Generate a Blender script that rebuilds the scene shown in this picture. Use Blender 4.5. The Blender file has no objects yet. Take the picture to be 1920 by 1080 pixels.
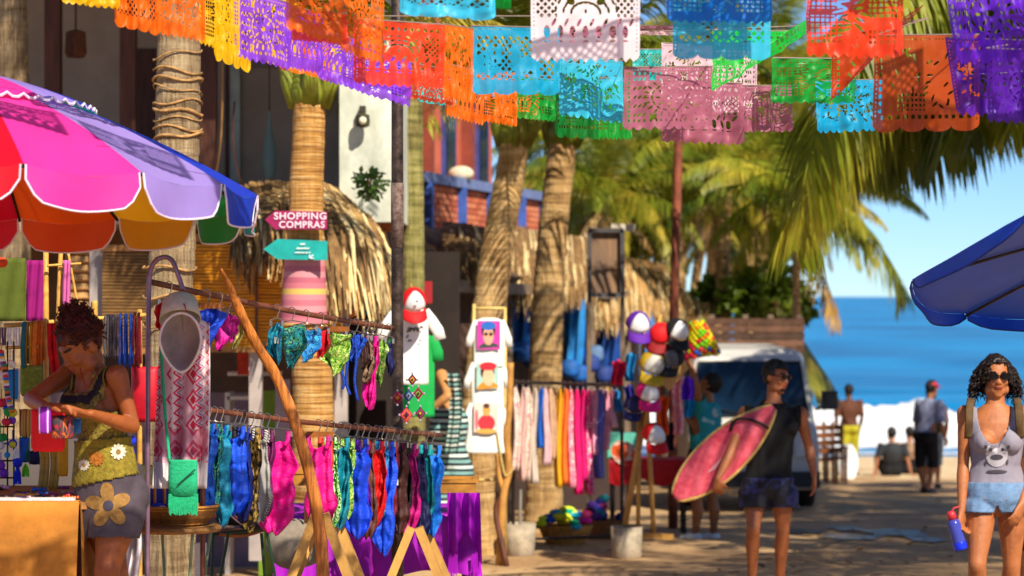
import bpy, bmesh, math, random
from mathutils import Vector, Matrix, noise
from mathutils.bvhtree import BVHTree
R = math.radians
random.seed(7)
scene = bpy.context.scene
COL = scene.collection

# ---------------------------------------------------------------- camera, sky, sun, exposure
F = 1920 * 85 / 36.0            # focal length in photo pixels (85 mm lens)
CZ = 1.64                       # eye height above the pavement at the camera
HOR = 555.0                     # photo row of the sea horizon
cam = bpy.data.objects.new('camera', bpy.data.cameras.new('camera'))
COL.objects.link(cam)
cam.location = (0, 0, CZ)
cam.rotation_euler = (R(90), 0, 0)
cam.data.lens = 85
cam.data.sensor_width = 36
cam.data.shift_y = (HOR - 540) / 1920.0
cam.data.clip_end = 20000
cam.data.dof.use_dof = True
cam.data.dof.focus_distance = 11.4
cam.data.dof.aperture_fstop = 3.0
scene.camera = cam

SUN_EL, SUN_AZ = 43.0, 27.0     # sun stands behind the camera, to its right
sd = Vector((math.sin(R(SUN_AZ)) * math.cos(R(SUN_EL)), -math.cos(R(SUN_AZ)) * math.cos(R(SUN_EL)), math.sin(R(SUN_EL))))
sun = bpy.data.objects.new('sun', bpy.data.lights.new('sun', 'SUN'))
COL.objects.link(sun)
sun.data.energy = 5.0
sun.data.angle = R(0.5)
sun.data.color = (1.0, 0.90, 0.74)
sun.rotation_euler = sd.to_track_quat('Z', 'Y').to_euler()
sun.location = sd * 40

world = bpy.data.worlds.new('World')
scene.world = world
world.use_nodes = True
wn = world.node_tree
bg = wn.nodes['Background']
sky = wn.nodes.new('ShaderNodeTexSky')
sky.sky_type = 'NISHITA'
sky.sun_disc = False
sky.sun_elevation = R(SUN_EL)
sky.sun_rotation = math.atan2(sd.x, sd.y)
sky.air_density = 0.7
sky.dust_density = 0.0
sky.ozone_density = 4.0
tint = wn.nodes.new('ShaderNodeMix'); tint.data_type = 'RGBA'; tint.blend_type = 'MULTIPLY'; tint.inputs[0].default_value = 1
tint.inputs[7].default_value = (0.70, 0.90, 1.12, 1)      # clear bluish sea air, the same all over the sky
wn.links.new(sky.outputs[0], tint.inputs[6]); wn.links.new(tint.outputs[2], bg.inputs[0])
bg.inputs[1].default_value = 0.085
scene.view_settings.view_transform = 'Standard'
scene.view_settings.look = 'None'
scene.view_settings.exposure = 0.5
scene.view_settings.gamma = 1
scene.render.engine = 'CYCLES'
scene.cycles.max_bounces = 7
scene.cycles.transparent_max_bounces = 12
scene.render.resolution_x, scene.render.resolution_y = 1024, 576

# ---------------------------------------------------------------- helpers
def GH(d):                       # depth of the ground below the eye, street falls to the sea
    if d >= 14: return 1.434 + 0.043 * d
    if d >= 10: return 2.036 - 0.1 * (14 - d)
    return 1.636
def GZ(d): return CZ - GH(d)
def P(px, py, d):                # photo pixel at distance d
    return Vector(((px - 960) / F * d, d, CZ - (py - HOR) / F * d))
def PG(px, d):                   # on the ground
    return Vector(((px - 960) / F * d, d, GZ(d)))
def V(*a): return Vector(a)

def lin(c):
    return c / 12.92 if c <= 0.04045 else ((c + 0.055) / 1.055) ** 2.4
def hexc(h, k=1.0):
    h = h.lstrip('#')
    return tuple(min(1, lin(int(h[i:i + 2], 16) / 255.0) * k) for i in (0, 2, 4))

MATS = {}
def newmat(name):
    m = bpy.data.materials.new(name)
    m.use_nodes = True
    n = m.node_tree.nodes
    return m, m.node_tree, n['Principled BSDF'], n['Material Output']
def addnode(nt, t, **kw):
    n = nt.nodes.new(t)
    for k, v in kw.items():
        if k.startswith('i_'):
            n.inputs[k[2:].replace('_', ' ')].default_value = v
        else:
            setattr(n, k, v)
    return n
def coords(nt, scale=(1, 1, 1), kind='Object'):
    tc = addnode(nt, 'ShaderNodeTexCoord')
    mp = addnode(nt, 'ShaderNodeMapping')
    mp.inputs['Scale'].default_value = scale
    nt.links.new(tc.outputs[kind], mp.inputs['Vector'])
    return mp.outputs[0]
def ramp(nt, fac, stops, interp='LINEAR'):
    r = addnode(nt, 'ShaderNodeValToRGB')
    r.color_ramp.interpolation = interp
    e = r.color_ramp.elements
    while len(e) < len(stops): e.new(0.5)
    for el, (p, c) in zip(e, stops):
        el.position = p
        el.color = (*c, 1)
    nt.links.new(fac, r.inputs[0])
    return r.outputs[0]
def rgbmix(nt, fac, a, b, mode='MIX'):
    m = addnode(nt, 'ShaderNodeMix', data_type='RGBA', blend_type=mode)
    for s, v in ((0, fac), (6, a), (7, b)):
        if hasattr(v, 'is_linked') or hasattr(v, 'node'): nt.links.new(v, m.inputs[s])
        elif s == 0: m.inputs[0].default_value = v
        else: m.inputs[s].default_value = (*v, 1)
    return m.outputs[2]
def finish(nt, bs, out, col, trans=0.0, bump=None, bstr=0.3, see=0.0, bdist=0.02):
    if col is not None:
        if hasattr(col, 'node'): nt.links.new(col, bs.inputs['Base Color'])
        else: bs.inputs['Base Color'].default_value = (*col, 1)
    if bump is not None:
        b = addnode(nt, 'ShaderNodeBump')
        b.inputs['Strength'].default_value = bstr
        b.inputs['Distance'].default_value = bdist
        nt.links.new(bump, b.inputs['Height'])
        nt.links.new(b.outputs[0], bs.inputs['Normal'])
    sh = bs.outputs[0]
    if trans > 0:
        t = addnode(nt, 'ShaderNodeBsdfTranslucent')
        if hasattr(col, 'node'): nt.links.new(col, t.inputs[0])
        else: t.inputs[0].default_value = (*col, 1)
        mx = addnode(nt, 'ShaderNodeMixShader')
        mx.inputs[0].default_value = trans
        nt.links.new(sh, mx.inputs[1]); nt.links.new(t.outputs[0], mx.inputs[2])
        sh = mx.outputs[0]
    if see > 0:
        t = addnode(nt, 'ShaderNodeBsdfTransparent')
        if not hasattr(col, 'node'): t.inputs[0].default_value = (*[0.35 + 0.65 * c for c in col], 1)
        mx = addnode(nt, 'ShaderNodeMixShader')
        mx.inputs[0].default_value = see
        nt.links.new(sh, mx.inputs[1]); nt.links.new(t.outputs[0], mx.inputs[2])
        sh = mx.outputs[0]
    nt.links.new(sh, out.inputs[0])

def M(hexcol, rough=0.7, var=0.18, scale=6.0, bump=0.0, trans=0.0, metal=0.0, see=0.0, stretch=(1, 1, 1), spec=0.4, dark=None, key=''):
    """plain coloured surface with uneven tone and optional fine relief"""
    k = (hexcol, rough, var, scale, bump, trans, metal, see, stretch, dark, key)
    if k in MATS: return MATS[k]
    m, nt, bs, out = newmat('surface_' + hexcol.lstrip('#') + key)
    bs.inputs['Roughness'].default_value = rough
    bs.inputs['Metallic'].default_value = metal
    bs.inputs['Specular IOR Level'].default_value = spec
    c = hexc(hexcol)
    co = coords(nt, stretch)
    n = addnode(nt, 'ShaderNodeTexNoise')
    n.inputs['Scale'].default_value = scale
    n.inputs['Detail'].default_value = 5
    n.inputs['Roughness'].default_value = 0.65
    nt.links.new(co, n.inputs['Vector'])
    lo = tuple(x * (1 - 1.6 * var) for x in c) if dark is None else hexc(dark)
    hi = tuple(min(1, x * (1 + var)) for x in c)
    col = ramp(nt, n.outputs[0], [(0.3, lo), (0.68, hi)]) if var > 0 else c
    finish(nt, bs, out, col, trans, n.outputs[0] if bump > 0 else None, bump, see)
    MATS[k] = m
    return m

def MP(kind, cols, scale=20.0, rough=0.7, trans=0.1, stretch=(1, 1, 1), key=''):
    """printed cloth: blotches, stripes or cells of several colours"""
    k = (kind, tuple(cols), scale, rough, stretch, key)
    if k in MATS: return MATS[k]
    m, nt, bs, out = newmat('print_' + kind + '_' + cols[0].lstrip('#') + key)
    bs.inputs['Roughness'].default_value = rough
    co = coords(nt, stretch)
    n = len(cols)
    stops = [(i / n, hexc(c)) for i, c in enumerate(cols)]
    if kind == 'cells':
        t = addnode(nt, 'ShaderNodeTexVoronoi', i_Scale=scale)
        nt.links.new(co, t.inputs['Vector'])
        s = addnode(nt, 'ShaderNodeSeparateColor')
        nt.links.new(t.outputs['Color'], s.inputs[0])
        f = s.outputs[0]
    elif kind == 'blotch':
        t = addnode(nt, 'ShaderNodeTexNoise', i_Scale=scale, i_Detail=2.0, i_Distortion=1.2)
        nt.links.new(co, t.inputs['Vector'])
        mr = addnode(nt, 'ShaderNodeMapRange')
        mr.inputs[1].default_value = 0.33; mr.inputs[2].default_value = 0.67
        nt.links.new(t.outputs[0], mr.inputs[0])
        f = mr.outputs[0]
    else:
        t = addnode(nt, 'ShaderNodeTexWave', wave_type='BANDS', bands_direction={'sx': 'X', 'sz': 'Z', 'sd': 'DIAGONAL'}[kind], wave_profile='SAW', i_Scale=scale, i_Distortion=0.6)
        nt.links.new(co, t.inputs['Vector'])
        f = t.outputs['Fac']
    col = ramp(nt, f, stops, 'CONSTANT')
    finish(nt, bs, out, col, trans)
    MATS[k] = m
    return m

class MB:
    def __init__(s): s.v = []; s.f = []; s.mi = []
    def add(s, vs, fs, mi=0):
        o = len(s.v)
        s.v += [Vector(v) for v in vs]
        s.f += [tuple(i + o for i in f) for f in fs]
        s.mi += [mi] * len(fs)
        return s
    def box(s, c, size, rot=None, mi=0, taper=1.0):
        c = Vector(c); a, b, h = size[0] / 2, size[1] / 2, size[2] / 2
        vs = []
        for z in (-h, h):
            k = 1.0 if z < 0 else taper
            vs += [V(-a * k, -b * k, z), V(a * k, -b * k, z), V(a * k, b * k, z), V(-a * k, b * k, z)]
        if rot is not None: vs = [rot @ v for v in vs]
        return s.add([c + v for v in vs], [(3, 2, 1, 0), (4, 5, 6, 7), (0, 1, 5, 4), (1, 2, 6, 5), (2, 3, 7, 6), (3, 0, 4, 7)], mi)
    def bar(s, a, b, w, t, up=(0, 0, 1), mi=0):
        """rectangular bar from a to b, w across, t along up"""
        a, b = Vector(a), Vector(b)
        x = (b - a).normalized(); u = Vector(up)
        y = u.cross(x)
        if y.length < 1e-4: y = V(1, 0, 0).cross(x)
        y.normalize(); z = x.cross(y)
        vs = []
        for p in (a, b):
            vs += [p - y * w / 2 - z * t / 2, p + y * w / 2 - z * t / 2, p + y * w / 2 + z * t / 2, p - y * w / 2 + z * t / 2]
        return s.add(vs, [(3, 2, 1, 0), (4, 5, 6, 7), (0, 1, 5, 4), (1, 2, 6, 5), (2, 3, 7, 6), (3, 0, 4, 7)], mi)
    def tube(s, pts, rad, n=8, mi=0, flat=1.0, side=None, cap=True):
        """swept tube; rad a number or list; flat squashes one axis"""
        pts = [Vector(p) for p in pts]
        if not isinstance(rad, (list, tuple)): rad = [rad] * len(pts)
        rings = []; last = None
        for i, p in enumerate(pts):
            t = (pts[min(i + 1, len(pts) - 1)] - pts[max(i - 1, 0)])
            if t.length < 1e-9: t = V(0, 0, 1)
            t.normalize()
            if last is None:
                a = Vector(side) if side is not None else (V(0, 0, 1) if abs(t.z) < 0.9 else V(1, 0, 0))
            else: a = last
            a = (a - t * a.dot(t))
            if a.length < 1e-6: a = t.orthogonal()
            a.normalize(); last = a
            b = t.cross(a)
            rings.append([p + a * math.cos(q) * rad[i] + b * math.sin(q) * rad[i] * flat for q in [2 * math.pi * k / n for k in range(n)]])
        return s.rings(rings, cap, mi)
    def rings(s, rings, cap=True, mi=0, closed=True):
        n = len(rings[0]); vs = [v for r in rings for v in r]; fs = []
        for i in range(len(rings) - 1):
            for k in range(n if closed else n - 1):
                fs.append((i * n + k, i * n + (k + 1) % n, (i + 1) * n + (k + 1) % n, (i + 1) * n + k))
        if cap and closed:
            fs.append(tuple(range(n - 1, -1, -1)))
            fs.append(tuple(range((len(rings) - 1) * n, len(rings) * n)))
        return s.add(vs, fs, mi)
    def lathe(s, prof, c=(0, 0, 0), n=20, mi=0, axis=None, sx=1, sy=1, cap=False):
        c = Vector(c); rot = Matrix.Identity(3) if axis is None else Vector(axis).to_track_quat('Z', 'Y').to_matrix()
        return s.rings([[c + rot @ V(r * sx * math.cos(2 * math.pi * k / n), r * sy * math.sin(2 * math.pi * k / n), z) for k in range(n)] for r, z in prof], cap, mi)
    def ell(s, c, r, ax=None, nu=12, nv=8, mi=0):
        c = Vector(c)
        ax = ax or (V(1, 0, 0), V(0, 1, 0), V(0, 0, 1))
        rg = []
        for i in range(nv + 1):
            a = math.pi * (i + (0.08 if i == 0 else -0.08 if i == nv else 0)) / nv
            rg.append([c + ax[0] * r[0] * math.sin(a) * math.cos(2 * math.pi * k / nu) + ax[1] * r[1] * math.sin(a) * math.sin(2 * math.pi * k / nu) - ax[2] * r[2] * math.cos(a) for k in range(nu)])
        return s.rings(rg, True, mi)
    def sheet(s, fn, nu, nv, mi=0):
        vs = [fn(i / nu, j / nv) for j in range(nv + 1) for i in range(nu + 1)]
        fs = [(j * (nu + 1) + i, j * (nu + 1) + i + 1, (j + 1) * (nu + 1) + i + 1, (j + 1) * (nu + 1) + i) for j in range(nv) for i in range(nu)]
        return s.add(vs, fs, mi)
    def prism(s, poly, depth, mi=0):
        """poly: points of a planar outline; depth: extrusion vector"""
        poly = [Vector(p) for p in poly]; d = Vector(depth); n = len(poly)
        return s.add(poly + [p + d for p in poly], [tuple(range(n - 1, -1, -1)), tuple(range(n, 2 * n))] + [(k, (k + 1) % n, n + (k + 1) % n, n + k) for k in range(n)], mi)
    def mesh(s, name, origin=(0, 0, 0), smooth=False):
        o = Vector(origin)
        me = bpy.data.meshes.new(name)
        me.from_pydata([v - o for v in s.v], [], s.f)
        if any(s.mi): me.polygons.foreach_set('material_index', s.mi)
        if smooth: me.polygons.foreach_set('use_smooth', [True] * len(me.polygons))
        me.update()
        return me
    def build(s, name, mat, parent=None, origin=None, smooth=False, solid=0.0):
        """one mesh object from world coordinates"""
        if parent is not None: o = wloc(parent)
        elif origin is not None: o = Vector(origin)
        else:
            xs = [v.x for v in s.v]; ys = [v.y for v in s.v]
            o = V((min(xs) + max(xs)) / 2, (min(ys) + max(ys)) / 2, min(v.z for v in s.v))
        ob = bpy.data.objects.new(name, s.mesh(name, o, smooth))
        for m in (mat if isinstance(mat, (list, tuple)) else [mat]): ob.data.materials.append(m)
        COL.objects.link(ob)
        if parent is not None: ob.parent = parent
        else: ob.location = o
        if solid:
            md = ob.modifiers.new('thickness', 'SOLIDIFY'); md.thickness = solid; md.offset = 0
        return ob
def wloc(o):
    p = V(0, 0, 0)
    while o is not None:
        p += o.location; o = o.parent
    return p
def tag(o, label=None, cat=None, group=None, kind=None):
    for k, v in (('label', label), ('category', cat), ('group', group), ('kind', kind)):
        if v: o[k] = v
    return o
def thing(name, label, cat, loc, group=None):
    o = bpy.data.objects.new(name, None)
    COL.objects.link(o)
    o.location = loc; o.empty_display_size = 0.1
    return tag(o, label, cat, group)
def link(name, me, parent, loc=(0, 0, 0), rot=None, scale=None):
    o = bpy.data.objects.new(name, me); COL.objects.link(o)
    o.parent = parent; o.location = loc
    if rot is not None: o.rotation_euler = rot
    if scale is not None: o.scale = scale
    return o
def nz(p, s=1.0, seed=0.0):
    return noise.noise(Vector((p[0] * s + seed, p[1] * s + seed * 0.37, p[2] * s - seed * 0.71)))
def catmull(pts, n=6):
    pts = [Vector(p) for p in pts]
    q = [pts[0] * 2 - pts[1]] + pts + [pts[-1] * 2 - pts[-2]]
    out = []
    for i in range(1, len(q) - 2):
        for k in range(n):
            t = k / n
            out.append(0.5 * ((2 * q[i]) + (q[i + 1] - q[i - 1]) * t + (2 * q[i - 1] - 5 * q[i] + 4 * q[i + 1] - q[i + 2]) * t * t + (3 * q[i] - q[i - 1] - 3 * q[i + 1] + q[i + 2]) * t ** 3))
    return out + [pts[-1]]
TMP = bpy.data.scenes.new('workbench')          # an empty scene in which single shapes are worked out
def evalmesh(ob):
    vl = TMP.view_layers[0]; vl.update(); dg = vl.depsgraph
    return bpy.data.meshes.new_from_object(ob.evaluated_get(dg))
def remesh(mb, voxel, smooth=4):
    """join overlapping closed shapes into one continuous surface"""
    me = mb.mesh('tmp'); ob = bpy.data.objects.new('tmp', me); TMP.collection.objects.link(ob)
    a = ob.modifiers.new('r', 'REMESH'); a.mode = 'VOXEL'; a.voxel_size = voxel
    b = ob.modifiers.new('s', 'SMOOTH'); b.factor = 0.5; b.iterations = smooth
    r = evalmesh(ob)
    bpy.data.objects.remove(ob)
    r.polygons.foreach_set('use_smooth', [True] * len(r.polygons))
    return r
def text_mesh(body, size, off=0.0, space=1.0):
    cu = bpy.data.curves.new('t', 'FONT'); cu.body = body; cu.size = size; cu.align_x = 'CENTER'; cu.offset = off; cu.extrude = 0.002; cu.space_character = space
    cu.resolution_u = 3
    ob = bpy.data.objects.new('t', cu); TMP.collection.objects.link(ob)
    me = evalmesh(ob); bpy.data.objects.remove(ob)
    return me
# ---------------------------------------------------------------- ground, sea
def ground_mat():
    m, nt, bs, out = newmat('sandy_paving')
    co = coords(nt)
    n1 = addnode(nt, 'ShaderNodeTexNoise', i_Scale=0.55, i_Detail=6.0); nt.links.new(co, n1.inputs['Vector'])
    n2 = addnode(nt, 'ShaderNodeTexNoise', i_Scale=14.0, i_Detail=8.0, i_Roughness=0.75); nt.links.new(co, n2.inputs['Vector'])
    a = ramp(nt, n1.outputs[0], [(0.35, hexc('#b79468')), (0.65, hexc('#e0bd8c'))])
    b = ramp(nt, n2.outputs[0], [(0.3, hexc('#b09a80')), (0.7, hexc('#ffffff'))])
    c = rgbmix(nt, 0.75, a, b, 'MULTIPLY')
    bs.inputs['Roughness'].default_value = 0.85
    finish(nt, bs, out, c, 0, n2.outputs[0], 0.5)
    return m
def gsheet(x0, x1, y0, y1, nx, ny, dz=0, wob=0.012):
    mb = MB()
    def f(u, v):
        x = x0 + (x1 - x0) * u; y = y0 + (y1 - y0) * v
        return V(x, y, GZ(y) + dz + wob * nz((x, y, 0), 0.8) + wob * 0.4 * nz((x, y, 3), 4))
    return mb.sheet(f, nx, ny)
g = gsheet(-60, 60, -25, 80, 120, 210)
tag(g.build('ground', ground_mat(), origin=(0, 20, 0), smooth=True), kind='structure')
beach = gsheet(-60, 60, 44, 82, 80, 60, 0.006, 0.03)
tag(beach.build('beach_sand', M('#d8bd92', 0.9, 0.2, 3.0, 0.4), origin=(0, 60, 0), smooth=True), kind='structure')
# damp patches on the street
for q, (cx, cy, rx, ry) in enumerate([(3.5, 25.0, .3, .5), (4.1, 26.0, .34, .6), (3.1, 26.2, .2, .5), (4.2, 24.6, .2, .4), (3.7, 26.8, .24, .4)]):
    wp = MB(); pl = [V(cx, cy, GZ(cy) + 0.016)]
    for k in range(48):
        a = 2 * math.pi * k / 48
        r = 1 + 0.7 * nz((math.cos(a) * 1.6, math.sin(a) * 1.6, 2 + q)) + 0.35 * nz((math.cos(a) * 5, math.sin(a) * 5, 7 + q))
        y = cy + ry * r * math.sin(a); pl.append(V(cx + rx * r * math.cos(a), y, GZ(y) + 0.018))
    wp.add(pl, [(0, 1 + k, 1 + (k + 1) % 48) for k in range(48)])
    tag(wp.build('damp_patch', M('#5f564d', 0.42, 0.35, 9.0, 0.8), smooth=True), kind='structure')

SEA = GZ(61)
def sea_mat():
    m, nt, bs, out = newmat('sea_water')
    co = coords(nt, (1, 0.35, 1))
    n1 = addnode(nt, 'ShaderNodeTexNoise', i_Scale=0.05, i_Detail=3.0); nt.links.new(co, n1.inputs['Vector'])
    co2 = coords(nt, (0.35, 1.4, 1))
    n2 = addnode(nt, 'ShaderNodeTexNoise', i_Scale=0.6, i_Detail=6.0); nt.links.new(co2, n2.inputs['Vector'])
    a = ramp(nt, n1.outputs[0], [(0.35, hexc('#04699e')), (0.65, hexc('#0b93cc'))])
    co3 = coords(nt, (0.12, 0.9, 1)); n3 = addnode(nt, 'ShaderNodeTexNoise', i_Scale=0.5, i_Detail=8.0, i_Roughness=.7); nt.links.new(co3, n3.inputs['Vector'])
    a = rgbmix(nt, .55, a, ramp(nt, n3.outputs[0], [(.36, (.45, .55, .62)), (.6, (1, 1, 1)), (.74, (1.5, 1.35, 1.2))]), 'MULTIPLY')
    bs.inputs['Roughness'].default_value = 0.28
    bs.inputs['Specular IOR Level'].default_value = 0.15
    finish(nt, bs, out, a, 0, n2.outputs[0], 0.9, bdist=0.5)
    return m
sm = MB()
ys = [59 + i * 0.8 for i in range(60)] + [107 * 1.06 ** i for i in range(1, 84)]
xs = [(-1 + 2 * i / 60) for i in range(61)]
vs = []
for y in ys:
    w = 60 + y * 1.1
    for x in xs:
        X = x * w
        h = 0.0
        if y > 62: h = min(1, (y - 62) / 8) * (0.16 * math.sin(y * 0.42 + 1.5 * nz((X * 0.02, y * 0.02, 0))) + 0.2 * nz((X * 0.05, y * 0.25, 4)))
        vs.append(V(X, y, SEA + h * (1 if y < 400 else 0)))
n = len(xs)
sm.add(vs, [(j * n + i, j * n + i + 1, (j + 1) * n + i + 1, (j + 1) * n + i) for j in range(len(ys) - 1) for i in range(n - 1)])
tag(sm.build('sea', sea_mat(), origin=(0, 100, SEA), smooth=True), kind='structure')
# breaking wave: a rolling ridge of foam and its wash
foam = M('#f4f6f4', 0.9, 0.10, 2.2, 0.6, trans=0.15)
wv = MB()
def wave(u, v):
    x = -34 + 80 * u
    prof = [(-3.4, 0.03), (-2.4, 0.10), (-1.5, 0.28), (-0.9, 0.58), (-0.5, 0.86), (0, 1.0), (0.5, 0.93), (1.2, 0.55), (2.4, 0.12), (3.2, -0.15)]
    q = v * (len(prof) - 1); i = min(int(q), len(prof) - 2); t = q - i
    py = prof[i][0] * (1 - t) + prof[i + 1][0] * t; pz = prof[i][1] * (1 - t) + prof[i + 1][1] * t
    amp = 0.82 + 0.5 * nz((x * 0.16, 0, 5)) + .2 * nz((x * .5, 1, 5))
    b = 0.3 * nz((x * 0.9, v * 7, 1)) + 0.18 * nz((x * 2.3, v * 15, 9)) + 0.11 * nz((x * 5, v * 30, 2))
    y = 68 + py * 1.1 + 1.2 * nz((x * 0.08, 0, 2)) + b * 0.8
    return V(x, y, SEA + pz * amp + b * min(1, 0.15 + pz))
wv.sheet(wave, 420, 36)
tag(wv.build('breaking_wave', foam, smooth=True), kind='structure')
ws = MB()
def wash(u, v):
    x = -34 + 80 * u
    y0 = 61.6 + 0.7 * nz((x * 0.25, 0, 3)) + 0.25 * nz((x * 1.1, 0, 3)); y1 = 62.1 + 0.5 * nz((x * 0.3, 0, 13))
    y = y0 + (y1 - y0) * v
    return V(x, y, max(SEA, GZ(y)) + 0.03 + 0.03 * nz((x * 3, y * 3, 0)))
ws.sheet(wash, 300, 4)
tag(ws.build('wave_wash', foam, smooth=True), kind='structure')

# ---------------------------------------------------------------- palms
def leaf_mat(name, c0, c1, c2, trans=0.35):
    m, nt, bs, out = newmat(name)
    co = coords(nt)
    n = addnode(nt, 'ShaderNodeTexNoise', i_Scale=1.6, i_Detail=4.0); nt.links.new(co, n.inputs['Vector'])
    oi = addnode(nt, 'ShaderNodeObjectInfo')
    ad = addnode(nt, 'ShaderNodeMath', operation='MULTIPLY_ADD'); ad.inputs[1].default_value = 0.45; ad.inputs[2].default_value = -0.22
    nt.links.new(oi.outputs['Random'], ad.inputs[0])
    s = addnode(nt, 'ShaderNodeMath', operation='ADD'); nt.links.new(n.outputs[0], s.inputs[0]); nt.links.new(ad.outputs[0], s.inputs[1])
    c = ramp(nt, s.outputs[0], [(0.25, hexc(c0)), (0.5, hexc(c1)), (0.8, hexc(c2))])
    bs.inputs['Roughness'].default_value = 0.45
    finish(nt, bs, out, c, trans)
    return m
LEAF = leaf_mat('palm_leaf', '#46600f', '#82901c', '#c8b83a', .4)
LEAF_DRY = leaf_mat('palm_leaf_dry', '#7a5a2c', '#b08a4a', '#d9c07a', 0.2)
LEAF_Y = leaf_mat('palm_leaf_yellow', '#58701a', '#8c9424', '#d0bd48', 0.45)

def bark_mat(name, c0, c1, c2, ringscale, streak=0.5):
    """fibrous bark: fine upright cracks, uneven leaf scars across, stains"""
    m, nt, bs, out = newmat(name)
    def nse(sc, scale, det=6.0, rg=.7, dist=0.0):
        n = addnode(nt, 'ShaderNodeTexNoise', i_Scale=scale, i_Detail=det, i_Roughness=rg, i_Distortion=dist); nt.links.new(coords(nt, sc), n.inputs['Vector']); return n.outputs[0]
    fib = nse((14, 14, .9), 3.2); scar = nse((.7, .7, ringscale * 2.4), 2.6, 5.0, .65, .4); stain = nse((1, 1, .8), 2.2, 5.0)
    a = addnode(nt, 'ShaderNodeMath', operation='MULTIPLY_ADD'); a.inputs[1].default_value = streak; nt.links.new(scar, a.inputs[0])
    b = addnode(nt, 'ShaderNodeMath', operation='MULTIPLY'); b.inputs[1].default_value = 1 - streak; nt.links.new(fib, b.inputs[0]); nt.links.new(b.outputs[0], a.inputs[2])
    c = ramp(nt, a.outputs[0], [(0.36, hexc(c0)), (0.5, hexc(c1)), (0.64, hexc(c2))])
    st = ramp(nt, stain, [(0.32, (.5, .43, .36)), (0.54, (1, 1, 1))])
    c = rgbmix(nt, 0.8, c, st, 'MULTIPLY')
    bs.inputs['Roughness'].default_value = 0.92
    finish(nt, bs, out, c, 0, a.outputs[0], 1.0, bdist=.05)
    return m
BARK = bark_mat('palm_bark_grey', '#5e4a30', '#a68c66', '#cdb68e', 2.2, .38)
BARK_G = bark_mat('palm_bark_golden', '#8a5a24', '#cc9448', '#ecc484', 7.0, .75)
BARK_T = bark_mat('palm_bark_tan', '#84643a', '#c8a066', '#e6c894', 3.6, .55)
BOOT = M('#7d8a1e', 0.6, 0.3, 5, 0.2, dark='#5a4a1a')

def frond_mesh(L, e0, e1, npair, ll, hang, seed, wid=0.034, sweep=0.55):
    """a pinnate palm frond in local space, growing along +x and arching down"""
    rnd = random.Random(seed)
    mb = MB(); pts = []; p = V(0, 0, 0); N = 26
    tang = []
    side = rnd.uniform(-0.12, 0.12)
    for i in range(N + 1):
        t = i / N
        e = R(e0 + (e1 - e0) * (t ** 1.25)); a = side * t
        d = V(math.cos(e) * math.cos(a), math.sin(a) * math.cos(e), math.sin(e))
        tang.append(d); pts.append(p.copy()); p = p + d * (L / N)
    mb.tube(pts, [0.030 * (1 - 0.88 * i / N) + 0.003 for i in range(N + 1)], 5, flat=0.6)
    vs = []; fs = []
    for k in range(npair):
        t = 0.13 + 0.87 * (k + rnd.uniform(-0.3, 0.3)) / npair
        t = min(0.995, max(0.1, t))
        q = t * N; i = min(int(q), N - 1); c = pts[i].lerp(pts[i + 1], q - i); tg = tang[i]
        l = ll * (math.sin(math.pi * min(1, 0.22 + 0.74 * t)) ** 0.7) * rnd.uniform(0.8, 1.12)
        for sg in (-1, 1):
            if rnd.random() < 0.05: continue
            sd_ = V(0, 0, 1).cross(tg)
            if sd_.length < 0.05: sd_ = V(0, 1, 0)
            sd_.normalize()
            d = (sd_ * sg * (1 - hang * 0.35) + tg * sweep + V(0, 0, 0.15 - hang * 0.9) + V(rnd.uniform(-.14, .14), rnd.uniform(-.14, .14), rnd.uniform(-.12, .12))).normalized()
            w = wid * rnd.uniform(0.8, 1.2)
            wax = tg * 0.8 + V(0, 0, 0.25); wax = (wax - d * wax.dot(d)).normalized()
            q0 = c; ns = 3
            base = len(vs)
            for s_ in range(ns + 1):
                u = s_ / ns
                ww = w * (0.55, 1.0, 0.75, 0.06)[s_] / 2
                vs += [q0 - wax * ww, q0 + wax * ww]
                if s_ < ns:
                    q0 = q0 + d * (l / ns)
                    d = (d + V(0, 0, -0.22 - 0.42 * hang)).normalized()
            for s_ in range(ns):
                b = base + 2 * s_
                fs.append((b, b + 1, b + 3, b + 2))
    mb.add(vs, fs)
    return mb.mesh('frond_%d' % seed)
FR = {}
def frond(kind, seed):
    k = (kind, seed)
    if k not in FR:
        prm = {'coco': (3.3, 38, -48, 62, 0.72, 0.55), 'low': (3.0, 5, -72, 58, 0.70, 0.8), 'up': (2.9, 68, 12, 58, 0.62, 0.25), 'dry': (2.4, -30, -84, 34, 0.5, 1.0)}[kind]
        FR[k] = frond_mesh(*prm, seed)
        FR[k].materials.append(LEAF_DRY if kind == 'dry' else LEAF)
    return FR[k]

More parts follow.
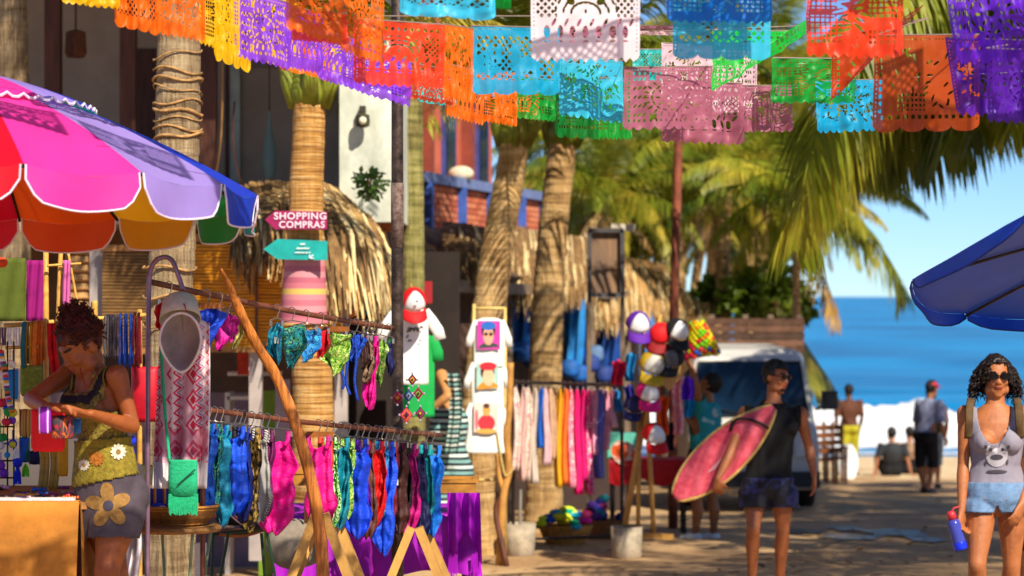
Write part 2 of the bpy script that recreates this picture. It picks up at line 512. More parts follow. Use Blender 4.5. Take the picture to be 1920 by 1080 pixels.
def trunk(root, pts, r0, r1, mat, ring=0.11, amp=0.05, flare=1.25, name='trunk'):
    pp = catmull(pts, 10); mb = MB()
    L = [0]
    for a, b in zip(pp, pp[1:]): L.append(L[-1] + (b - a).length)
    path = []; rad = []
    n = max(20, int(L[-1] / 0.028)); seed = 3 + pts[0][0]
    j = 0
    for i in range(n + 1):
        s = L[-1] * i / n
        while j < len(L) - 2 and L[j + 1] < s: j += 1
        c = pp[j].lerp(pp[j + 1], (s - L[j]) / max(1e-6, L[j + 1] - L[j]))
        t = i / n
        r = r0 + (r1 - r0) * t
        r *= 1 + (flare - 1) * math.exp(-s / 0.35)
        ph = (s / ring + 0.8 * nz((s * 1.7, 0, seed))) % 1.0
        r *= 1 + amp * (0.5 - ph) + 0.02 * nz((s * 6, 1, seed))
        path.append(c); rad.append(r)
    mb.tube(path, rad, 18)
    for k, v in enumerate(mb.v):
        i = k // 18
        c = path[min(i, n)]; d = v - c
        mb.v[k] = c + d * (1 + 0.04 * nz(v * 1.0, 5.0, seed) + 0.02 * nz(v * 1.0, 17.0, seed))
        mb.v[k].z += 0.016 * nz(v, 3.3, seed + 4)
    return mb.build(name, mat, root, smooth=True)

def palm(label, pts, r0, r1, mat, nf=20, scale=1.0, seed=1, crown=True, group=None, boot=0.5, kinds=('coco', 'coco', 'low', 'up'), ring=0.11, dry=2, azs=None, leaf=None, amp=.05):
    pts = [Vector(p) for p in pts]
    root = thing('palm_tree', label, 'palm tree', pts[0], group)
    trunk(root, [pts[0] - V(0, 0, 0.05)] + pts[1:], r0, r1, mat, ring, amp)
    top = pts[-1]; up = (pts[-1] - pts[-2]).normalized()
    rnd = random.Random(seed)
    if crown:
        mb = MB()
        a = top - up * 0.05
        mb.tube([a, a + up * 0.12 * scale, a + up * boot * 0.5 * scale, a + up * boot * scale], [r1 * 1.0, r1 * 1.25, r1 * 1.12, r1 * 0.5], 14)
        for k in range(6):                       # leaf bases wrapped round the crown shaft
            q = k * 2.4; d = V(math.cos(q), math.sin(q), 0)
            mb.tube([a + d * r1 * 0.7, a + d * r1 * 1.35 + up * 0.2 * scale, a + d * r1 * 1.9 + up * 0.5 * scale], [0.09 * scale, 0.07 * scale, 0.035 * scale], 6, flat=0.5)
        mb.build('crown_shaft', BOOT, root, smooth=True)
        c = top + up * boot * 0.8 * scale - root.location
        for k in range(nf):
            kd = kinds[k % len(kinds)]
            me = frond(kd, rnd.randrange(3))
            az = (k * 2.39996 + rnd.uniform(-.3, .3)) if azs is None else azs[k % len(azs)]
            o = link('frond', me, root, c + V(0, 0, rnd.uniform(-.1, .1)), (rnd.uniform(-.25, .25), rnd.uniform(-.22, .22), az), (scale * rnd.uniform(0.85, 1.1),) * 3)
            if leaf is not None:
                o.material_slots[0].link = 'OBJECT'; o.material_slots[0].material = leaf
        for k in range(dry):
            link('dry_frond', frond('dry', rnd.randrange(2)), root, c - V(0, 0, 0.15), (0, 0, rnd.uniform(0, 6.28)), (scale * 0.8,) * 3)
    return root

# palm with rope-like rings behind the parasol
p1 = palm('thick grey ringed palm trunk rising behind the rainbow parasol', [PG(322, 14), P(318, 800, 14), P(318, 560, 14), P(330, 340, 14), P(335, 120, 14), P(345, -400, 14.1), P(352, -900, 14.2), P(356, -1500, 14.3)], 0.146, 0.10, BARK, 18, 1.0, 3, ring=0.17)
for k, (ya, yb, sgn) in enumerate([(112, 96, 1), (128, 140, 1), (148, 152, 1), (162, 176, 1), (198, 190, 1), (205, 214, 1), (226, 224, 1), (238, 246, 1), (262, 252, 1), (300, 318, 1), (330, 322, 1), (560, 548, 1), (610, 618, 1), (500, 505, 1)]):
    rp = MB(); pts = []
    xc = 333 if ya < 400 else 318
    c = P(xc, 0, 14); rr = 0.137 if ya < 400 else 0.150
    for i in range(25):
        a = 2 * math.pi * i / 24
        zz = P(xc, ya + (yb - ya) * (0.5 + 0.5 * math.cos(a)) , 14).z + 0.012 * math.sin(3 * a + k)
        pts.append(V(c.x + rr * 1.02 * math.cos(a), 14 + rr * 1.02 * math.sin(a), zz))
    rp.tube(pts, [(0.005 + 0.002 * (k % 3)) * (1 + .5 * nz((i, k, 0), .7)) for i in range(25)], 5)
    rp.build('leaf_scar', M('#b58a54', 0.9, 0.4, 20, 0.4), p1, smooth=True)
# palm that carries the two arrow signs
p2 = palm('golden fibrous palm trunk carrying the two arrow signs', [PG(590, 17), P(588, 900, 17), P(585, 700, 17), P(572, 540, 17), P(574, 380, 17), P(578, 250, 17), P(580, 185, 17)], 0.165, 0.112, BARK_G, 14, 0.8, 5, ring=0.035, amp=.035, dry=0, leaf=LEAF_Y, kinds=('up', 'up', 'coco'))
wr = MB()
wr.tube([P(570, 608, 17), P(569, 590, 17), P(570, 560, 17), P(571, 520, 17), P(571, 500, 17), P(571, 487, 17)], [0.172, 0.166, 0.158, 0.150, 0.147, 0.143], 20, cap=False)
wr.build('cloth_wrap', MP('sz', ['#d8b45a', '#c8707c', '#b65f70', '#d08a90', '#c06a78', '#cf8088'], 1.3, 0.85, 0), p2, smooth=True)
p3 = palm('palm leaning away from the portrait shirts, trunk golden', [PG(890, 22.5), P(893, 850, 22.5), P(915, 600, 22.6), P(938, 430, 22.8), P(957, 330, 23), P(964, 262, 23)], 0.2, 0.135, BARK_T, 22, 0.9, 8, leaf=LEAF_Y, kinds=('up', 'up', 'coco'), dry=0)
p4 = palm('upright palm behind the rack of pastel dresses', [PG(1020, 25), P(1022, 720, 25), P(1028, 560, 25), P(1040, 400, 25), P(1052, 300, 25), P(1056, 262, 25)], 0.19, 0.145, BARK_T, 22, 0.9, 11, leaf=LEAF_Y, kinds=('up', 'up', 'coco'), dry=0)
p0 = palm('palm trunk in front of the shaded veranda above the parasol', [PG(30, 19), P(28, 600, 19), P(26, 160, 19), P(22, 0, 19), P(16, -500, 19)], 0.14, 0.11, BARK, 16, 0.9, 13)
p5 = palm('greenish palm trunk beside the brick balcony', [PG(775, 21), P(775, 700, 21), P(774, 400, 21), P(772, 150, 21), P(770, -250, 21)], 0.11, 0.085, bark_mat('palm_bark_green', '#4d4a22', '#8c8648', '#b8ad72', 3.0), 16, 0.9, 15, leaf=LEAF_Y)
# palms between the shops and the beach
gb = 'palms before the beach'
bgp = [
    ('small palm with bare thin trunk behind the wooden sign board', [(1240, 41), (1238, 560), (1232, 470), (1215, 400)], .10, .08, 18, .72, 21),
    ('palm with slanting thin trunk behind the rusty pole', [(1296, 43), (1302, 560), (1322, 440), (1335, 370)], .10, .08, 20, .78, 22),
    ('palm with stout pale green trunk behind the plank fence', [(1352, 39), (1354, 560), (1356, 430), (1362, 330)], .13, .11, 20, .72, 23),
    ('palm with dense hanging crown above the plank fence', [(1420, 44), (1425, 560), (1430, 430), (1432, 330)], .13, .11, 24, .85, 24),
    ('slender palm at the edge of the beach, one frond over the sea', [(1492, 37), (1493, 560), (1497, 450), (1500, 400)], .07, .06, 16, .68, 25),
    ('low palm with yellow fronds over the thatched stalls', [(1130, 38), (1135, 560), (1138, 470), (1140, 400)], .12, .10, 20, .68, 26),
    ('tall palm behind the other palms, crown behind the mauve flags', [(1280, 50), (1275, 560), (1290, 300), (1300, 215)], .13, .11, 22, .95, 27),
    ('tall palm behind the other palms, crown behind the white flag', [(1160, 48), (1165, 560), (1150, 320), (1130, 215)], .13, .11, 22, .95, 28),
    ('short palm crowded between the rusty pole and the stout pale trunk', [(1330, 46), (1330, 560), (1335, 480), (1338, 430)], .11, .09, 20, .75, 33),
    ('short palm crowded behind the slender palm at the beach edge', [(1462, 46), (1462, 560), (1465, 470), (1468, 420)], .11, .09, 22, .75, 34),
    ('palm with thick hanging fronds between the two upright street palms', [(1105, 40), (1105, 560), (1108, 420), (1110, 330)], .12, .10, 22, .75, 35),
    ('tall palm behind the other palms, crown behind the green flags', [(1405, 52), (1405, 560), (1410, 330), (1420, 190)], .13, .11, 22, 1.0, 29),
]
for lab, pp, r0, r1, nf, sc, sdd in bgp:
    d = pp[0][1]
    palm(lab, [PG(pp[0][0], d)] + [P(x, y, d) for x, y in pp[1:]], r0, r1, BARK_T, nf + 10, sc, sdd, group=gb, leaf=LEAF if sdd % 2 else LEAF_Y)
# the big palm whose fronds hang over the street on the right
pr = palm('tall palm whose long fronds hang over the street by the blue parasol', [PG(2120, 21), P(2090, 700, 21), P(2010, 300, 21), P(1900, -40, 21), P(1860, -160, 21)], 0.17, 0.13, BARK_T, 12, 1.0, 31, kinds=('coco', 'up'))
def long_frond(root, pts, ll, seed, mat, npair=70, hang=0.95, wid=0.035):
    """a frond along a given arch, leaflets hanging from it"""
    rnd = random.Random(seed); pp = catmull(pts, 12); mb = MB(); N = len(pp) - 1
    mb.tube(pp, [0.028 * (1 - 0.85 * i / N) + 0.004 for i in range(N + 1)], 6, flat=0.6)
    vs = []; fs = []
    for k in range(npair):
        t = 0.06 + 0.935 * k / npair; q = t * N; i = min(int(q), N - 1)
        c = pp[i].lerp(pp[i + 1], q - i); tg = (pp[i + 1] - pp[i]).normalized()
        l = ll * (math.sin(math.pi * min(1, 0.3 + 0.66 * t)) ** 0.6) * rnd.uniform(0.75, 1.15)
        s0 = V(0, 0, 1).cross(tg).normalized()
        for sg in (-1, 1):
            d = (s0 * sg * 0.5 + tg * 0.35 + V(0, 0, -0.25) + V(rnd.uniform(-.15, .15), rnd.uniform(-.15, .15), 0)).normalized()
            w = wid * rnd.uniform(0.7, 1.25); wax = (tg + s0 * rnd.uniform(-.5, .5)); wax = (wax - d * wax.dot(d)).normalized()
            q0 = c; b0 = len(vs)
            for s_ in range(5):
                ww = w * (0.6, 1, 0.95, 0.6, 0.05)[s_] / 2
                vs += [q0 - wax * ww, q0 + wax * ww]
                q0 = q0 + d * (l / 4); d = (d + V(0, 0, -0.5 * hang)).normalized()
            for s_ in range(4):
                b = b0 + 2 * s_; fs.append((b, b + 1, b + 3, b + 2))
    mb.add(vs, fs)
    return mb.build('frond', mat, root)
CR = P(1850, -190, 21)
LEAF_O = leaf_mat('palm_leaf_olive', '#5c6c10', '#95a022', '#dccb48', 0.55)
for k, (pts, ll, npair) in enumerate([
    ([(1740, -60, 20.5), (1620, 60, 20), (1545, 200, 19.6), (1505, 360, 19.5), (1490, 470, 19.6)], .95, 110),
    ([(1750, -40, 20.9), (1650, 70, 20.8), (1580, 190, 20.6), (1540, 320, 20.5), (1525, 400, 20.5)], 1.0, 110),
    ([(1780, -30, 21.6), (1700, 70, 22), (1625, 190, 22.3), (1585, 320, 22.5)], 1.2, 110),
    ([(1800, -20, 21.9), (1740, 80, 22.3), (1680, 200, 22.6), (1640, 320, 22.8)], 1.2, 110),
    ([(1840, -20, 22), (1790, 100, 22.6), (1740, 210, 23), (1705, 310, 23.2)], 1.2, 110),
    ([(1860, 0, 21.8), (1830, 100, 22), (1795, 200, 22.2), (1770, 290, 22.4)], 1.05, 100),
    ([(1890, 0, 21), (1870, 100, 21), (1850, 180, 21.2), (1835, 240, 21.4)], .9, 90),
    ([(1920, -20, 20.6), (1930, 90, 20.5), (1915, 180, 20.5), (1895, 240, 20.6)], .8, 80),
    ([(1960, -60, 20.5), (2010, 100, 20), (1995, 240, 19.8), (1965, 340, 19.8)], .8, 70),
    ([(1800, -120, 20), (1690, -60, 19), (1600, 30, 18.4), (1560, 130, 18)], .9, 90)]):
    long_frond(pr, [CR] + [P(*q) for q in pts], ll, k + 1, LEAF_O if k % 3 != 2 else LEAF, int(npair * 1.35), wid=.036)
pb = [o for o in COL.objects if o.get('label', '').startswith('slender palm at the edge')][0]
long_frond(pb, [P(1500, 395, 37), P(1560, 400, 36.6), P(1630, 440, 36.4), P(1680, 510, 36.3), P(1700, 560, 36.2)], 1.0, 7, LEAF_Y, 60)
long_frond(pb, [P(1500, 400, 37), P(1530, 500, 36.6), P(1555, 560, 36.4), P(1568, 620, 36.3)], 0.5, 8, LEAF_DRY, 40)
# palms standing beside the street, out of the picture, whose crowns shade it
ga = 'palms shading the street'
for k, (x, y, h, sdd) in enumerate([(5.9, 13.4, 5.4, 41), (7.9, 17.2, 5.2, 42), (8.6, 21.4, 5.4, 43), (8.2, 26.0, 5.2, 44), (8.6, 30.5, 5.0, 45), (8.2, 15.4, 5.8, 46), (9.6, 19.5, 6.0, 47), (9.4, 24.5, 6.0, 48), (7.4, 23.8, 5.0, 49), (8.2, 28.6, 5.0, 50), (9.2, 34.0, 5.0, 51), (6.9, 20.0, 4.9, 52)]):
    pts = [V(x + 0.6, y, GZ(y)), V(x + 0.5, y, 2), V(x + 0.25, y, 4.4), V(x, y, h - 0.3), V(x - .03, y, h)]
    palm('palm beside the street on the side of the blue parasol, crown overhead', pts, .17, .13, BARK_T, 22, 1.0, sdd, group=ga, dry=0)

# broadleaf trees behind the palms
TREEL = leaf_mat('tree_leaf', '#22380c', '#46601a', '#86882c', .3)
def tree(label, base, top, r, n, seed):
    rnd = random.Random(seed); root = thing('broadleaf_tree', label, 'tree', base, 'trees behind the palms'); mb = MB()
    trunk(root, [base, base.lerp(top, .4) + V(.1, 0, 0), top], .16, .09, BARK_T, .3)
    lb = MB(); tips = []
    for k in range(9):
        q = k * 2.4; e = top + V(math.cos(q) * r * .7, math.sin(q) * r * .6, r * rnd.uniform(-.4, .6)); tips.append(e); lb.tube(catmull([base.lerp(top, rnd.uniform(.55, .95)), top.lerp(e, .5) + V(0, 0, .1), e], 4), [.06] * 4 + [.04] * 4 + [.015], 6)
    lb.build('limbs', BARK_T, root)
    vs = []; fs = []; cl_ = [(t + V(rnd.uniform(-.4, .4), rnd.uniform(-.4, .4), rnd.uniform(-.3, .4)) * r * .6, r * rnd.uniform(.25, .45)) for t in tips for _ in range(3)]
    for k in range(n):
        c, cr = cl_[k % len(cl_)]; d = V(rnd.gauss(0, 1), rnd.gauss(0, 1), rnd.gauss(0, 1)).normalized(); p = c + d * cr * rnd.random() ** .35
        a = (d + V(rnd.uniform(-1, 1), rnd.uniform(-1, 1), rnd.uniform(-1, .5))).normalized(); b = Matrix.Rotation(rnd.uniform(0, 6.3), 3, a) @ a.orthogonal().normalized(); l = rnd.uniform(.12, .26); q = len(vs)
        vs += [p, p + a * l * .5 + b * l * .28, p + a * l, p + a * l * .5 - b * l * .28]; fs.append((q, q + 1, q + 2, q + 3))
    mb.add(vs, fs).build('crown', TREEL, root)
for k, (px, d, yt, r) in enumerate([(1120, 52, 400, 1.1), (1260, 55, 380, 1.25), (1380, 56, 400, 1.25), (1455, 54, 430, .9), (1330, 57, 270, 1.3), (1440, 57, 300, 1.0)]):
    tree(['leafy tree behind the palms above the wooden sign board', 'leafy tree behind the palms beside the rusty pole', 'leafy tree behind the palms above the plank fence', 'small leafy tree behind the beach edge palm', 'tall leafy tree rising behind the palms', 'tall leafy tree behind the fence nearest the sea'][k], PG(px, d), P(px, yt, d), r, 3800, 60 + k)

# dry leaf bits and grit on the street
rl = random.Random(77); vs = []; fs = []
for k in range(1500):
    y = 15 + 30 * rl.random() ** 1.3; x = rl.uniform(-.14, .24) * y; a = rl.uniform(0, 6.3); l = rl.uniform(.015, .07); w = l * rl.uniform(.2, .6); z = GZ(y) + .018
    d = V(math.cos(a), math.sin(a), rl.uniform(-.1, .25)); e = V(-math.sin(a), math.cos(a), rl.uniform(-.1, .3)); c = V(x, y, z); q = len(vs)
    vs += [c - d * l, c + e * w, c + d * l, c - e * w + V(0, 0, .004)]; fs.append((q, q + 1, q + 2, q + 3))
lt_ = MB(); lt_.add(vs, fs); tag(lt_.build('leaf_litter', M('#7a5a34', .9, .5, 2.0, dark='#3a2a18')), 'dry leaf bits and grit scattered over the street', 'litter', kind='stuff')
# ---------------------------------------------------------------- houses and shops
WOOD_D = M('#5e3422', 0.6, 0.3, 4, 0.2, stretch=(6, 6, 0.6))
WOOD = M('#a8763c', 0.65, 0.3, 5, 0.25, stretch=(5, 5, 5))
WOOD_P = M('#c9924e', 0.6, 0.25, 6, 0.2)
WOOD_G = M('#7d6a58', 0.8, 0.3, 5, 0.3)
CREAM = M('#b9a08a', 0.85, 0.1, 2.5, 0.1)
WHITE_W = M('#ccd0c0', 0.9, 0.3, 2.4, 0.3, stretch=(1, 1, .6))
GREYW = M('#8a8078', 0.85, 0.15, 2.0, 0.1)
METAL_D = M('#3a302c', 0.45, 0.35, 14, 0.2, metal=0.6, dark='#1c1614')
DARK = M('#2a211d', 0.9, 0.2, 3)
STRAW = M('#b8925a', 0.85, 0.35, 9, 0.3, trans=0.1, dark='#7c5a30')
STRAW_L = M('#ecd49c', 0.8, 0.15, 9, 0.2, trans=0.15)
STRAW_D = M('#8a6a40', 0.9, 0.35, 7, 0.3, dark='#3f2a16')
BLUE_P = M('#3f63b8', 0.6, 0.2, 6, 0.1)
BLUE_G = M('#7283b4', 0.7, 0.2, 6, 0.1)
SALMON = M('#c4654a', 0.85, 0.15, 3, 0.2)
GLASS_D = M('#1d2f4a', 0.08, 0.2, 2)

def thatch(root, A, B, n, seed, mat, w=0.02, over=0.3, name='thatch', sag=0.12, lift=0.0, back=0.0):
    """dry palm leaves laid from ridge A to eave B and hanging over it"""
    rnd = random.Random(seed); mb = MB(); A = catmull(A, 8); B = catmull(B, 8)
    def at(L, t):
        q = t * (len(L) - 1); i = min(int(q), len(L) - 2); return L[i].lerp(L[i + 1], q - i)
    vs = []; fs = []
    for k in range(n):
        t = rnd.random(); t2 = min(1, max(0, t + rnd.uniform(-.05, .05)))
        a = at(A, t); b = at(B, t2); s = rnd.uniform(0, 0.6) if rnd.random() < 0.6 else 0
        p = a.lerp(b, s) + V(0, 0, rnd.uniform(0, 0.07)); d = b - a; L = d.length
        ln = (1 - s) * L + over * rnd.uniform(0.3, 1.2); dirn = d.normalized()
        sd_ = dirn.cross(V(0, 0, 1)).normalized() + V(0, 0, rnd.uniform(-.4, .4)); ww = w * rnd.uniform(0.6, 1.6)
        b0 = len(vs); ns = 5; run = 0
        for q in range(ns + 1):
            k_ = ww * (0.7, 1, 1, 0.9, 0.6, 0.15)[q] / 2
            vs += [p - sd_ * k_, p + sd_ * k_]
            run += ln / ns
            g_ = -0.10 if run < (1 - s) * L * 0.9 else -0.75
            p = p + dirn * (ln / ns)
            dirn = (dirn + V(rnd.uniform(-.05, .05), rnd.uniform(-.05, .05), g_ * rnd.uniform(0.6, 1.3))).normalized()
        fs += [(b0 + 2 * q, b0 + 2 * q + 1, b0 + 2 * q + 3, b0 + 2 * q + 2) for q in range(ns)]
    o0 = len(mb.f); mb.add(vs, fs)
    for q in range(0, len(fs), 5): mb.mi[o0 + q:o0 + q + 5] = [rnd.choice((0, 0, 0, 1, 2, 2))] * 5
    # solid bed of leaves under the loose ones
    nu = 20
    mb.sheet(lambda u, v: at(A, u).lerp(at(B, u), v * 0.8) - V(0, 0, 0.05), nu, 4)
    o = mb.build(name, [mat, STRAW_L, STRAW_D], root)
    o['kind'] = 'stuff'
    return o

# house with the shaded veranda
ho = thing('veranda_house', 'pale house with a deep shaded veranda behind the rainbow parasol', 'house', V(-3.8, 22, GZ(22)))
MB().box((-5.2, 23.2, 2.4), (7.6, 0.2, 6.6)).build('wall', CREAM, ho)
MB().box((-4.2, 21.1, 5.35), (7.8, 5.6, 0.2)).build('roof', WOOD_D, ho)
MB().box((-5.2, 21.6, 2.32), (7.56, 2.9, 0.16)).build('floor_slab', GREYW, ho)
for px in (100, 241, 392, -60):
    c = P(px, 0, 20.4); MB().box((c.x, 20.4, 3.82), (0.13, 0.13, 2.84)).build('post', WOOD_D, ho)
wb = MB(); wb.box((-1.16, 21.5, 3.75), (0.52, 3.2, 3.0)); wb.build('white_wall', WHITE_W, ho)
MB().box((P(276, 0, 23.05).x, 23.08, 3.2), (0.34, 0.05, 1.6)).build('door', WOOD_D, ho)
MB().box((P(440, 0, 23.05).x, 23.08, 3.4), (0.10, 0.06, 2.0)).build('door_jamb', WHITE_W, ho)
MB().box((P(500, 0, 23.05).x, 23.08, 3.85), (0.72, 0.05, 0.05)).build('rail_moulding', GREYW, ho)
fr = MB(); c = P(600, 0, 23)
fr.box((P(425, 0, 23).x, 23.06, 3.5), (0.04, 0.05, 2.2)); fr.build('cable_duct', WOOD_D, ho)
# veranda rail cord and drooping cable
MB().tube(catmull([P(418, 60, 20.2), P(415, 250, 20.2), P(402, 345, 20.2)], 6), 0.006, 5).build('cord', WOOD_P, ho)
MB().tube(catmull([P(440, 190, 20.3), P(436, 250, 20.3), P(448, 330, 20.3), P(470, 358, 20.3)], 6), 0.008, 5).build('cable', WOOD_D, ho)
ln = thing('hanging_lantern', 'square wicker lantern hanging in the shaded veranda', 'lantern', P(142, 105, 20.6))
MB().lathe([(0.02, .12), (.085, .10), (.095, -.08), (.07, -.12)], P(142, 82, 20.6), 4, cap=True, axis=None).build('shade', M('#7a4a30', 0.8, 0.3, 30, 0.3), ln)
MB().tube([P(142, 60, 20.6), V(P(142, 0, 20.6).x, 20.6, 5.26)], 0.008, 5).build('cord', WOOD_D, ln)
gl = thing('glass_float', 'pale green glass bottle lamp hanging in the veranda', 'lamp', P(505, 330, 21))
MB().lathe([(0.004, .34), (.012, .30), (.02, .2), (.05, .05), (.062, -.1), (.05, -.22), (.02, -.27)], P(505, 280, 21), 14, cap=True).build('bottle', M('#9fb8ae', 0.15, 0.1, 4, trans=0.4), gl, smooth=True)
MB().tube([P(505, 210, 21), V(P(505, 0, 21).x, 21, 5.26)], 0.006, 5).build('cord', WOOD_D, gl)
# wall lamp and creeper on the white wall
wl = thing('wall_lamp', 'round black wall lamp on the sunlit white wall', 'lamp', P(682, 245, 19.85))
MB().lathe([(.02, -.06), (.055, -.045), (.06, 0), (.055, .045), (.02, .06)], P(680, 226, 19.78), 14, cap=True).build('cage', M('#3c3a2a', 0.6), wl)
MB().ell(P(680, 226, 19.715), (.032, .03, .032)).build('bulb', M('#f3e6c4', 0.3), wl, smooth=True)
MB().box(P(680, 205, 19.85), (.05, .12, .05)).build('bracket', M('#3c3a2a', 0.6), wl)
def bush(name, label, c, r, n, seed, mat, leaf=0.09, stem=True, cat='plant', group=None, kx=1, kz=1):
    rnd = random.Random(seed); root = thing(name, label, cat, V(c[0], c[1], c[2] - r * kz), group)
    mb = MB(); vs = []; fs = []
    for k in range(n):
        d = V(rnd.gauss(0, 1), rnd.gauss(0, 1), rnd.gauss(0, 1)).normalized()
        cl = 0.55 + 0.45 * nz(d * 1.0, 2.1, seed) * 2
        p = Vector(c) + V(d.x * kx, d.y * kx, d.z * kz) * r * (rnd.random() ** 0.4) * max(0.35, min(1.15, cl + 0.35))
        a = (d + V(rnd.uniform(-1, 1), rnd.uniform(-1, 1), rnd.uniform(-1, .6))).normalized(); b = a.orthogonal().normalized()
        b = (Matrix.Rotation(rnd.uniform(0, 6.3), 3, a) @ b); l = leaf * rnd.uniform(0.6, 1.3); w = l * 0.3
        q = len(vs); vs += [p, p + a * l * .5 + b * w, p + a * l, p + a * l * .5 - b * w]; fs.append((q, q + 1, q + 2, q + 3))
    mb.add(vs, fs).build('foliage', mat, root)
    if stem:
        sm_ = MB()
        for k in range(4):
            sm_.tube([V(c[0], c[1], c[2] - r * kz), Vector(c) + V(rnd.uniform(-.4, .4) * r, rnd.uniform(-.4, .4) * r, rnd.uniform(0, .5) * r)], [0.02 * r * 3, 0.01], 5)
        sm_.build('stem', WOOD_D, root)
    return root
bush('potted_shrub', 'small leafy shrub in front of the sunlit white wall', P(692, 345, 19.5), 0.13, 150, 4, leaf_mat('shrub_leaf', '#3c5a24', '#5a7a34', '#8a9a50'), 0.075)

# shop under the thatched awning on the ground floor of that house
sh = thing('thatched_shop', 'shop front with bamboo blinds under a shaggy thatched awning', 'shop', V(-2.6, 20.5, GZ(20.5)))
MB().box((-4.7, 21.9, 0.9), (6.4, 0.12, 3.0)).build('back_wall', M('#6a4a32', 0.85, 0.3, 3, 0.2), sh)
thatch(sh, [P(420, 372, 20.2), P(490, 352, 20.2), P(590, 354, 20.2), P(625, 364, 20.2), P(650, 376, 20.6)],
       [P(440, 425, 18.4), P(500, 412, 18.2), P(590, 420, 18.2), P(672, 425, 18.8), P(715, 420, 20.5)], 520, 5, STRAW, 0.036, 0.22)
thatch(sh, [P(585, 356, 19.9), P(610, 358, 19.9), P(640, 372, 20.1)], [P(600, 440, 18.1), P(672, 440, 18.5), P(715, 445, 19.6)], 340, 6, M('#dcbf84', 0.8, 0.25, 9, 0.3, trans=0.1, dark='#b08a50'), 0.038, 0.62, name='thatch_fringe')
for px in (182, 480, 640):
    c = P(px, 500, 18.9); MB().box((c.x, 18.9, 0.85), (0.10, 0.10, 2.55)).build('post', M('#a79c96', 0.8, 0.15, 4), sh)
MB().bar(P(250, 455, 18.85), P(680, 448, 18.85), 0.1, 0.12).build('eave_beam', WOOD, sh)
def blind(label, x0, x1, y0, y1, d, mat, tilt=0):
    r_ = thing('bamboo_blind', label, 'blind', P((x0 + x1) / 2, y1, d), 'bamboo blinds of the thatched shop')
    a, b = P(x0, y0, d), P(x1, y1, d); n = int((a.z - b.z) / 0.026); mb = MB()
    for k in range(n):
        z = b.z + (k + 0.5) * 0.026 + random.uniform(-.002, .002)
        mb.tube([V(a.x, d + random.uniform(-.004, .004), z), V((a.x + b.x) / 2, d, z - 0.003), V(b.x, d + random.uniform(-.004, .004), z)], 0.0125, 6)
    o = mb.build('slats', mat, r_); o['kind'] = 'stuff'
    MB().box(((a.x + b.x) / 2, d, a.z + 0.02), (b.x - a.x + 0.04, 0.04, 0.05)).build('head_rail', WOOD, r_)
    MB().box(((a.x + b.x) / 2, d, b.z - 0.015), (b.x - a.x, 0.03, 0.04)).build('bottom_rail', WOOD, r_)
    return r_
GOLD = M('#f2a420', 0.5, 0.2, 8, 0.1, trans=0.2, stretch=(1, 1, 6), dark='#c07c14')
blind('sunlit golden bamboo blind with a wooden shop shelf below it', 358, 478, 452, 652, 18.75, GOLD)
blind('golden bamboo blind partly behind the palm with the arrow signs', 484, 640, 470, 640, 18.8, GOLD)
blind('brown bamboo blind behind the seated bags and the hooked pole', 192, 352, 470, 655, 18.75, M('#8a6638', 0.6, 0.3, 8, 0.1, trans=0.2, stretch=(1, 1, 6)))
# louvred screen
lv = thing('louvre_screen', 'narrow slatted timber screen beside the grey shop post', 'screen', P(150, 640, 18.9))
for k in range(11):
    z0 = P(150, 640 - k * 17, 18.9)
    MB().box(z0, (0.2, 0.03, 0.05), Matrix.Rotation(R(-30), 3, 'X')).build('slat', M('#b98a52', 0.7, 0.3, 6), lv)
for px in (127, 174):
    MB().box(P(px, 552, 18.9), (0.03, 0.05, 0.85)).build('stile', WOOD, lv)
# shelves and goods inside
def simple(name, label, cat, mb, mat, group=None, smooth=False, origin=None):
    return tag(mb.build(name, mat, origin=origin, smooth=smooth), label, cat, group)
sf = thing('display_shelf', 'white display shelf below the golden blind', 'shelf', V(P(478, 0, 20).x, 20, GZ(20)))
for y in (700, 745, 795):
    MB().box(P(478, y, 20), (0.42, 0.3, 0.03)).build('shelf_board', M('#cfc6bd', 0.7), sf)
for px in (430, 522):
    MB().box(V(P(px, 0, 20).x, 20, GZ(20) + 0.75), (0.04, 0.3, 1.5)).build('upright', M('#cfc6bd', 0.7), sf)
simple('folded_cloth', 'red cloth hanging over the white display shelf', 'cloth', MB().box(P(462, 682, 19.8), (0.14, 0.06, 0.18)), M('#b8321e', 0.8, 0.25, 10))
simple('hanging_shirt', 'small navy shirt hanging beside the red cloth', 'shirt', MB().box(P(482, 678, 19.8), (0.07, 0.05, 0.13)), M('#1e2a5c', 0.8, 0.25, 10))
simple('panel_door', 'lime green panel door beside the white display shelf', 'door', MB().box(V(P(505, 0, 19.6).x, 19.6, GZ(19.6) + 0.76), (0.17, 0.04, 1.5)), M('#6f8f1c', 0.6, 0.12, 3))
simple('grey_column', 'slim lilac grey column beside the lime green door', 'column', MB().box(V(P(530, 0, 19.4).x, 19.4, GZ(19.4) + 0.8), (0.11, 0.1, 1.6)), M('#9a8a94', 0.7, 0.12, 3))
simple('shop_wall', 'dim mauve shop wall behind the two swimsuit rails', 'wall', MB().box(V(P(420, 0, 20.8).x - 0.9, 20.8, GZ(20.8) + 0.75), (2.6, 0.1, 1.5)), M('#7a6670', 0.85, 0.15, 3))
simple('grey_screen', 'plain grey panel behind the jewellery table', 'panel', MB().box(V(P(95, 0, 14.6).x, 14.6, GZ(14.6) + 0.6), (0.95, 0.05, 1.2)), M('#5f5652', 0.85, 0.1, 3))
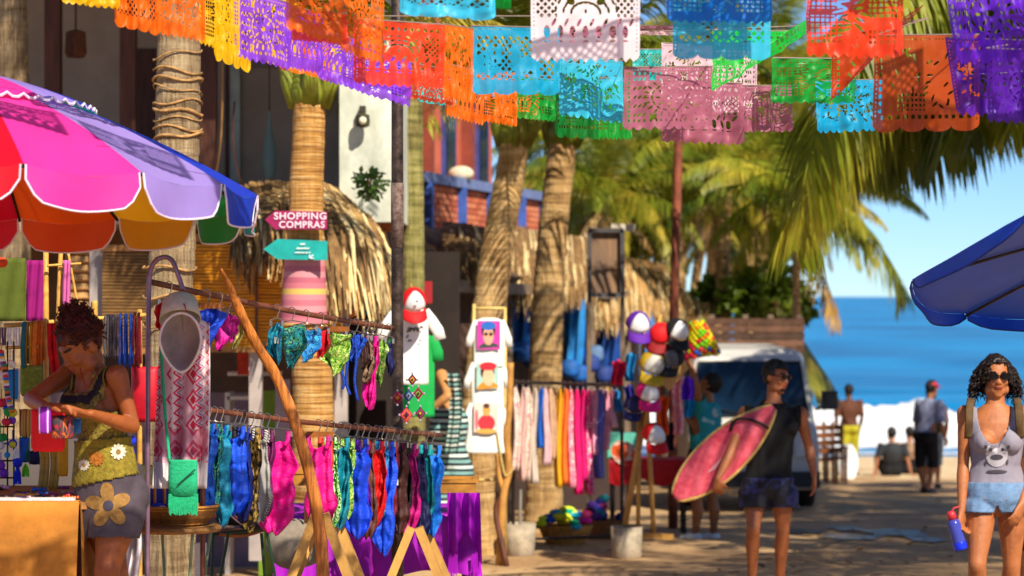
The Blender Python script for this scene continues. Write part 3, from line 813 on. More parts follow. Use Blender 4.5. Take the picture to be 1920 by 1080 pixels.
# dim interior right of the awning
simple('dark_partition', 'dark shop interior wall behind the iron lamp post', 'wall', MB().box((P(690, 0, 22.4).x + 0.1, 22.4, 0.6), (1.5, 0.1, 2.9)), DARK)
for k, (px, py, h, c, what) in enumerate([(633, 560, .42, '#1fa6a0', 'teal'), (648, 540, .3, '#2ab6ae', 'turquoise'), (686, 545, .26, '#178a9a', 'blue green')]):
    simple('hanging_ribbon', what + ' cloth ribbon hanging in the dark shop under the thatch', 'ribbon', MB().tube(catmull([P(px, py - 60, 19.6), P(px + 3, py, 19.6), P(px - 2, py + 45, 19.6)], 5), 0.03, 6, flat=0.3), M(c, 0.7, 0.2, 12))
simple('clay_pot', 'round orange clay pot hanging in the dark shop', 'pot', MB().lathe([(.05, .12), (.1, .08), (.125, 0), (.1, -.09), (.04, -.12)], P(652, 568, 19.8), 14, cap=True), M('#a85a2a', 0.7, 0.2, 9), smooth=True)
simple('terracotta_eave', 'rust coloured tiled eave between the thatch and the iron post', 'roof', MB().box(P(700, 412, 20.6), (0.42, 0.8, 0.2)), M('#8f4c2a', 0.8, 0.35, 7, 0.3))

# brick house with blue balcony, front receding along the street
bh = thing('brick_house', 'salmon brick house with a blue railed balcony beyond the iron post', 'house', V(-1.3, 31, GZ(31)))
A0 = V((770 - 960) / F * 27.6, 27.6, 0); A1 = V((1030 - 960) / F * 34.2, 34.2, 0)
u = (A1 - A0).normalized(); nrm = V(u.y, -u.x, 0)            # towards the street
L = (A1 - A0).length
zr, zb = 3.02, 2.36
def fac(s, z, out=0.0): return A0 + u * s + nrm * out + V(0, 0, z)
wm = MB(); wm.prism([fac(-0.3, 2.2, -.3), fac(L * 0.7, 2.2, -.3), fac(L * 0.7, 5.6, -.3), fac(-0.3, 5.6, -.3)], -nrm * 2.5)
wm.build('wall', SALMON, bh)
MB().prism([fac(-0.3, zb - .25, 0.02), fac(L, zb - .25, 0.02), fac(L, zb, 0.02), fac(-0.3, zb, 0.02)], -nrm * 1.1).build('balcony_slab', M('#9a5a40', 0.85, 0.2, 3), bh)
MB().prism([fac(-0.3, zb, -0.02), fac(L, zb, -0.02), fac(L, zr - .06, -0.02), fac(-0.3, zr - .06, -0.02)], -nrm * 0.08).build('parapet_core', M('#a8583e', 0.9, 0.15, 5), bh)
bk = MB(); bk.box((0, 0, 0), (0.23, 0.03, 0.062)); bme = bk.mesh('brick')
for nm_, cc in (('a', '#cf7a58'), ('b', '#c0654a'), ('c', '#d88a66')):
    pass
brickmats = [M('#cf7350', 0.9, 0.15, 9, 0.2), M('#bd5f42', 0.9, 0.15, 9, 0.2), M('#d8845e', 0.9, 0.15, 9, 0.2)]
bmes = []
for bmt in brickmats:
    m_ = bme.copy(); m_.materials.append(bmt); bmes.append(m_)
ang = math.atan2(u.y, u.x); rb = random.Random(2)
for r_ in range(8):
    for k in range(int(L / 0.245)):
        s = 0.1 + k * 0.245 + (0.122 if r_ % 2 else 0)
        if s > L - 0.12: continue
        link('brick', bmes[rb.randrange(3)], bh, fac(s, zb + 0.045 + r_ * 0.072, -0.006 + rb.uniform(0, .006)) - bh.location, (0, 0, ang))
MB().bar(fac(-0.3, zr, 0), fac(L, zr, 0), 0.16, 0.12).build('handrail', BLUE_G, bh)
for s in (0.55, 2.0, 3.35, 5.0, 6.2):
    MB().bar(fac(s, zb - 0.5, 0.06), fac(s, zr - 0.05, 0.06), 0.09, 0.09, up=u).build('balcony_post', BLUE_P, bh)
for s, w in ((0.35, .5), (2.3, .6), (3.9, .6)):
    f = MB(); f.prism([fac(s, 3.0, -.27), fac(s + w, 3.0, -.27), fac(s + w, 4.45, -.27), fac(s, 4.45, -.27)], -nrm * 0.06)
    wf = f.build('window', M('#4a4a8a', 0.6, 0.2, 5), bh)
    MB().prism([fac(s + .12, 3.1, -.25), fac(s + w - .12, 3.1, -.25), fac(s + w - .12, 4.3, -.25), fac(s + .12, 4.3, -.25)], -nrm * 0.04).build('pane', GLASS_D, wf)
for s in (1.45, 3.3):
    MB().bar(fac(s, 2.4, -.24), fac(s, 5.4, -.24), 0.16, 0.16, up=u).build('pilaster', M('#8a4030', 0.8, 0.2, 4), bh)
simple('balcony_hat', 'pale rounded bundle resting on the blue balcony rail', 'bundle', MB().ell(fac(2.15, zr + 0.12, 0), (.16, .13, .1)), M('#d8cbb0', 0.8), smooth=True)

# row of open shops below: posts, beams, thatch, dim goods
rw = thing('open_shop_row', 'row of open timber shops with ragged thatch below the brick balcony', 'shop', V(-0.2, 32, GZ(32)))
C = [P(742, 520, 23), P(880, 535, 26), P(1000, 540, 30), P(1110, 548, 34), P(1250, 556, 40)]
BK = [P(640, 520, 24.5), P(800, 530, 29), P(930, 540, 33.5), P(1050, 548, 38), P(1200, 556, 44)]
for a, b in zip(C, C[1:]):
    MB().bar(a + V(0, 0, -.02), b + V(0, 0, -.02), 0.14, 0.13).build('beam', WOOD_G, rw)
for a, b in zip(BK, BK[1:]):
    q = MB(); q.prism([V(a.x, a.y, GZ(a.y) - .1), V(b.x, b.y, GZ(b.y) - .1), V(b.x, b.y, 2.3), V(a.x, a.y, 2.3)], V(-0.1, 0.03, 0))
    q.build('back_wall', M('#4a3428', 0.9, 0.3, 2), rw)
for k, (px, d) in enumerate([(800, 24), (952, 28.5), (1108, 34), (1175, 37), (1245, 40)]):
    MB().box(V((px - 960) / F * d, d, (GZ(d) + 1.7) / 2), (0.11, 0.11, 1.72 - GZ(d))).build('post', WOOD_G, rw)
cv = MB()
for (a, b, a2, b2) in zip(C, C[1:], BK, BK[1:]):
    cv.add([a + V(0, 0, .1), b + V(0, 0, .1), b2 + V(0, 0, .75), a2 + V(0, 0, .75)], [(0, 1, 2, 3)])
cv.build('roof_deck', M('#6a5038', 0.9, 0.3, 3), rw, solid=0.06)
thatch(rw, [P(830, 425, 27), P(880, 430, 27), P(930, 440, 28)], [P(830, 470, 25.6), P(890, 480, 26), P(945, 490, 27)], 420, 8, STRAW_D, 0.03, 0.35)
thatch(rw, [P(960, 430, 31), P(1030, 445, 32), P(1110, 455, 33)], [P(960, 500, 29), P(1040, 510, 30.5), P(1115, 520, 32.5)], 700, 9, STRAW_D, 0.03, 0.4)
thatch(rw, [P(1100, 470, 37), P(1180, 490, 38), P(1250, 500, 39)], [P(1110, 540, 34), P(1190, 556, 36.5), P(1300, 575, 38.5)], 800, 10, STRAW, 0.035, 0.3)
thatch(rw, [P(1250, 545, 39.5), P(1310, 560, 39.5), P(1340, 565, 39.5)], [P(1240, 600, 38), P(1310, 608, 38), P(1350, 612, 38)], 300, 14, STRAW, 0.035, 0.25)
BLUES = [M('#1767b4', 0.6, 0.35, 3, 0.1, dark='#0c3f78'), M('#2f8ad0', 0.6, 0.3, 4), M('#1b4a9a', 0.6, 0.3, 4)]
for k, (x0, x1, y0, y1, d) in enumerate([(948, 1000, 545, 660, 30.5), (1058, 1098, 560, 700, 33), (1120, 1170, 600, 690, 36)]):
    mb = MB(); a, b = P(x0, y0, d), P(x1, y1, d)
    mb.sheet(lambda u_, v_: V(a.x + (b.x - a.x) * u_, d + 0.05 * math.sin(u_ * 14 + v_ * 3), a.z + (b.z - a.z) * v_), 24, 10)
    simple('blue_tarpaulin', ['blue tarpaulin hung inside the open shops beside the upright palm', 'narrow blue tarpaulin hung inside the shops behind the upright palm', 'blue cloth hung low inside the shops beside the cap stand'][k], 'tarpaulin', mb, BLUES[k], smooth=True)
rd = random.Random(5)
for k in range(10):
    px = rd.uniform(955, 1165); py = rd.uniform(660, 715); d = 28.5 + (px - 955) / 210 * 6
    c, cn = rd.choice([('#1c5fae', 'blue'), ('#27408a', 'navy'), ('#44506a', 'slate'), ('#5f7fa8', 'pale blue')])
    mb = MB(); mb.lathe([(.05, .12), (.09, .09), (.11, -.04), (.08, -.11)], P(px, py, d), 10, cap=True, sx=1.2)
    simple('goods_bundle', 'small ' + cn + ' bundle of goods in the dim open shops', 'bundle', mb, M(c, 0.7, 0.3, 6), 'bundles of goods in the open shops', smooth=True)
gt = MB(); a = PG(1060, 31)
for k in range(1):
    gt.box(V(P(1060, 0, 31).x, 31.6, GZ(31) + 0.45), (1.6, 0.6, 0.9))
simple('shop_counter', 'low dark counter inside the open shops behind the dresses', 'counter', gt, M('#3a2c28', 0.8, 0.2, 3))

# doorway of the souvenir shop behind the white shirt
simple('red_banner', 'dark red banner behind the red and white cap', 'banner', MB().box(P(797, 548, 22), (0.13, 0.03, 0.2)), M('#a01822', 0.7, 0.15, 8))
simple('brown_pier', 'reddish brown timber pier behind the iron lamp post', 'post', MB().box(V(P(770, 0, 21.6).x, 21.6, GZ(21.6) + 1.05), (0.17, 0.16, 2.1)), M('#7a4028', 0.7, 0.2, 5))
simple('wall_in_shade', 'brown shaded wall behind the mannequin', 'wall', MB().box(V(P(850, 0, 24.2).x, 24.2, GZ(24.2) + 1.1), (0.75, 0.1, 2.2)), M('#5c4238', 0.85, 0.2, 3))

# iron lamp post, rusty pole
lp = thing('iron_lamp_post', 'tall rusty black iron post between the swimsuit rails and white shirt', 'lamp post', PG(745, 13.05))
b0 = PG(745, 13.05)
MB().tube([b0, b0 + V(0, 0, 1.2), V(b0.x, b0.y, 2.6), V(b0.x - .005, b0.y, 5.5)], [0.034, 0.033, 0.032, 0.031], 16).build('pole', M('#4a3c34', 0.45, 0.5, 16, 0.5, metal=0.35, dark='#1e1512', key='rust'), lp, smooth=True)
MB().tube([b0, b0 + V(0, 0, 0.04), b0 + V(0, 0, .06)], [0.13, 0.13, 0.06], 16).build('foot_plate', METAL_D, lp)
MB().tube([V(b0.x, b0.y, 1.9), V(b0.x, b0.y, 2.25)], 0.0345, 16).build('rust_sleeve', M('#3a1c14', 0.9, 0.5, 30, 0.6, dark='#8a7a70'), lp, smooth=True)
MB().tube(catmull([V(b0.x, b0.y, 5.45), V(b0.x, b0.y - .1, 5.7), V(b0.x + .1, b0.y - .4, 5.8)], 6), 0.025, 8).build('lamp_arm', METAL_D, lp)
MB().lathe([(.03, .1), (.14, 0), (.13, -.05)], V(b0.x + .1, b0.y - .45, 5.76), 16, cap=True).build('lamp_head', METAL_D, lp)
rpole = MB(); q = PG(1262, 27)
rpole.tube([q, V(q.x, 27, 1.0), V(q.x + .06, 27, 3.4), V(q.x + 0.1, 27, 4.6)], [0.055, 0.052, 0.048, 0.045], 12)
simple('rusty_pole', 'rust brown metal pole rising behind the cap stand', 'pole', rpole, M('#8a4a34', 0.7, 0.3, 10, 0.2), smooth=True)
# hanging sign board
sb = thing('sign_board', 'weathered blank wooden board in a dark frame above the dress rack', 'sign', P(1136, 555, 27.5))
MB().box(P(1136, 492, 27.5), (0.36, 0.03, 0.72)).build('board', M('#8c6a48', 0.7, 0.45, 2.2, 0.3, stretch=(4, 4, 0.4), dark='#4f4648'), sb)
for (x, y, w, h) in ((1136, 432, .40, .05), (1136, 553, .40, .05), (1105, 492, .05, .74), (1167, 492, .05, .74)):
    MB().box(P(x, y, 27.44), (w, 0.05, h)).build('frame', M('#4a4648', 0.7, 0.2, 6), sb)
MB().bar(P(1105, 552, 27.5), PG(1104, 27.5), 0.05, 0.05, up=(0, 1, 0)).build('leg', WOOD_G, sb)
MB().bar(P(1167, 552, 27.5), PG(1167, 27.5), 0.05, 0.05, up=(0, 1, 0)).build('leg', WOOD_G, sb)
simple('white_awning_bar', 'short pale awning bar beside the wooden sign board', 'bar', MB().bar(P(1146, 425, 28), P(1190, 428, 28), 0.05, 0.08), M('#d0c4ae', 0.7))
BUSHL = leaf_mat('bush_leaf', '#4c6a18', '#7f9428', '#c0b444', .4)
# low plank fence behind the van
pf = thing('plank_fence', 'dark weathered plank fence with thatch bits behind the white van', 'fence', PG(1420, 36.5))
for k in range(5):
    z = P(0, 603 + k * 13.5, 36.5).z
    MB().box(V(P(1415, 0, 36.5).x, 36.5 + 0.01 * (k % 2), z), (1.5, 0.03, 0.096)).build('plank', M(['#5c4030', '#6a4a38', '#4e382c', '#745240', '#5a3e30'][k], 0.85, 0.3, 5, 0.3), pf)
for px in (1335, 1398, 1445, 1500):
    MB().box(V(P(px, 0, 36.56).x, 36.6, (GZ(36.5) + P(0, 590, 36.5).z) / 2), (0.08, 0.1, P(0, 590, 36.5).z - GZ(36.5))).build('post', WOOD_G, pf)
for k, (px, py, r_, n_) in enumerate([(1400, 560, .45, 900), (1455, 545, .5, 1000), (1480, 575, .4, 700), (1340, 560, .35, 600), (1190, 440, .5, 700)]):
    bush('broadleaf_bush', ['yellow green bush above the plank fence', 'tall green bush behind the plank fence', 'green bush at the sea end of the plank fence', 'small bush where the plank fence meets the thatch', 'bush between the wooden sign board and the rusty pole'][k], P(px, py, 38.5 + k * 0.3), r_, n_, 30 + k, BUSHL, 0.16, cat='bush', group='bushes before the beach')
# thatched beach parasol
bp = thing('thatch_parasol', 'green thatched beach parasol behind the white van', 'parasol', PG(1450, 38))
apx = P(1455, 565, 38); cone = MB(); vs = []; fs = []; rp_ = random.Random(3)
MB().tube([PG(1455, 38), apx], 0.05, 10).build('pole', WOOD, bp)
for k in range(900):
    a = rp_.uniform(0, 2 * math.pi); s0 = rp_.uniform(0, 0.75); rr = 1.0; dz = -1.5
    p = apx + V(math.cos(a) * rr * s0, math.sin(a) * rr * s0, dz * s0); e = apx + V(math.cos(a) * rr * min(1.05, s0 + .45), math.sin(a) * rr * min(1.05, s0 + .45), dz * min(1.12, s0 + .5))
    sd_ = V(-math.sin(a), math.cos(a), 0) * 0.03; q = len(vs); m_ = p.lerp(e, .5) + V(math.cos(a), math.sin(a), .3) * 0.04
    vs += [p - sd_ * .6, p + sd_ * .6, m_ - sd_, m_ + sd_, e - sd_ * .1, e + sd_ * .1]; fs += [(q, q + 1, q + 3, q + 2), (q + 2, q + 3, q + 5, q + 4)]
cone.add(vs, fs); o = cone.build('thatch', leaf_mat('green_thatch', '#4a4e16', '#7a7a26', '#b09a40', .2), bp); o['kind'] = 'stuff'
# ---------------------------------------------------------------- cut paper flags overhead
import numpy as np
NX, NY, ASP = 132, 104, 0.78
GX, GY = np.meshgrid(np.linspace(0, 1, NX + 1), np.linspace(0, ASP, NY + 1))
def e_hole(x, y, rx, ry, rot=0.0):
    c, s = math.cos(rot), math.sin(rot); X = (GX - x) * c + (GY - y) * s; Y = -(GX - x) * s + (GY - y) * c
    return (1 - np.sqrt((X / rx) ** 2 + (Y / ry) ** 2)) * min(rx, ry)
def b_hole(x, y, w, h):
    return np.minimum(w - np.abs(GX - x), h - np.abs(GY - y))
def grid_hole(p, k=0.30, diag=False):
    X, Y = ((GX + GY) * 0.7071, (GX - GY) * 0.7071) if diag else (GX, GY)
    fx = np.abs(((X / p) % 1) - 0.5); fy = np.abs(((Y / p) % 1) - 0.5)
    return (k - np.maximum(fx, fy)) * p
def design(n):
    rnd = random.Random(100 + n); H = np.full_like(GX, -1.0)
    def cut(h):
        nonlocal H; H = np.maximum(H, h)
    def keep(s):
        nonlocal H; H = np.minimum(H, -s)
    if n == 0:       # diamond lattice with a small donkey-like animal and cactus left solid
        cut(np.minimum(grid_hole(0.062, 0.33, True), b_hole(.5, .36, .43, .25)))
        for s in (e_hole(.62, .42, .15, .075), b_hole(.52, .51, .018, .07), b_hole(.56, .51, .016, .07), b_hole(.70, .51, .018, .07), b_hole(.745, .51, .016, .07), e_hole(.50, .33, .05, .075, .5), e_hole(.47, .25, .018, .06, .2), e_hole(.52, .25, .016, .06, -.2), e_hole(.2, .40, .045, .17), e_hole(.30, .33, .03, .09), e_hole(.11, .40, .03, .08), b_hole(.2, .50, .12, .03)):
            keep(s + 0.004)
        for k in range(9): cut(e_hole(.2 + rnd.uniform(-.03, .03), .28 + k * .03, .014, .005, .5 if k % 2 else -.5))
    elif n == 1:     # medallion with rays
        for r, m in ((.10, 8), (.155, 14), (.21, 20)):
            for k in range(m):
                a = 2 * math.pi * k / m; cut(e_hole(.5 + r * 1.25 * math.cos(a), .38 + r * math.sin(a), .034, .0125, a + 1.57 * (m == 14)))
        cut(e_hole(.5, .38, .035, .028))
        for k in range(16):
            for y in (.08, .66): cut(e_hole(.06 + k * .0587, y, .014, .02))
        for k in range(9):
            for x in (.06, .94): cut(e_hole(x, .14 + k * .058, .012, .02))
        for q in range(5):
            for k in range(3): cut(e_hole(.13 + .05 * k, .15 + .11 * q, .012, .03, .7)); cut(e_hole(.87 - .05 * k, .15 + .11 * q, .012, .03, -.7))
        for x in (.32, .68):
            for y in (.13, .62): cut(e_hole(x, y, .05, .022, .8)); cut(e_hole(x, y, .022, .05, .8))
    elif n == 2:     # square net panels around a round figure
        cut(np.minimum(grid_hole(0.05, 0.34), np.maximum(b_hole(.2, .52, .15, .14), b_hole(.8, .25, .15, .16))))
        cut(np.minimum(grid_hole(0.05, 0.34), b_hole(.78, .58, .14, .07)))
        for k in range(10): cut(e_hole(.36 + .03 * math.sin(k), .12 + .045 * k, .07, .012, .4 * math.sin(k * 2)))
        for k in range(7): cut(e_hole(.56 + .04 * math.cos(k * 2), .2 + .055 * k, .06, .014, -.5 + .2 * k))
        for k in range(12): cut(e_hole(.07 + k * .078, .075, .024, .012))
        cut(np.minimum(grid_hole(0.05, 0.34), b_hole(.2, .23, .14, .09)))
        for k in range(8): a = k * .785; cut(e_hole(.5 + .05 * math.cos(a), .62 + .05 * math.sin(a), .022, .009, a))
    elif n == 3:     # small scattered petals and leaves
        for k in range(95):
            x, y = rnd.uniform(.08, .92), rnd.uniform(.08, .62); cut(e_hole(x, y, rnd.uniform(.02, .042), rnd.uniform(.008, .014), rnd.uniform(0, 3.1)))
        for k in range(4):
            x, y = .2 + .2 * k, .3 + .12 * (k % 2)
            for q in range(6):
                a = q * 1.047; cut(e_hole(x + .045 * math.cos(a), y + .045 * math.sin(a), .026, .013, a))
    elif n == 4:     # arches, drops and curls
        for k in range(7):
            x = .14 + k * .12
            cut(e_hole(x, .52, .028, .055)); cut(e_hole(x + .06, .44, .014, .04, .5)); cut(e_hole(x, .60, .03, .009))
        for k in range(13): cut(e_hole(.08 + k * .07, .09, .018, .026, .6 if k % 2 else -.6))
        for r in (.09, .14, .19):
            for k in range(9):
                a = math.pi * (k + .5) / 9 + math.pi; cut(e_hole(.5 + r * 1.5 * math.cos(a), .36 + r * math.sin(a), .030, .0115, a + 1.57))
        cut(np.minimum(grid_hole(0.045, 0.33, True), np.maximum(b_hole(.14, .28, .09, .12), b_hole(.86, .28, .09, .12))))
        cut(e_hole(.36, .26, .04, .03, .4)); cut(e_hole(.64, .26, .04, .03, -.4)); cut(e_hole(.5, .345, .012, .02))
    else:            # mostly solid with a rim of little windows
        for k in range(13): cut(b_hole(.10 + k * .067, .66, .018, .016))
        for k in range(8): cut(b_hole(.07, .2 + k * .058, .014, .017)); cut(b_hole(.93, .2 + k * .058, .014, .017))
        cut(np.minimum(grid_hole(0.042, 0.3), b_hole(.36, .54, .13, .07)))
        for k in range(34): cut(e_hole(rnd.uniform(.13, .87), rnd.uniform(.1, .58), .032, .010, rnd.uniform(0, 3)))
    if n in (0, 5): edge = ASP - 0.05 + 0.05 * np.sqrt(np.maximum(0, 1 - ((((GX * 4) % 1) - .5) * 2) ** 2)) - GY
    elif n in (1, 3): edge = ASP - 0.045 + 0.045 * np.abs(np.sin(GX * math.pi * 9)) - GY
    else: edge = ASP - 0.04 + 0.04 * (1 - np.abs(((GX * 11) % 1) - .5) * 2) - GY
    for k in range(30): cut(e_hole(.033 + k * .0322, .035, .009, .006))
    for k in range(18):
        for x in (.028, .972): cut(e_hole(x, .07 + k * .036, .0055, .010))
    # rounded lower corners
    for sx in (0, 1):
        X = np.abs(GX - sx); Y = ASP - 0.02 - GY
        edge = np.minimum(edge, np.where((X < .05) & (Y < .05), .05 - np.sqrt((X - .05) ** 2 + (Y - .05) ** 2), 1))
    f = np.minimum(edge, -H) + 1e-6
    # contour the solid part (marching squares)
    vid = {}; vs = []; fs = []
    def vert(key, x, y):
        if key not in vid: vid[key] = len(vs); vs.append((x, y))
        return vid[key]
    for j in range(NY):
        for i in range(NX):
            c = ((i, j), (i + 1, j), (i + 1, j + 1), (i, j + 1)); val = [f[q[1], q[0]] for q in c]
            if max(val) <= 0: continue
            poly = []
            for k in range(4):
                a, b = c[k], c[(k + 1) % 4]; va, vb = val[k], val[(k + 1) % 4]
                if va > 0: poly.append(vert(a, GX[a[1], a[0]], GY[a[1], a[0]]))
                if (va > 0) != (vb > 0):
                    t = va / (va - vb); t = min(.98, max(.02, t)); key = (a, b) if a < b else (b, a)
                    poly.append(vert(key, GX[a[1], a[0]] * (1 - t) + GX[b[1], b[0]] * t, GY[a[1], a[0]] * (1 - t) + GY[b[1], b[0]] * t))
            if len(poly) >= 3: fs.append(tuple(poly))
    return vs, fs
DES = [design(n) for n in range(6)]
FLAGC = {'yellow': '#f2bd08', 'orange': '#f2700c', 'purple': '#8a3fe0', 'red': '#f24420', 'cyan': '#14a9d8', 'green': '#0f9e34', 'white': '#f6e4ea', 'mauve': '#b0657e', 'blue': '#0c6fd0', 'lime': '#12c840', 'violet': '#6a22d6', 'rust': '#c8390c', 'brick': '#b84a0c', 'pinkw': '#e8c4cc', 'teal': '#2fc4c0', 'dpurple': '#5a1cae', 'sky': '#3cc6ee', 'dgreen': '#0a7a2a'}
def flagmat(c):
    solid = c in ('white', 'pinkw')
    return M(FLAGC[c], 0.42, 0.06, 9, 0.2, trans=0.34, see=0.06 if not solid else 0.02, spec=0.35, key='flag')
def flag(parent, x0, y0, x1, y1, h, d0, d1, c, n, seed, wave=1.0, lean=0.0, fold=0.0, back=0.0):
    vs, fs = DES[n]; rnd = random.Random(seed)
    a, b = P(x0, y0, d0), P(x1, y1, d1); hh = h * (d0 + d1) / 2 / F / ASP
    ax = (b - a); w = ax.length; nn = V(ax.y, -ax.x, 0).normalized()
    ph, ph2 = rnd.uniform(0, 6.3), rnd.uniform(0, 6.3); k1, k2 = rnd.uniform(1.2, 2.4), rnd.uniform(3.2, 5.5)
    A = 0.018 * wave * w / .4; B = 0.009 * wave * w / .4; out = []
    for (u_, v_) in vs:
        t = v_ / ASP
        p = a + ax * u_ + V(0, 0, -1) * hh * v_
        off = t ** .6 * (A * math.sin(6.28 * k1 * u_ + ph + 1.2 * t) + B * math.sin(6.28 * k2 * u_ + ph2 - 2 * t)) + 0.016 * wave * nz((u_ * 3, t * 3, seed), 1.0) * t + 0.007 * wave * nz((u_ * 11 + t * 3, t * 6, seed), 1.0) * min(1, 4 * t)
        p += nn * (off + back * t * t) + ax.normalized() * lean * t * hh
        if fold:         # a corner blown up and over
            q = max(0, (u_ - 0.45) + (t - 0.35)) if fold > 0 else max(0, (0.55 - u_) + (t - 0.35))
            p += V(0, 0, abs(fold) * 0.55 * q * w) + nn * (0.25 * q * w) - ax * (0.15 * q * (1 if fold > 0 else -1))
        out.append(p)
    mb = MB(); mb.add(out, fs)
    hem = MB()
    return mb.build('paper_flag', flagmat(c), parent, smooth=True), a, b
def strand(label, flags, ends, seed):
    f0 = flags[0]; root = thing('flag_string', label, 'bunting', P(f0[0], f0[1], f0[5]), 'cut paper flag strings over the street')
    pts = [ends[0]]
    for i, f in enumerate(flags):
        kw = f[9] if len(f) > 9 else {}
        o, a, b = flag(root, *f[:9], seed * 50 + i, **kw)
        pts += [a, b]
    pts.append(ends[1])
    MB().tube(pts, 0.0028, 5).build('cord', M('#8a7a70', 0.7), root)
    return root
LX, RX = -3.6, 3.6
strand('flag string of yellow, orange and purple cut paper slanting down over the parasol', [
    (118, -80, 226, -66, 86, 9.2, 9.3, 'yellow', 3), (214, -72, 300, -52, 120, 9.35, 9.4, 'orange', 0), (290, -55, 384, -38, 118, 9.45, 9.5, 'orange', 3),
    (374, -35, 450, -10, 118, 9.55, 9.6, 'yellow', 2), (440, -22, 546, 6, 128, 9.7, 9.8, 'purple', 1), (536, 8, 606, 26, 118, 9.9, 10, 'purple', 4),
    (594, 52, 682, 78, 96, 10.1, 10.2, 'purple', 4), (640, 74, 770, 116, 88, 10.35, 10.5, 'purple', 2), (762, 116, 850, 132, 68, 10.6, 10.7, 'rust', 1),
    (836, 118, 908, 138, 100, 10.75, 10.8, 'orange', 4), (900, 138, 970, 150, 90, 10.85, 10.9, 'orange', 2), (966, 142, 1042, 150, 80, 11, 11.1, 'green', 2),
    (1040, 118, 1122, 122, 140, 11.2, 11.25, 'dgreen', 5), (1116, 150, 1184, 152, 112, 11.3, 11.4, 'green', 2)],
    (P(-250, -190, 9.0), P(1500, 165, 12.2)), 1)
strand('flag string of orange, yellow and purple cut paper half hidden behind the first', [
    (400, -60, 470, -30, 170, 10.4, 10.5, 'yellow', 0), (470, -20, 560, 6, 128, 10.6, 10.7, 'yellow', 3), (520, 36, 620, 62, 92, 10.8, 10.9, 'orange', 0), (590, 58, 660, 76, 86, 10.95, 11, 'yellow', 0),
    (660, 82, 770, 112, 72, 11.1, 11.2, 'violet', 2), (780, 130, 852, 142, 60, 11.3, 11.4, 'teal', 5), (930, 132, 1010, 142, 84, 11.5, 11.6, 'orange', 4)],
    (P(120, -160, 9.9), P(1300, 152, 12.2)), 2)
strand('flag string of red, orange, cyan and mauve cut paper across the street', [
    (538, -54, 640, -22, 110, 8.9, 9.0, 'orange', 3), (548, 16, 650, 26, 60, 8.95, 9.05, 'red', 4), (634, -34, 720, -4, 128, 9.1, 9.2, 'orange', 1),
    (662, 34, 834, 46, 124, 9.35, 9.5, 'red', 4), (830, 44, 888, 54, 142, 9.55, 9.6, 'orange', 3), (884, 48, 1050, 52, 128, 9.7, 9.85, 'cyan', 0, {'wave': .6}),
    (1050, 96, 1168, 114, 120, 10.1, 10.2, 'sky', 3), (1170, 126, 1336, 124, 118, 10.0, 10.1, 'mauve', 1, {'wave': .8}), (1244, 150, 1392, 156, 118, 10.3, 10.4, 'mauve', 4, {'wave': 1.6}), (1386, 160, 1486, 160, 88, 10.5, 10.6, 'mauve', 3), (1528, 152, 1658, 148, 98, 10.9, 11.0, 'cyan', 3)],
    (P(300, -120, 8.6), P(2200, 120, 11.9)), 3)
strand('flag string with a large white flag, a bright blue flag and a violet one', [
    (748, -84, 926, -72, 112, 8.7, 8.8, 'sky', 0, {'wave': 1.3}), (918, -80, 958, -76, 96, 8.85, 8.88, 'lime', 4), (996, -56, 1200, -54, 172, 8.7, 8.8, 'white', 4, {'wave': .5}),
    (1250, -84, 1446, -80, 126, 8.7, 8.75, 'blue', 2, {'wave': .6}), (1262, -44, 1444, -40, 154, 8.85, 8.9, 'sky', 0, {'wave': .5}),
    (1514, -50, 1692, -44, 156, 8.8, 8.9, 'red', 2, {'wave': 1.2}), (1766, -60, 1925, -66, 182, 8.6, 8.7, 'violet', 1, {'wave': 1.5, 'lean': .1}), (1940, -60, 2100, -70, 170, 8.5, 8.5, 'yellow', 3)],
    (P(480, -120, 8.9), P(2450, -110, 8.3)), 4)
strand('flag string with pink, green, orange and rust cut paper, some corners blown over', [
    (1186, 92, 1250, 92, 60, 11.6, 11.65, 'teal', 0), (1240, 80, 1336, 86, 110, 11.2, 11.3, 'pinkw', 3), (1326, 92, 1420, 96, 120, 11.4, 11.45, 'pinkw', 1), (1336, 56, 1512, 58, 136, 9.6, 9.8, 'lime', 2, {'fold': .9}),
    (1446, 108, 1606, 110, 86, 10.4, 10.5, 'green', 2, {'wave': 1.6}), (1560, 70, 1740, 34, 150, 9.7, 9.6, 'rust', 5, {'fold': 1.3, 'wave': 1.8}), (1640, 66, 1838, 64, 182, 9.5, 9.6, 'brick', 5, {'wave': .5, 'lean': -.02}), (1772, 70, 1940, 76, 146, 9.3, 9.2, 'dpurple', 3, {'wave': 1.4, 'lean': .12}), (1850, 90, 1990, 96, 140, 9.0, 8.9, 'dpurple', 1)],
    (P(900, 95, 12.4), P(2400, 60, 8.2)), 5)
strand('pale pink ribbon string between the white and the blue flag', [(1020, 30, 1196, 30, 70, 9.9, 9.9, 'mauve', 1), (1200, 48, 1262, 48, 9, 9.9, 9.9, 'mauve', 5), (1200, 58, 1262, 58, 8, 9.88, 9.88, 'pinkw', 5)], (P(700, 30, 9.9), P(1700, 40, 9.9)), 6)
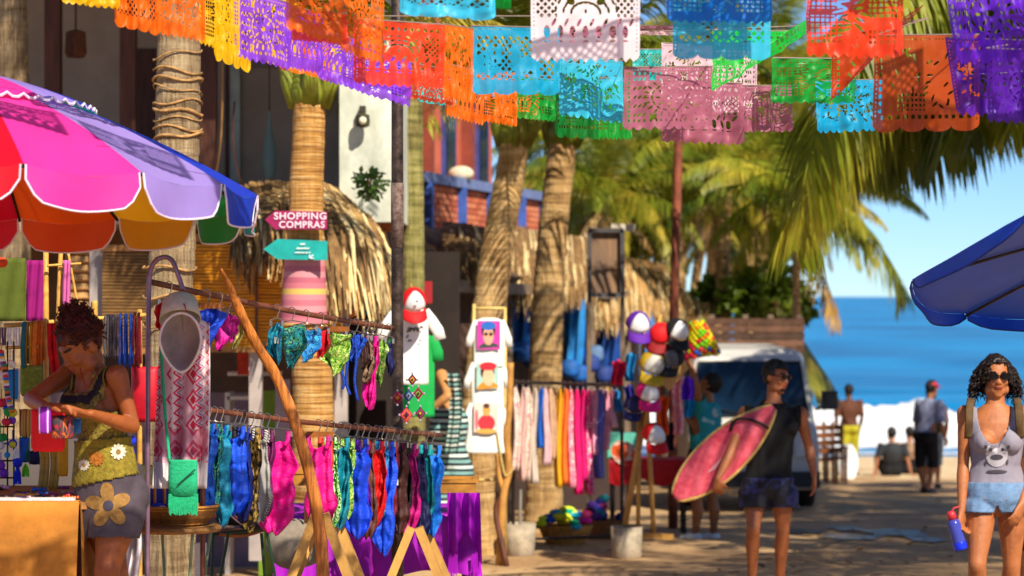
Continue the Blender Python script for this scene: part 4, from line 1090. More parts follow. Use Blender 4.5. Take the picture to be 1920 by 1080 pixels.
# strings hanging above the picture: they throw the flag shadows on the parasol
rs = random.Random(9); names = list(FLAGC)
for si, (x0, y0, z0, x1, y1, z1, lab) in enumerate([(-4.2, 6.8, 3.6, 2.6, 7.6, 3.5, 'overhead flag string before the parasol, over the jewellery stall'), (-3.4, 5.9, 3.75, 2.2, 8.6, 3.3, 'overhead flag string slanting from the stall to the street'), (-3.6, 8.1, 3.9, 3.4, 7.7, 4.1, 'highest overhead flag string across the street')]):
    root = thing('flag_string', lab, 'bunting', V(x0, y0, z0), 'cut paper flag strings over the street')
    n = 13; pts = []
    for k in range(n):
        def at(t): return V(x0 + (x1 - x0) * t, y0 + (y1 - y0) * t, z0 + (z1 - z0) * t - 0.35 * math.sin(math.pi * t) + 0.35)
        a, b = at(k / n), at((k + .82) / n); pts += [a, b]
        vs_, fs_ = DES[rs.randrange(6)]; w = (b - a).length; ph = rs.uniform(0, 6)
        mb = MB(); mb.add([a + (b - a) * u_ + V(0, 0, -v_ * .42) + V(0, .02 * math.sin(7 * u_ + ph) * v_, 0) for u_, v_ in vs_], fs_)
        mb.build('paper_flag', flagmat(names[rs.randrange(len(names))]), root, smooth=True)
    MB().tube(pts, 0.005, 5).build('cord', M('#d8d0c8', 0.7), root)

# ---------------------------------------------------------------- parasols
def parasol(name, label, c, Rr, rise, tilt, roll, cols, phase, flap, vent, group, pole_len, n=16, pip='#e2d2e4'):
    """c: rim centre. panels fan out from the apex, each with a hanging flap edged in white"""
    root = thing(name, label, 'parasol', V(c.x, c.y, GZ(c.y)), group)
    rot = Matrix.Rotation(roll, 3, 'Y') @ Matrix.Rotation(tilt, 3, 'X')
    def pt(r, a, z): return c + rot @ V(r * math.sin(a), -r * math.cos(a), z)
    def dome(t): return rise * (1 - t ** 1.55)          # t: 0 apex, 1 rim
    piping = M(pip, 0.7, 0.05, 9)
    for k in range(n):
        a0, a1 = phase + 2 * math.pi * k / n, phase + 2 * math.pi * (k + 1) / n
        mat = cols[k % len(cols)]
        def sec(u_, v_):
            t = 0.10 + 0.90 * v_; a = a0 + (a1 - a0) * u_; s = math.sin(math.pi * u_)
            return pt(Rr * t * (1 - 0.018 * s * v_), a, dome(t) - 0.03 * s * v_ * v_ + 0.004 * nz((u_ * 4, v_ * 6, k), 1.0))
        pn = MB().sheet(sec, 8, 14).build('panel', mat, root, smooth=True)
        # flap with rounded lower corners
        def fl(u_, v_):
            e = min(u_, 1 - u_); lim = 1 - (max(0, 0.16 - e) / 0.16) ** 2 * 0.55
            ua = 0.02 + 0.96 * u_
            a = a0 + (a1 - a0) * ua; s = math.sin(math.pi * ua)
            return pt(Rr * (1 - 0.018 * s) * (1.0 + 0.012 * v_ * math.sin(9 * ua + k)), a, -0.03 * s - flap * v_ * lim * (1 + 0.06 * math.sin(3 * ua + k)))
        MB().sheet(fl, 14, 5).build('flap', mat, pn, smooth=True)
        edge = [fl(0, q / 5) for q in range(6)] + [fl(i / 14, 1) for i in range(1, 15)] + [fl(1, 1 - q / 5) for q in range(1, 6)]
        MB().tube(edge, 0.0042, 5).build('piping', piping, pn)
        MB().tube([pt(Rr * t, a0, dome(t) - 0.012) for t in [i / 10 for i in range(11)]], 0.007, 5).build('rib', METAL_D, root)
    if vent:
        for k in range(n):
            a0, a1 = phase + 2 * math.pi * k / n, phase + 2 * math.pi * (k + 1) / n
            def vs_(u_, v_):
                t = 0.02 + 0.42 * v_; a = a0 + (a1 - a0) * u_; fr = 0.018 * abs(math.sin(u_ * 6.28 * 1.5)) * (v_ > 0.9)
                return pt(Rr * t, a, dome(t) + 0.045 - 0.02 * v_ - fr)
            vp = MB().sheet(vs_, 9, 6).build('vent_panel', cols[k % len(cols)], root, smooth=True)
            MB().tube([vs_(i / 9, 1) for i in range(10)], 0.006, 5).build('piping', piping, vp)
    ap = pt(0, 0, rise + 0.04)
    MB().tube([ap, ap + rot @ V(0, 0, 0.05)], [0.03, 0.012], 8).build('finial', METAL_D, root)
    foot = c + rot @ V(0, 0, -0.3)
    MB().tube([V(foot.x, foot.y, GZ(c.y)), foot, ap], 0.022, 10).build('pole', M('#d8d2cc', 0.35, 0.1, 5, metal=0.5), root)
    MB().lathe([(.02, .12), (.24, .10), (.27, .0)], V(foot.x, foot.y, GZ(c.y)), 18, cap=True).build('base', M('#8d8680', 0.85, 0.2, 6), root)
    return root
def nyl(h): return M(h, 0.5, 0.07, 3.0, 0.0, trans=0.32, key='nylon')
RED, PINK, LAV, BLU, TEA, GRN, GLD, ORG = [nyl(h) for h in ('#e00a2a', '#f23aa6', '#a58fe0', '#1c3fd0', '#129a9e', '#118a3a', '#e8a012', '#ee5410')]
um = P(-70, 361, 10.0)
parasol('rainbow_parasol', 'large rainbow striped parasol with white edged flaps over the jewellery stall', um, 1.22, 0.46, R(-3.2), R(0.5), [PINK, LAV, BLU, TEA, GRN, GLD, ORG, RED], R(23.0), 0.125, True, 'street parasols', 2)
NAVY = M('#1048c8', 0.55, 0.10, 3.0, 0.0, trans=0.02, key='nylon')
parasol('blue_parasol', 'tilted plain blue parasol on the seaward side of the street', P(2235, 446, 10.6), 1.24, 0.13, R(-14), R(-8.5), [NAVY], R(0), 0.06, False, 'street parasols', 2, n=8, pip='#0c2a80')
# ---------------------------------------------------------------- people
def skin_mat(h, key):
    m, nt, bs, out = newmat('skin_' + key)
    co = coords(nt); n = addnode(nt, 'ShaderNodeTexNoise', i_Scale=11.0, i_Detail=9.0, i_Roughness=.75); nt.links.new(co, n.inputs['Vector'])
    c = hexc(h)
    col = ramp(nt, n.outputs[0], [(0.32, (c[0] * .72, c[1] * .62, c[2] * .6)), (0.5, c), (0.7, tuple(min(1, x * 1.16) for x in c))])
    bs.inputs['Roughness'].default_value = 0.55
    bs.inputs['Subsurface Weight'].default_value = 0.12
    bs.inputs['Subsurface Radius'].default_value = (0.02, 0.008, 0.004)
    bs.inputs['Subsurface Scale'].default_value = 0.3
    finish(nt, bs, out, col, 0, n.outputs[0], .25)
    return m
HAIR_K = M('#120c0a', 0.55, 0.3, 40, 0.0)
HAIR_B = M('#1e0f0a', 0.5, 0.4, 30, 0.0, dark='#0a0504')
LIP = M('#8a3a2c', 0.4, 0.1, 9)
class Fig:
    """a figure: limbs as overlapping closed shapes, joined into one skin; clothes grown from the same limbs"""
    def __init__(s, label, base, skin, group=None):
        s.root = thing('person', label, 'person', base, group)
        s.skin = skin; s.l = []; s.paint = []
    def limb(s, tg, pts, rad, flat=1.0, side=None):
        pts = [Vector(p) for p in pts]
        # rounded ends
        a = (pts[0] - pts[1]).normalized(); b = (pts[-1] - pts[-2]).normalized()
        P_ = [pts[0] + a * rad[0] * .8, pts[0] + a * rad[0] * .45] + pts + [pts[-1] + b * rad[-1] * .45, pts[-1] + b * rad[-1] * .8]
        R_ = [rad[0] * .45, rad[0] * .85] + list(rad) + [rad[-1] * .85, rad[-1] * .45]
        s.l.append(('t', tg, P_, R_, flat, side))
    def ell(s, tg, c, r, ax): s.l.append(('e', tg, Vector(c), r, ax))
    def ringset(s, tg, rg): s.l.append(('r', tg, rg))
    def mb(s, tags, infl=0.0, infl_map=None):
        mb = MB()
        for L in s.l:
            if L[1] not in tags: continue
            k = infl + (infl_map or {}).get(L[1], 0)
            if L[0] == 't': mb.tube(L[2], [r + k for r in L[3]], 14, flat=L[4], side=L[5])
            elif L[0] == 'e': mb.ell(L[2], tuple(r + k for r in L[3]), L[4], 16, 10)
            else: mb.rings([[c + A * (rx + k) * math.cos(q) + B * (ry + k) * math.sin(q) for q in [6.2832 * i / 24 for i in range(24)]] for c, A, B, rx, ry in L[2]])
        return mb
    def torso(s, pel, chest, neck, lat, W=1.0, D=1.0, female=False, hipw=1.0, waist=1.0):
        """pel: hip joint centre; chest: centre between the armpits; neck: base of the neck"""
        lat = Vector(lat).normalized()
        def ax(up): f = up.cross(lat).normalized(); return lat, f * -1
        up1 = (chest - pel).normalized(); up2 = (neck - chest).normalized()
        A, B = ax(up1); A2, B2 = ax(up2); T = (chest - pel).length
        H = lambda t: pel + (chest - pel) * t
        rg = [(pel - up1 * 0.125, A, B, .05 * W, .045 * D), (pel - up1 * 0.10, A, B, .11 * W * hipw, .09 * D), (pel - up1 * 0.03, A, B, .165 * W * hipw, .118 * D), (H(.10), A, B, .168 * W * hipw, .115 * D), (H(.28), A, B, .150 * W * hipw, .10 * D),
              (H(.48), A, B, .132 * W * waist, .092 * D), (H(.68), A, B, .142 * W, .102 * D), (H(.86), A, B, .155 * W, .112 * D), (H(1.0), A2, B2, .165 * W, .112 * D), (chest.lerp(neck, .4), A2, B2, .162 * W, .098 * D), (chest.lerp(neck, .72), A2, B2, .12 * W, .078 * D), (chest.lerp(neck, .95), A2, B2, .075, .062), (neck, A2, B2, .045, .045)]
        s.ringset('torso', rg)
        s.lat, s.front = lat, B.copy() if True else None
        if female:
            for sg in (-1, 1): s.ell('torso', H(.93) + lat * sg * .072 * W + s.fwd * .085 * D - up1 * .01, (.062, .058, .062), (lat, s.fwd, up1))
        else:
            for sg in (-1, 1): s.ell('torso', H(1.0) + lat * sg * .075 * W + s.fwd * .075 * D, (.075, .04, .05), (lat, s.fwd, up1))
        for sg in (-1, 1): s.ell('torso', pel + lat * sg * .075 * W - s.fwd * .06 * D - up1 * .03, (.085, .075, .085), (lat, s.fwd, up1))
    def arm(s, tg, sh, el, wr, k=1.0):
        s.limb('torso', [sh + V(0, 0, .004), sh.lerp(el, .18)], [.058 * k, .052 * k])
        s.limb(tg, [sh, sh.lerp(el, .35), sh.lerp(el, .8), el], [.052 * k, .047 * k, .038 * k, .036 * k])
        s.limb(tg, [el, el.lerp(wr, .25), el.lerp(wr, .7), wr], [.036 * k, .040 * k, .030 * k, .024 * k])
    def leg(s, tg, hip, kn, an, fdir, k=1.0, foot=True):
        s.limb(tg, [hip, hip.lerp(kn, .35), hip.lerp(kn, .85), kn], [.088 * k, .080 * k, .056 * k, .053 * k])
        back = -Vector(fdir)
        s.limb(tg, [kn, kn.lerp(an, .28) + back * .018, kn.lerp(an, .65) + back * .008, an], [.052 * k, .057 * k, .042 * k, .034 * k])
        if foot:
            f = Vector(fdir); s.limb(tg + 'foot', [an + V(0, 0, -.045) - f * .03, an + f * .06 + V(0, 0, -.05), an + f * .15 + V(0, 0, -.062)], [.036, .036, .026], flat=1.15)
    def hand(s, wr, d, palm, curl=0.5, spread=0.12, k=1.0, thumb=1, tg='hand'):
        """wr wrist, d finger direction, palm normal; fingers bend towards the palm side"""
        d = Vector(d).normalized(); n = Vector(palm); n = (n - d * n.dot(d)).normalized(); sd_ = d.cross(n) * thumb
        kn = wr + d * .085 * k
        ring = [(wr - d * .01, sd_, n, .024 * k, .019 * k), (wr + d * .02 * k, sd_, n, .032 * k, .018 * k), (wr + d * .06 * k, sd_, n, .041 * k, .016 * k), (kn, sd_, n, .040 * k, .014 * k), (kn + d * .008, sd_, n, .03 * k, .009 * k)]
        s.ringset(tg, ring)
        for i, (o, ln) in enumerate([(.030, .072), (.010, .080), (-.010, .074), (-.029, .058)]):
            b = kn + sd_ * o * k - d * .006; dd = (d + sd_ * (o / .03) * spread).normalized(); q = [b]
            for j in range(3):
                ang = curl * (0.5, 1.0, 0.9)[j]; dd = (dd * math.cos(ang) + n * math.sin(ang)).normalized()
                b = b + dd * ln * k * (.45, .32, .23)[j]; q.append(b)
            s.limb(tg, q, [.0098 * k, .0092 * k, .0084 * k, .007 * k])
        b = wr + d * .025 * k + sd_ * .026 * k; dd = (d * .75 + sd_ * .65 + n * .25).normalized(); q = [b]
        for j in range(3):
            b = b + dd * k * (.036, .032, .025)[j]; q.append(b); dd = (dd + d * .35 + n * curl * .35).normalized()
        s.limb(tg, q, [.014 * k, .0125 * k, .011 * k, .009 * k])
    def head(s, c, f, u, neck, k=1.0):
        f = Vector(f).normalized(); u = Vector(u); u = (u - f * u.dot(f)).normalized(); r = f.cross(u)
        s.hc, s.hf, s.hu, s.hr, s.hk = Vector(c), f, u, r, k
        ax = (r, f, u)
        def E(x, y, z, rx, ry, rz): s.ell('head', c + (r * x + f * y + u * z) * k, (rx * k, ry * k, rz * k), ax)
        E(0, -.012, .03, .073, .092, .086); E(0, .018, -.02, .062, .074, .088); E(0, .045, -.075, .046, .042, .034); E(0, .062, -.098, .026, .022, .018)
        E(0, .093, -.022, .0135, .017, .015); E(0, .088, .004, .008, .010, .026); E(0, .074, .034, .048, .016, .011)
        for sg in (-1, 1):
            E(sg * .036, .06, -.025, .022, .024, .022); E(sg * .074, -.012, -.005, .010, .020, .031); E(sg * .030, .076, .008, .013, .010, .009); E(sg * .011, .098, -.028, .008, .009, .007); E(sg * .05, .02, -.07, .02, .03, .03)
        E(0, .086, -.052, .024, .011, .0065); E(0, .084, -.063, .019, .011, .0075)
        nt_ = Vector(neck); hb = c + (f * -.012 + u * -.06) * k
        s.limb('head', [nt_ - (hb - nt_).normalized() * .03, nt_.lerp(hb, .5), hb], [.058 * k, .053 * k, .055 * k])
        s.paint.append((lambda p: abs((p - s.hc).dot(u) / k + .0575) < .011 and (p - s.hc).dot(f) / k > .083 and abs((p - s.hc).dot(r)) / k < .026, 1))
        s.paint.append((lambda p: abs((p - s.hc).dot(u) / k - .033) < .0055 and (p - s.hc).dot(f) / k > .06 and .014 < abs((p - s.hc).dot(r)) / k < .048, 2))
    def body(s, voxel=0.007, smooth=4):
        tags = {L[1] for L in s.l}
        me = remesh(s.mb(tags), voxel, smooth); o = wloc(s.root)
        for m in (s.skin, LIP, HAIR_K): me.materials.append(m)
        if s.paint:
            co = [v.co.copy() for v in me.vertices]
            for p in me.polygons:
                c = sum((co[i] for i in p.vertices), V(0, 0, 0)) / len(p.vertices)
                if abs((c - s.hc).z) > .2 or (c - s.hc).length > .16: continue
                for fn, mi in s.paint:
                    if fn(c): p.material_index = mi
        for v in me.vertices: v.co -= o
        me.name = 'body'; s.bodyob = link('body', me, s.root)
        return s.bodyob
    def cloth(s, name, tags, infl, keep, mat, voxel=0.009, fold=0.006, fs=9.0, extra=None, smooth=4, thick=0.004, infl_map=None, flare=None, fdir=(1, 1, .35)):
        mb = s.mb(tags, infl, infl_map)
        if extra: extra(mb)
        me = remesh(mb, voxel, smooth); o = wloc(s.root)
        nrm_ = [v.normal.copy() for v in me.vertices]
        for v, n_ in zip(me.vertices, nrm_):
            q = v.co.copy()
            a = fold * (nz((q.x * fdir[0], q.y * fdir[1], q.z * fdir[2]), fs, 3) + .5 * nz((q.x * fdir[0], q.y * fdir[1], q.z * fdir[2]), fs * 2.3, 8))
            v.co = q + n_ * a
            if flare: v.co = flare(v.co)
        bm = bmesh.new(); bm.from_mesh(me)
        bmesh.ops.delete(bm, geom=[f_ for f_ in bm.faces if not keep(f_.calc_center_median())], context='FACES')
        for v in bm.verts: v.co -= o
        bm.to_mesh(me); bm.free()
        me.polygons.foreach_set('use_smooth', [True] * len(me.polygons))
        me.materials.clear(); me.materials.append(mat); me.name = name
        ob = link(name, me, s.root)
        md = ob.modifiers.new('thickness', 'SOLIDIFY'); md.thickness = thick; md.offset = 1
        return ob
    def shorthair(s, mat, keep=None, th=0.012, seed=1, name='hair', fuzz=0.012):
        c, f, u, r, k = s.hc, s.hf, s.hu, s.hr, s.hk
        mb = MB(); mb.ell(c + (f * -.014 + u * .033) * k, ((.073 + th) * k, (.093 + th) * k, (.086 + th * 1.4) * k), (r, f, u), 28, 20)
        me = remesh(mb, 0.008, 2)
        def kp(p):
            y, z, x = (p - c).dot(f) / k, (p - c).dot(u) / k, abs((p - c).dot(r)) / k
            return (z > .062 - .35 * max(0, -y + .03) - .9 * max(0, x - .058) * 0) and (y < .075 or z > .07) or (y < -.02 and z > -.075) 
        kp = keep or kp
        nrm_ = [v.normal.copy() for v in me.vertices]
        for v, n_ in zip(me.vertices, nrm_):
            v.co += n_ * (fuzz * (nz(v.co, 45, seed) + .6 * nz(v.co, 110, seed)))
        bm = bmesh.new(); bm.from_mesh(me); bmesh.ops.delete(bm, geom=[g_ for g_ in bm.faces if not kp(g_.calc_center_median())], context='FACES')
        o = wloc(s.root)
        for v in bm.verts: v.co -= o
        bm.to_mesh(me); bm.free(); me.materials.append(mat)
        ob = link(name, me, s.root); md = ob.modifiers.new('t', 'SOLIDIFY'); md.thickness = .012
        return ob
    def curls(s, mat, n, region, length, seed, name='hair', rad=0.0042, coil=0.011, fall=0.9, out=1.0):
        """corkscrew locks; region(rnd) gives a root point and outward direction"""
        rnd = random.Random(seed); mb = MB()
        for k in range(n):
            p, d = region(rnd); L = length * rnd.uniform(.6, 1.2); pts = []; ph = rnd.uniform(0, 6.3); q = p.copy(); dd = d.normalized() * out; m_ = 16
            for i in range(m_):
                t = i / m_; dd = (dd + V(0, 0, -fall * .22)).normalized(); q = q + dd * L / m_
                a = dd.orthogonal().normalized(); b = dd.cross(a); w = coil * rnd.uniform(.85, 1.15) * min(1, .3 + t * 2)
                pts.append(q + a * w * math.cos(ph + i * 1.25) + b * w * math.sin(ph + i * 1.25))
            mb.tube(pts, [rad * (1.3 - .6 * i / m_) for i in range(m_)], 4)
        return mb.build(name, mat, s.root, smooth=True)
    def glasses(s, mat, w=.026, h=.019):
        c, f, u, r, k = s.hc, s.hf, s.hu, s.hr, s.hk
        mb = MB()
        for sg in (-1, 1):
            q = c + (r * sg * .033 + f * .101 + u * .012) * k
            prof = [q + (r * w * math.cos(a) + u * h * math.sin(a) - f * .012 * abs(math.cos(a)) * 0.6) * k for a in [6.2832 * i / 14 for i in range(14)]]
            mb.prism(prof, f * .005)
            mb.tube([q + r * sg * w * k - f * .006, c + (r * sg * .074 + f * .06 + u * .016) * k, c + (r * sg * .078 - f * .005 + u * .014) * k], .0035 * k, 5)
        mb.tube([c + (r * -.010 + f * .105 + u * .015) * k, c + (r * .010 + f * .105 + u * .015) * k], .004 * k, 5)
        return mb.build('sunglasses', mat, s.root)
def decal(ob, polys, mat, name, d0, off=0.004):
    """flat print on cloth: outlines given in photo pixels, laid on the surface seen there"""
    w = wloc(ob); off += .004
    bv = BVHTree.FromPolygons([v.co for v in ob.data.vertices], [tuple(p.vertices) for p in ob.data.polygons]); mb = MB(); eye = V(0, 0, CZ)
    for poly in polys:
        cx = sum(p[0] for p in poly) / len(poly); cy = sum(p[1] for p in poly) / len(poly); ring = []
        for fr in (0.0, .5, 1.0):
            for (x, y) in ([(cx, cy)] if fr == 0 else [(cx + (a - cx) * fr, cy + (b - cy) * fr) for a, b in poly]):
                d = (P(x, y, 10) - eye).normalized(); h = bv.ray_cast(eye - w, d)
                ring.append((h[0] + w if h[0] is not None else P(x, y, d0)) - d * off)
        n = len(poly)
        mb.add(ring, [(0, 1 + i, 1 + (i + 1) % n) for i in range(n)] + [(1 + i, 1 + n + i, 1 + n + (i + 1) % n, 1 + (i + 1) % n) for i in range(n)])
    return mb.build(name, mat, ob.parent, smooth=True)
def circ(x, y, rx, ry=None, n=16, rot=0.0, jag=0.0):
    ry = ry or rx; o = []
    for i in range(n):
        a = 6.2832 * i / n; k = 1 + jag * (1 if i % 2 else -1); X, Y = rx * k * math.cos(a), ry * k * math.sin(a)
        o.append((x + X * math.cos(rot) - Y * math.sin(rot), y + X * math.sin(rot) + Y * math.cos(rot)))
    return o

# ---- woman with a water bottle
W_ = Fig('woman in grey tank top, denim shorts and sunglasses carrying a blue bottle', PG(1868, 13.9), skin_mat('#b06a3c', 'warm'))
D = 13.9; k_ = D / F
def Q(px, py, dz=0.0, d=13.9): return P(px, py, d + dz)
W_.fwd = V(-.05, -1, 0).normalized()
pel, chest, nk = Q(1868, 925), Q(1866, 815), Q(1866, 757, -.0)
W_.torso(pel, chest, nk, V(1, -.05, 0), .95, .95, True, 1.02, .98)
W_.arm('armR', Q(1811, 775), Q(1806, 872, .02), Q(1803, 958, -.06), .92)
W_.arm('armL', Q(1922, 776), Q(1938, 866, .03), Q(1916, 945, -.12), .92)
W_.hand(Q(1803, 958, -.06), V(-.08, -.15, -1), V(.75, -.6, -.1), .75, .05, .95, -1)
W_.hand(Q(1916, 945, -.12), V(-.5, -.3, -1), V(-.7, .7, 0), .5, .1, .95, 1)
W_.leg('legR', Q(1841, 948), Q(1832, 1060, -.10), Q(1836, 1186, .06), V(-.1, -1, 0), .98)
W_.leg('legL', Q(1897, 948), Q(1897, 1062, .02), Q(1892, 1190, .12), V(.1, -1, 0), .98)
W_.head(Q(1868, 707), V(-.03, -1, -.04), V(0, 0, 1), nk, 1.0)
W_.body(.0065)
TANK = M('#8e8794', 0.8, 0.1, 10, 0.1)
DENIM = M('#6f8fb4', 0.85, 0.2, 26, 0.25)
def kt(p):
    px = 960 + p.x / p.y * F; py = HOR + (CZ - p.z) / p.y * F; front = p.y < 13.9 - .0
    if py > 938: return False
    dx = abs(px - 1864)
    neck = 18 + 0 * py
    if py < 838:                       # scooped neckline and straps
        lim = 32 * math.sqrt(max(0, 1 - ((py - 765) / 68) ** 2)) if py > 765 else 33
        if front and dx < lim: return False
        if not front and py < 800 and dx < 30: return False
        if dx > 55 - (815 - py) * .16 * (py < 815): return False
        if py < 758: return False
    return dx < 66
tank = W_.cloth('tank_top', {'torso'}, .011, kt, TANK, .0075, .006, 14, flare=lambda q: q)
def ksh(p):
    py = HOR + (CZ - p.z) / p.y * F; px = 960 + p.x / p.y * F
    return 905 < py < 961 and not (py > 946 and abs(px - 1869) < (py - 946) * .45)
sh_ = W_.cloth('denim_shorts', {'torso', 'legR', 'legL'}, .016, ksh, DENIM, .008, .006, 12, infl_map={'legR': .006, 'legL': .006})
W_.glasses(M('#0a0809', 0.3, 0.1, 3, spec=.2), .029, .021)
def scal(rnd):
    a = rnd.uniform(0, 6.2832); z = rnd.uniform(-.55, 1)
    d = V(math.cos(a) * math.sqrt(max(0, 1 - z * z)), math.sin(a) * math.sqrt(max(0, 1 - z * z)), z)
    while (d.y < -.2 and z < .80) or (d.y < .1 and abs(d.x) < .8 and z < .6):
        a = rnd.uniform(0, 6.2832); z = rnd.uniform(-.55, 1); s_ = math.sqrt(max(0, 1 - z * z)); d = V(math.cos(a) * s_, math.sin(a) * s_, z)
    c = W_.hc + V(0, .012, .03); return c + V(d.x * .078, d.y * .095, d.z * .09), V(d.x * 1.3 + (.6 * math.copysign(1, d.x) if abs(d.x) < .35 and d.z > .6 else 0), d.y + .25, min(.05, d.z * .2 - .25 * (d.z > .4)))
W_.curls(HAIR_B, 420, scal, .165, 5, fall=1.0, rad=.0035, coil=.010)
W_.shorthair(HAIR_B, lambda p: ((p - W_.hc).dot(W_.hf) < .045 or (p - W_.hc).z > .085) and (p - W_.hc).z > -.05 + .0, .012, 4, 'hair_cap')
GREY_L = M('#b9b3ba', 0.8, .1, 12); GREY_K = M('#4a444c', 0.8, .2, 12)
decal(tank, [circ(1869, 852, 21, 24)], GREY_L, 'round_print', D, .005)
decal(tank, [circ(1869, 857, 12, 5), circ(1858, 843, 3, 3), circ(1880, 843, 3, 3), circ(1848, 838, 3, 4), circ(1891, 838, 3, 4), circ(1869, 884, 20, 3), circ(1850, 866, 2, 5), circ(1889, 866, 2, 5)], GREY_K, 'print_detail', D, .008)
# backpack straps and pack
stp = M('#5a4426', 0.85, .25, 14, .2)
for sx in (-1, 1):
    pk = MB()
    x0 = 1864 + sx * 47
    pk.tube(catmull([Q(x0 + sx * 2, 822, -.12), Q(x0, 790, -.155), Q(x0 - sx * 1, 765, -.11), Q(x0 - sx * 4, 748, -.01), Q(x0 - sx * 2, 775, .14)], 6), .023, 8, flat=.3, side=(1, 0, 0))
    pk.build('backpack_strap', stp, W_.root, smooth=True)
bpk = MB(); bpk.ell(Q(1866, 830, .22), (.15, .10, .2), None, 16, 12); bpk.build('backpack', M('#1f5ea8', .7, .2, 9), W_.root, smooth=True)
# bottle in her hand
bt = thing('water_bottle', 'blue water bottle with red cap hanging from the woman\'s hand', 'bottle', Q(1799, 1030, -.1))
b1, b2 = Q(1802, 1030, -.1), Q(1786, 973, -.09); ax_ = (b2 - b1).normalized(); Lb = (b2 - b1).length
MB().lathe([(.030, 0), (.038, .008), (.038, Lb * .3), (.036, Lb * .55), (.038, Lb * .8), (.034, Lb * .93), (.02, Lb)], b1, 18, axis=ax_, cap=True).build('body', M('#4a52b8', .2, .1, 8, trans=.2), bt, smooth=True)
MB().lathe([(.0385, .0), (.040, .01), (.040, .04), (.0385, .045)], b1 - ax_ * .002, 18, axis=ax_, cap=True).build('base_band', M('#1430d8', .3, .1, 8), bt, smooth=True)
MB().lathe([(.026, 0), (.026, .035), (.018, .05)], b2 - ax_ * .004, 16, axis=ax_, cap=True).build('cap', M('#c8323c', .4, .1, 8), bt, smooth=True)
MB().tube(catmull([b2 + ax_ * .02, b2 + ax_ * .06 + V(.02, 0, 0), Q(1799, 950, -.08)], 5), .006, 6).build('carry_loop', M('#c8323c', .5), bt)

# ---- surfer
D = 18.5
S_ = Fig('man in black sleeveless shirt carrying a red board under his arm', PG(1440, 18.5), skin_mat('#9a5a34', 'tan'))
def Q(px, py, dz=0.0): return P(px, py, 18.5 + dz)
S_.fwd = V(.18, -1, 0).normalized()
pel, chest, nk = Q(1440, 905), Q(1450, 800), Q(1450, 752)
S_.torso(pel, chest, nk, V(1, .18, 0), 1.08, 1.05, False, .98, 1.08)
S_.arm('armR', Q(1398, 775), Q(1370, 848, -.24), Q(1346, 898, -.31), 1.02)
S_.arm('armL', Q(1500, 775), Q(1517, 838, .04), Q(1527, 892, -.03), 1.02)
S_.hand(Q(1346, 898, -.31), V(.02, .3, -1), V(.3, .9, .1), .8, .06, 1.05, 1)
S_.hand(Q(1527, 892, -.03), V(.02, -.1, -1), V(-1, .1, 0), .45, .1, 1.05, 1)
S_.leg('legR', Q(1415, 925), Q(1412, 992, -.12), Q(1410, 1084, .02), V(-.05, -1, 0), 1.0)
S_.leg('legL', Q(1466, 925), Q(1468, 994, .02), Q(1462, 1090, .16), V(.1, -1, 0), 1.0)
S_.head(Q(1456, 708), V(.75, -.72, -.08), V(.05, .05, 1), nk, 1.03)
S_.body(.0075)
BLK = M('#0b0b0f', .85, .2, 10, .1)
def kb(p):
    px = 960 + p.x / p.y * F; py = HOR + (CZ - p.z) / p.y * F
    if py < 760 and abs(px - 1450) < 20 + (760 - py) * 0 and py < 745 + 12 * (p.y < 18.5): return False
    return py < 912 and 1398 < px < 1502 and py > 740
S_.cloth('sleeveless_shirt', {'torso'}, .016, kb, BLK, .008, .016, 10)
S_.cloth('board_shorts', {'torso', 'legR', 'legL'}, .020, lambda p: 896 < HOR + (CZ - p.z) / p.y * F < 952, MP('blotch', ['#0c0d16', '#11142a', '#23285c', '#10101c'], 4, .8, 0), .009, .01, 8, infl_map={'legR': .016, 'legL': .016})
S_.glasses(M('#08080a', .3, .1, 3, spec=.2), .027, .019)
S_.shorthair(HAIR_K, lambda p: (lambda y, z: (z > .072) or (y < .035 and z > .02) or (y < -.03 and z > -.06))((p - S_.hc).dot(S_.hf), (p - S_.hc).dot(S_.hu)), .015, 2)
bdm = MB(); bdm.ell(S_.hc + (S_.hf * .058 + S_.hu * -.085), (.038, .036, .026), (S_.hr, S_.hf, S_.hu)); 
bdm.build('beard', M('#1c120e', .9, .3, 60), S_.root, smooth=True)
# the board
bd = thing('surfboard', 'short red board with yellow rails tucked under the man\'s arm', 'surfboard', Q(1262, 945, -.1))
t0, t1 = Q(1266, 934, -.14), Q(1452, 764, -.16); axb = t1 - t0; Lb = axb.length; axn = axb.normalized(); nb = V(-.28, -1, .12); nb = (nb - axn * nb.dot(axn)).normalized(); sb_ = axn.cross(nb)
def bw(t): return .185 * (max(0, math.sin(math.pi * (0.03 + .95 * t ** .9))) ** .62)
def brings(th, ins, zoff):
    rg = []
    for i in range(33):
        t = i / 32; w = max(.004, bw(t) - ins); c = t0 + axb * t + nb * (.02 * (2 * t - 1) ** 2 + zoff)
        rg.append([c + sb_ * w * math.cos(q) + nb * th * math.sin(q) * (min(1, w * 9)) for q in [6.2832 * k / 20 for k in range(20)]])
    return rg
MB().rings(brings(.027, 0, 0)).build('rail', M('#c2a05c', .5, .3, 9, .2), bd, smooth=True)
red_b = M('#cf5a68', .5, .2, 9, .3, dark='#b01e34', key='worn')
MB().rings(brings(.027, .015, .006)).build('deck', red_b, bd, smooth=True)
def on(t, s): return t0 + axb * t + nb * (.02 * (2 * t - 1) ** 2 + .0355) + sb_ * s
MB().prism([on(.30, .03), on(.36, .05), on(.50, .02), on(.36, .02)], nb * .003).build('deck_mark', M('#d8909a', .5, .2, 9), bd)
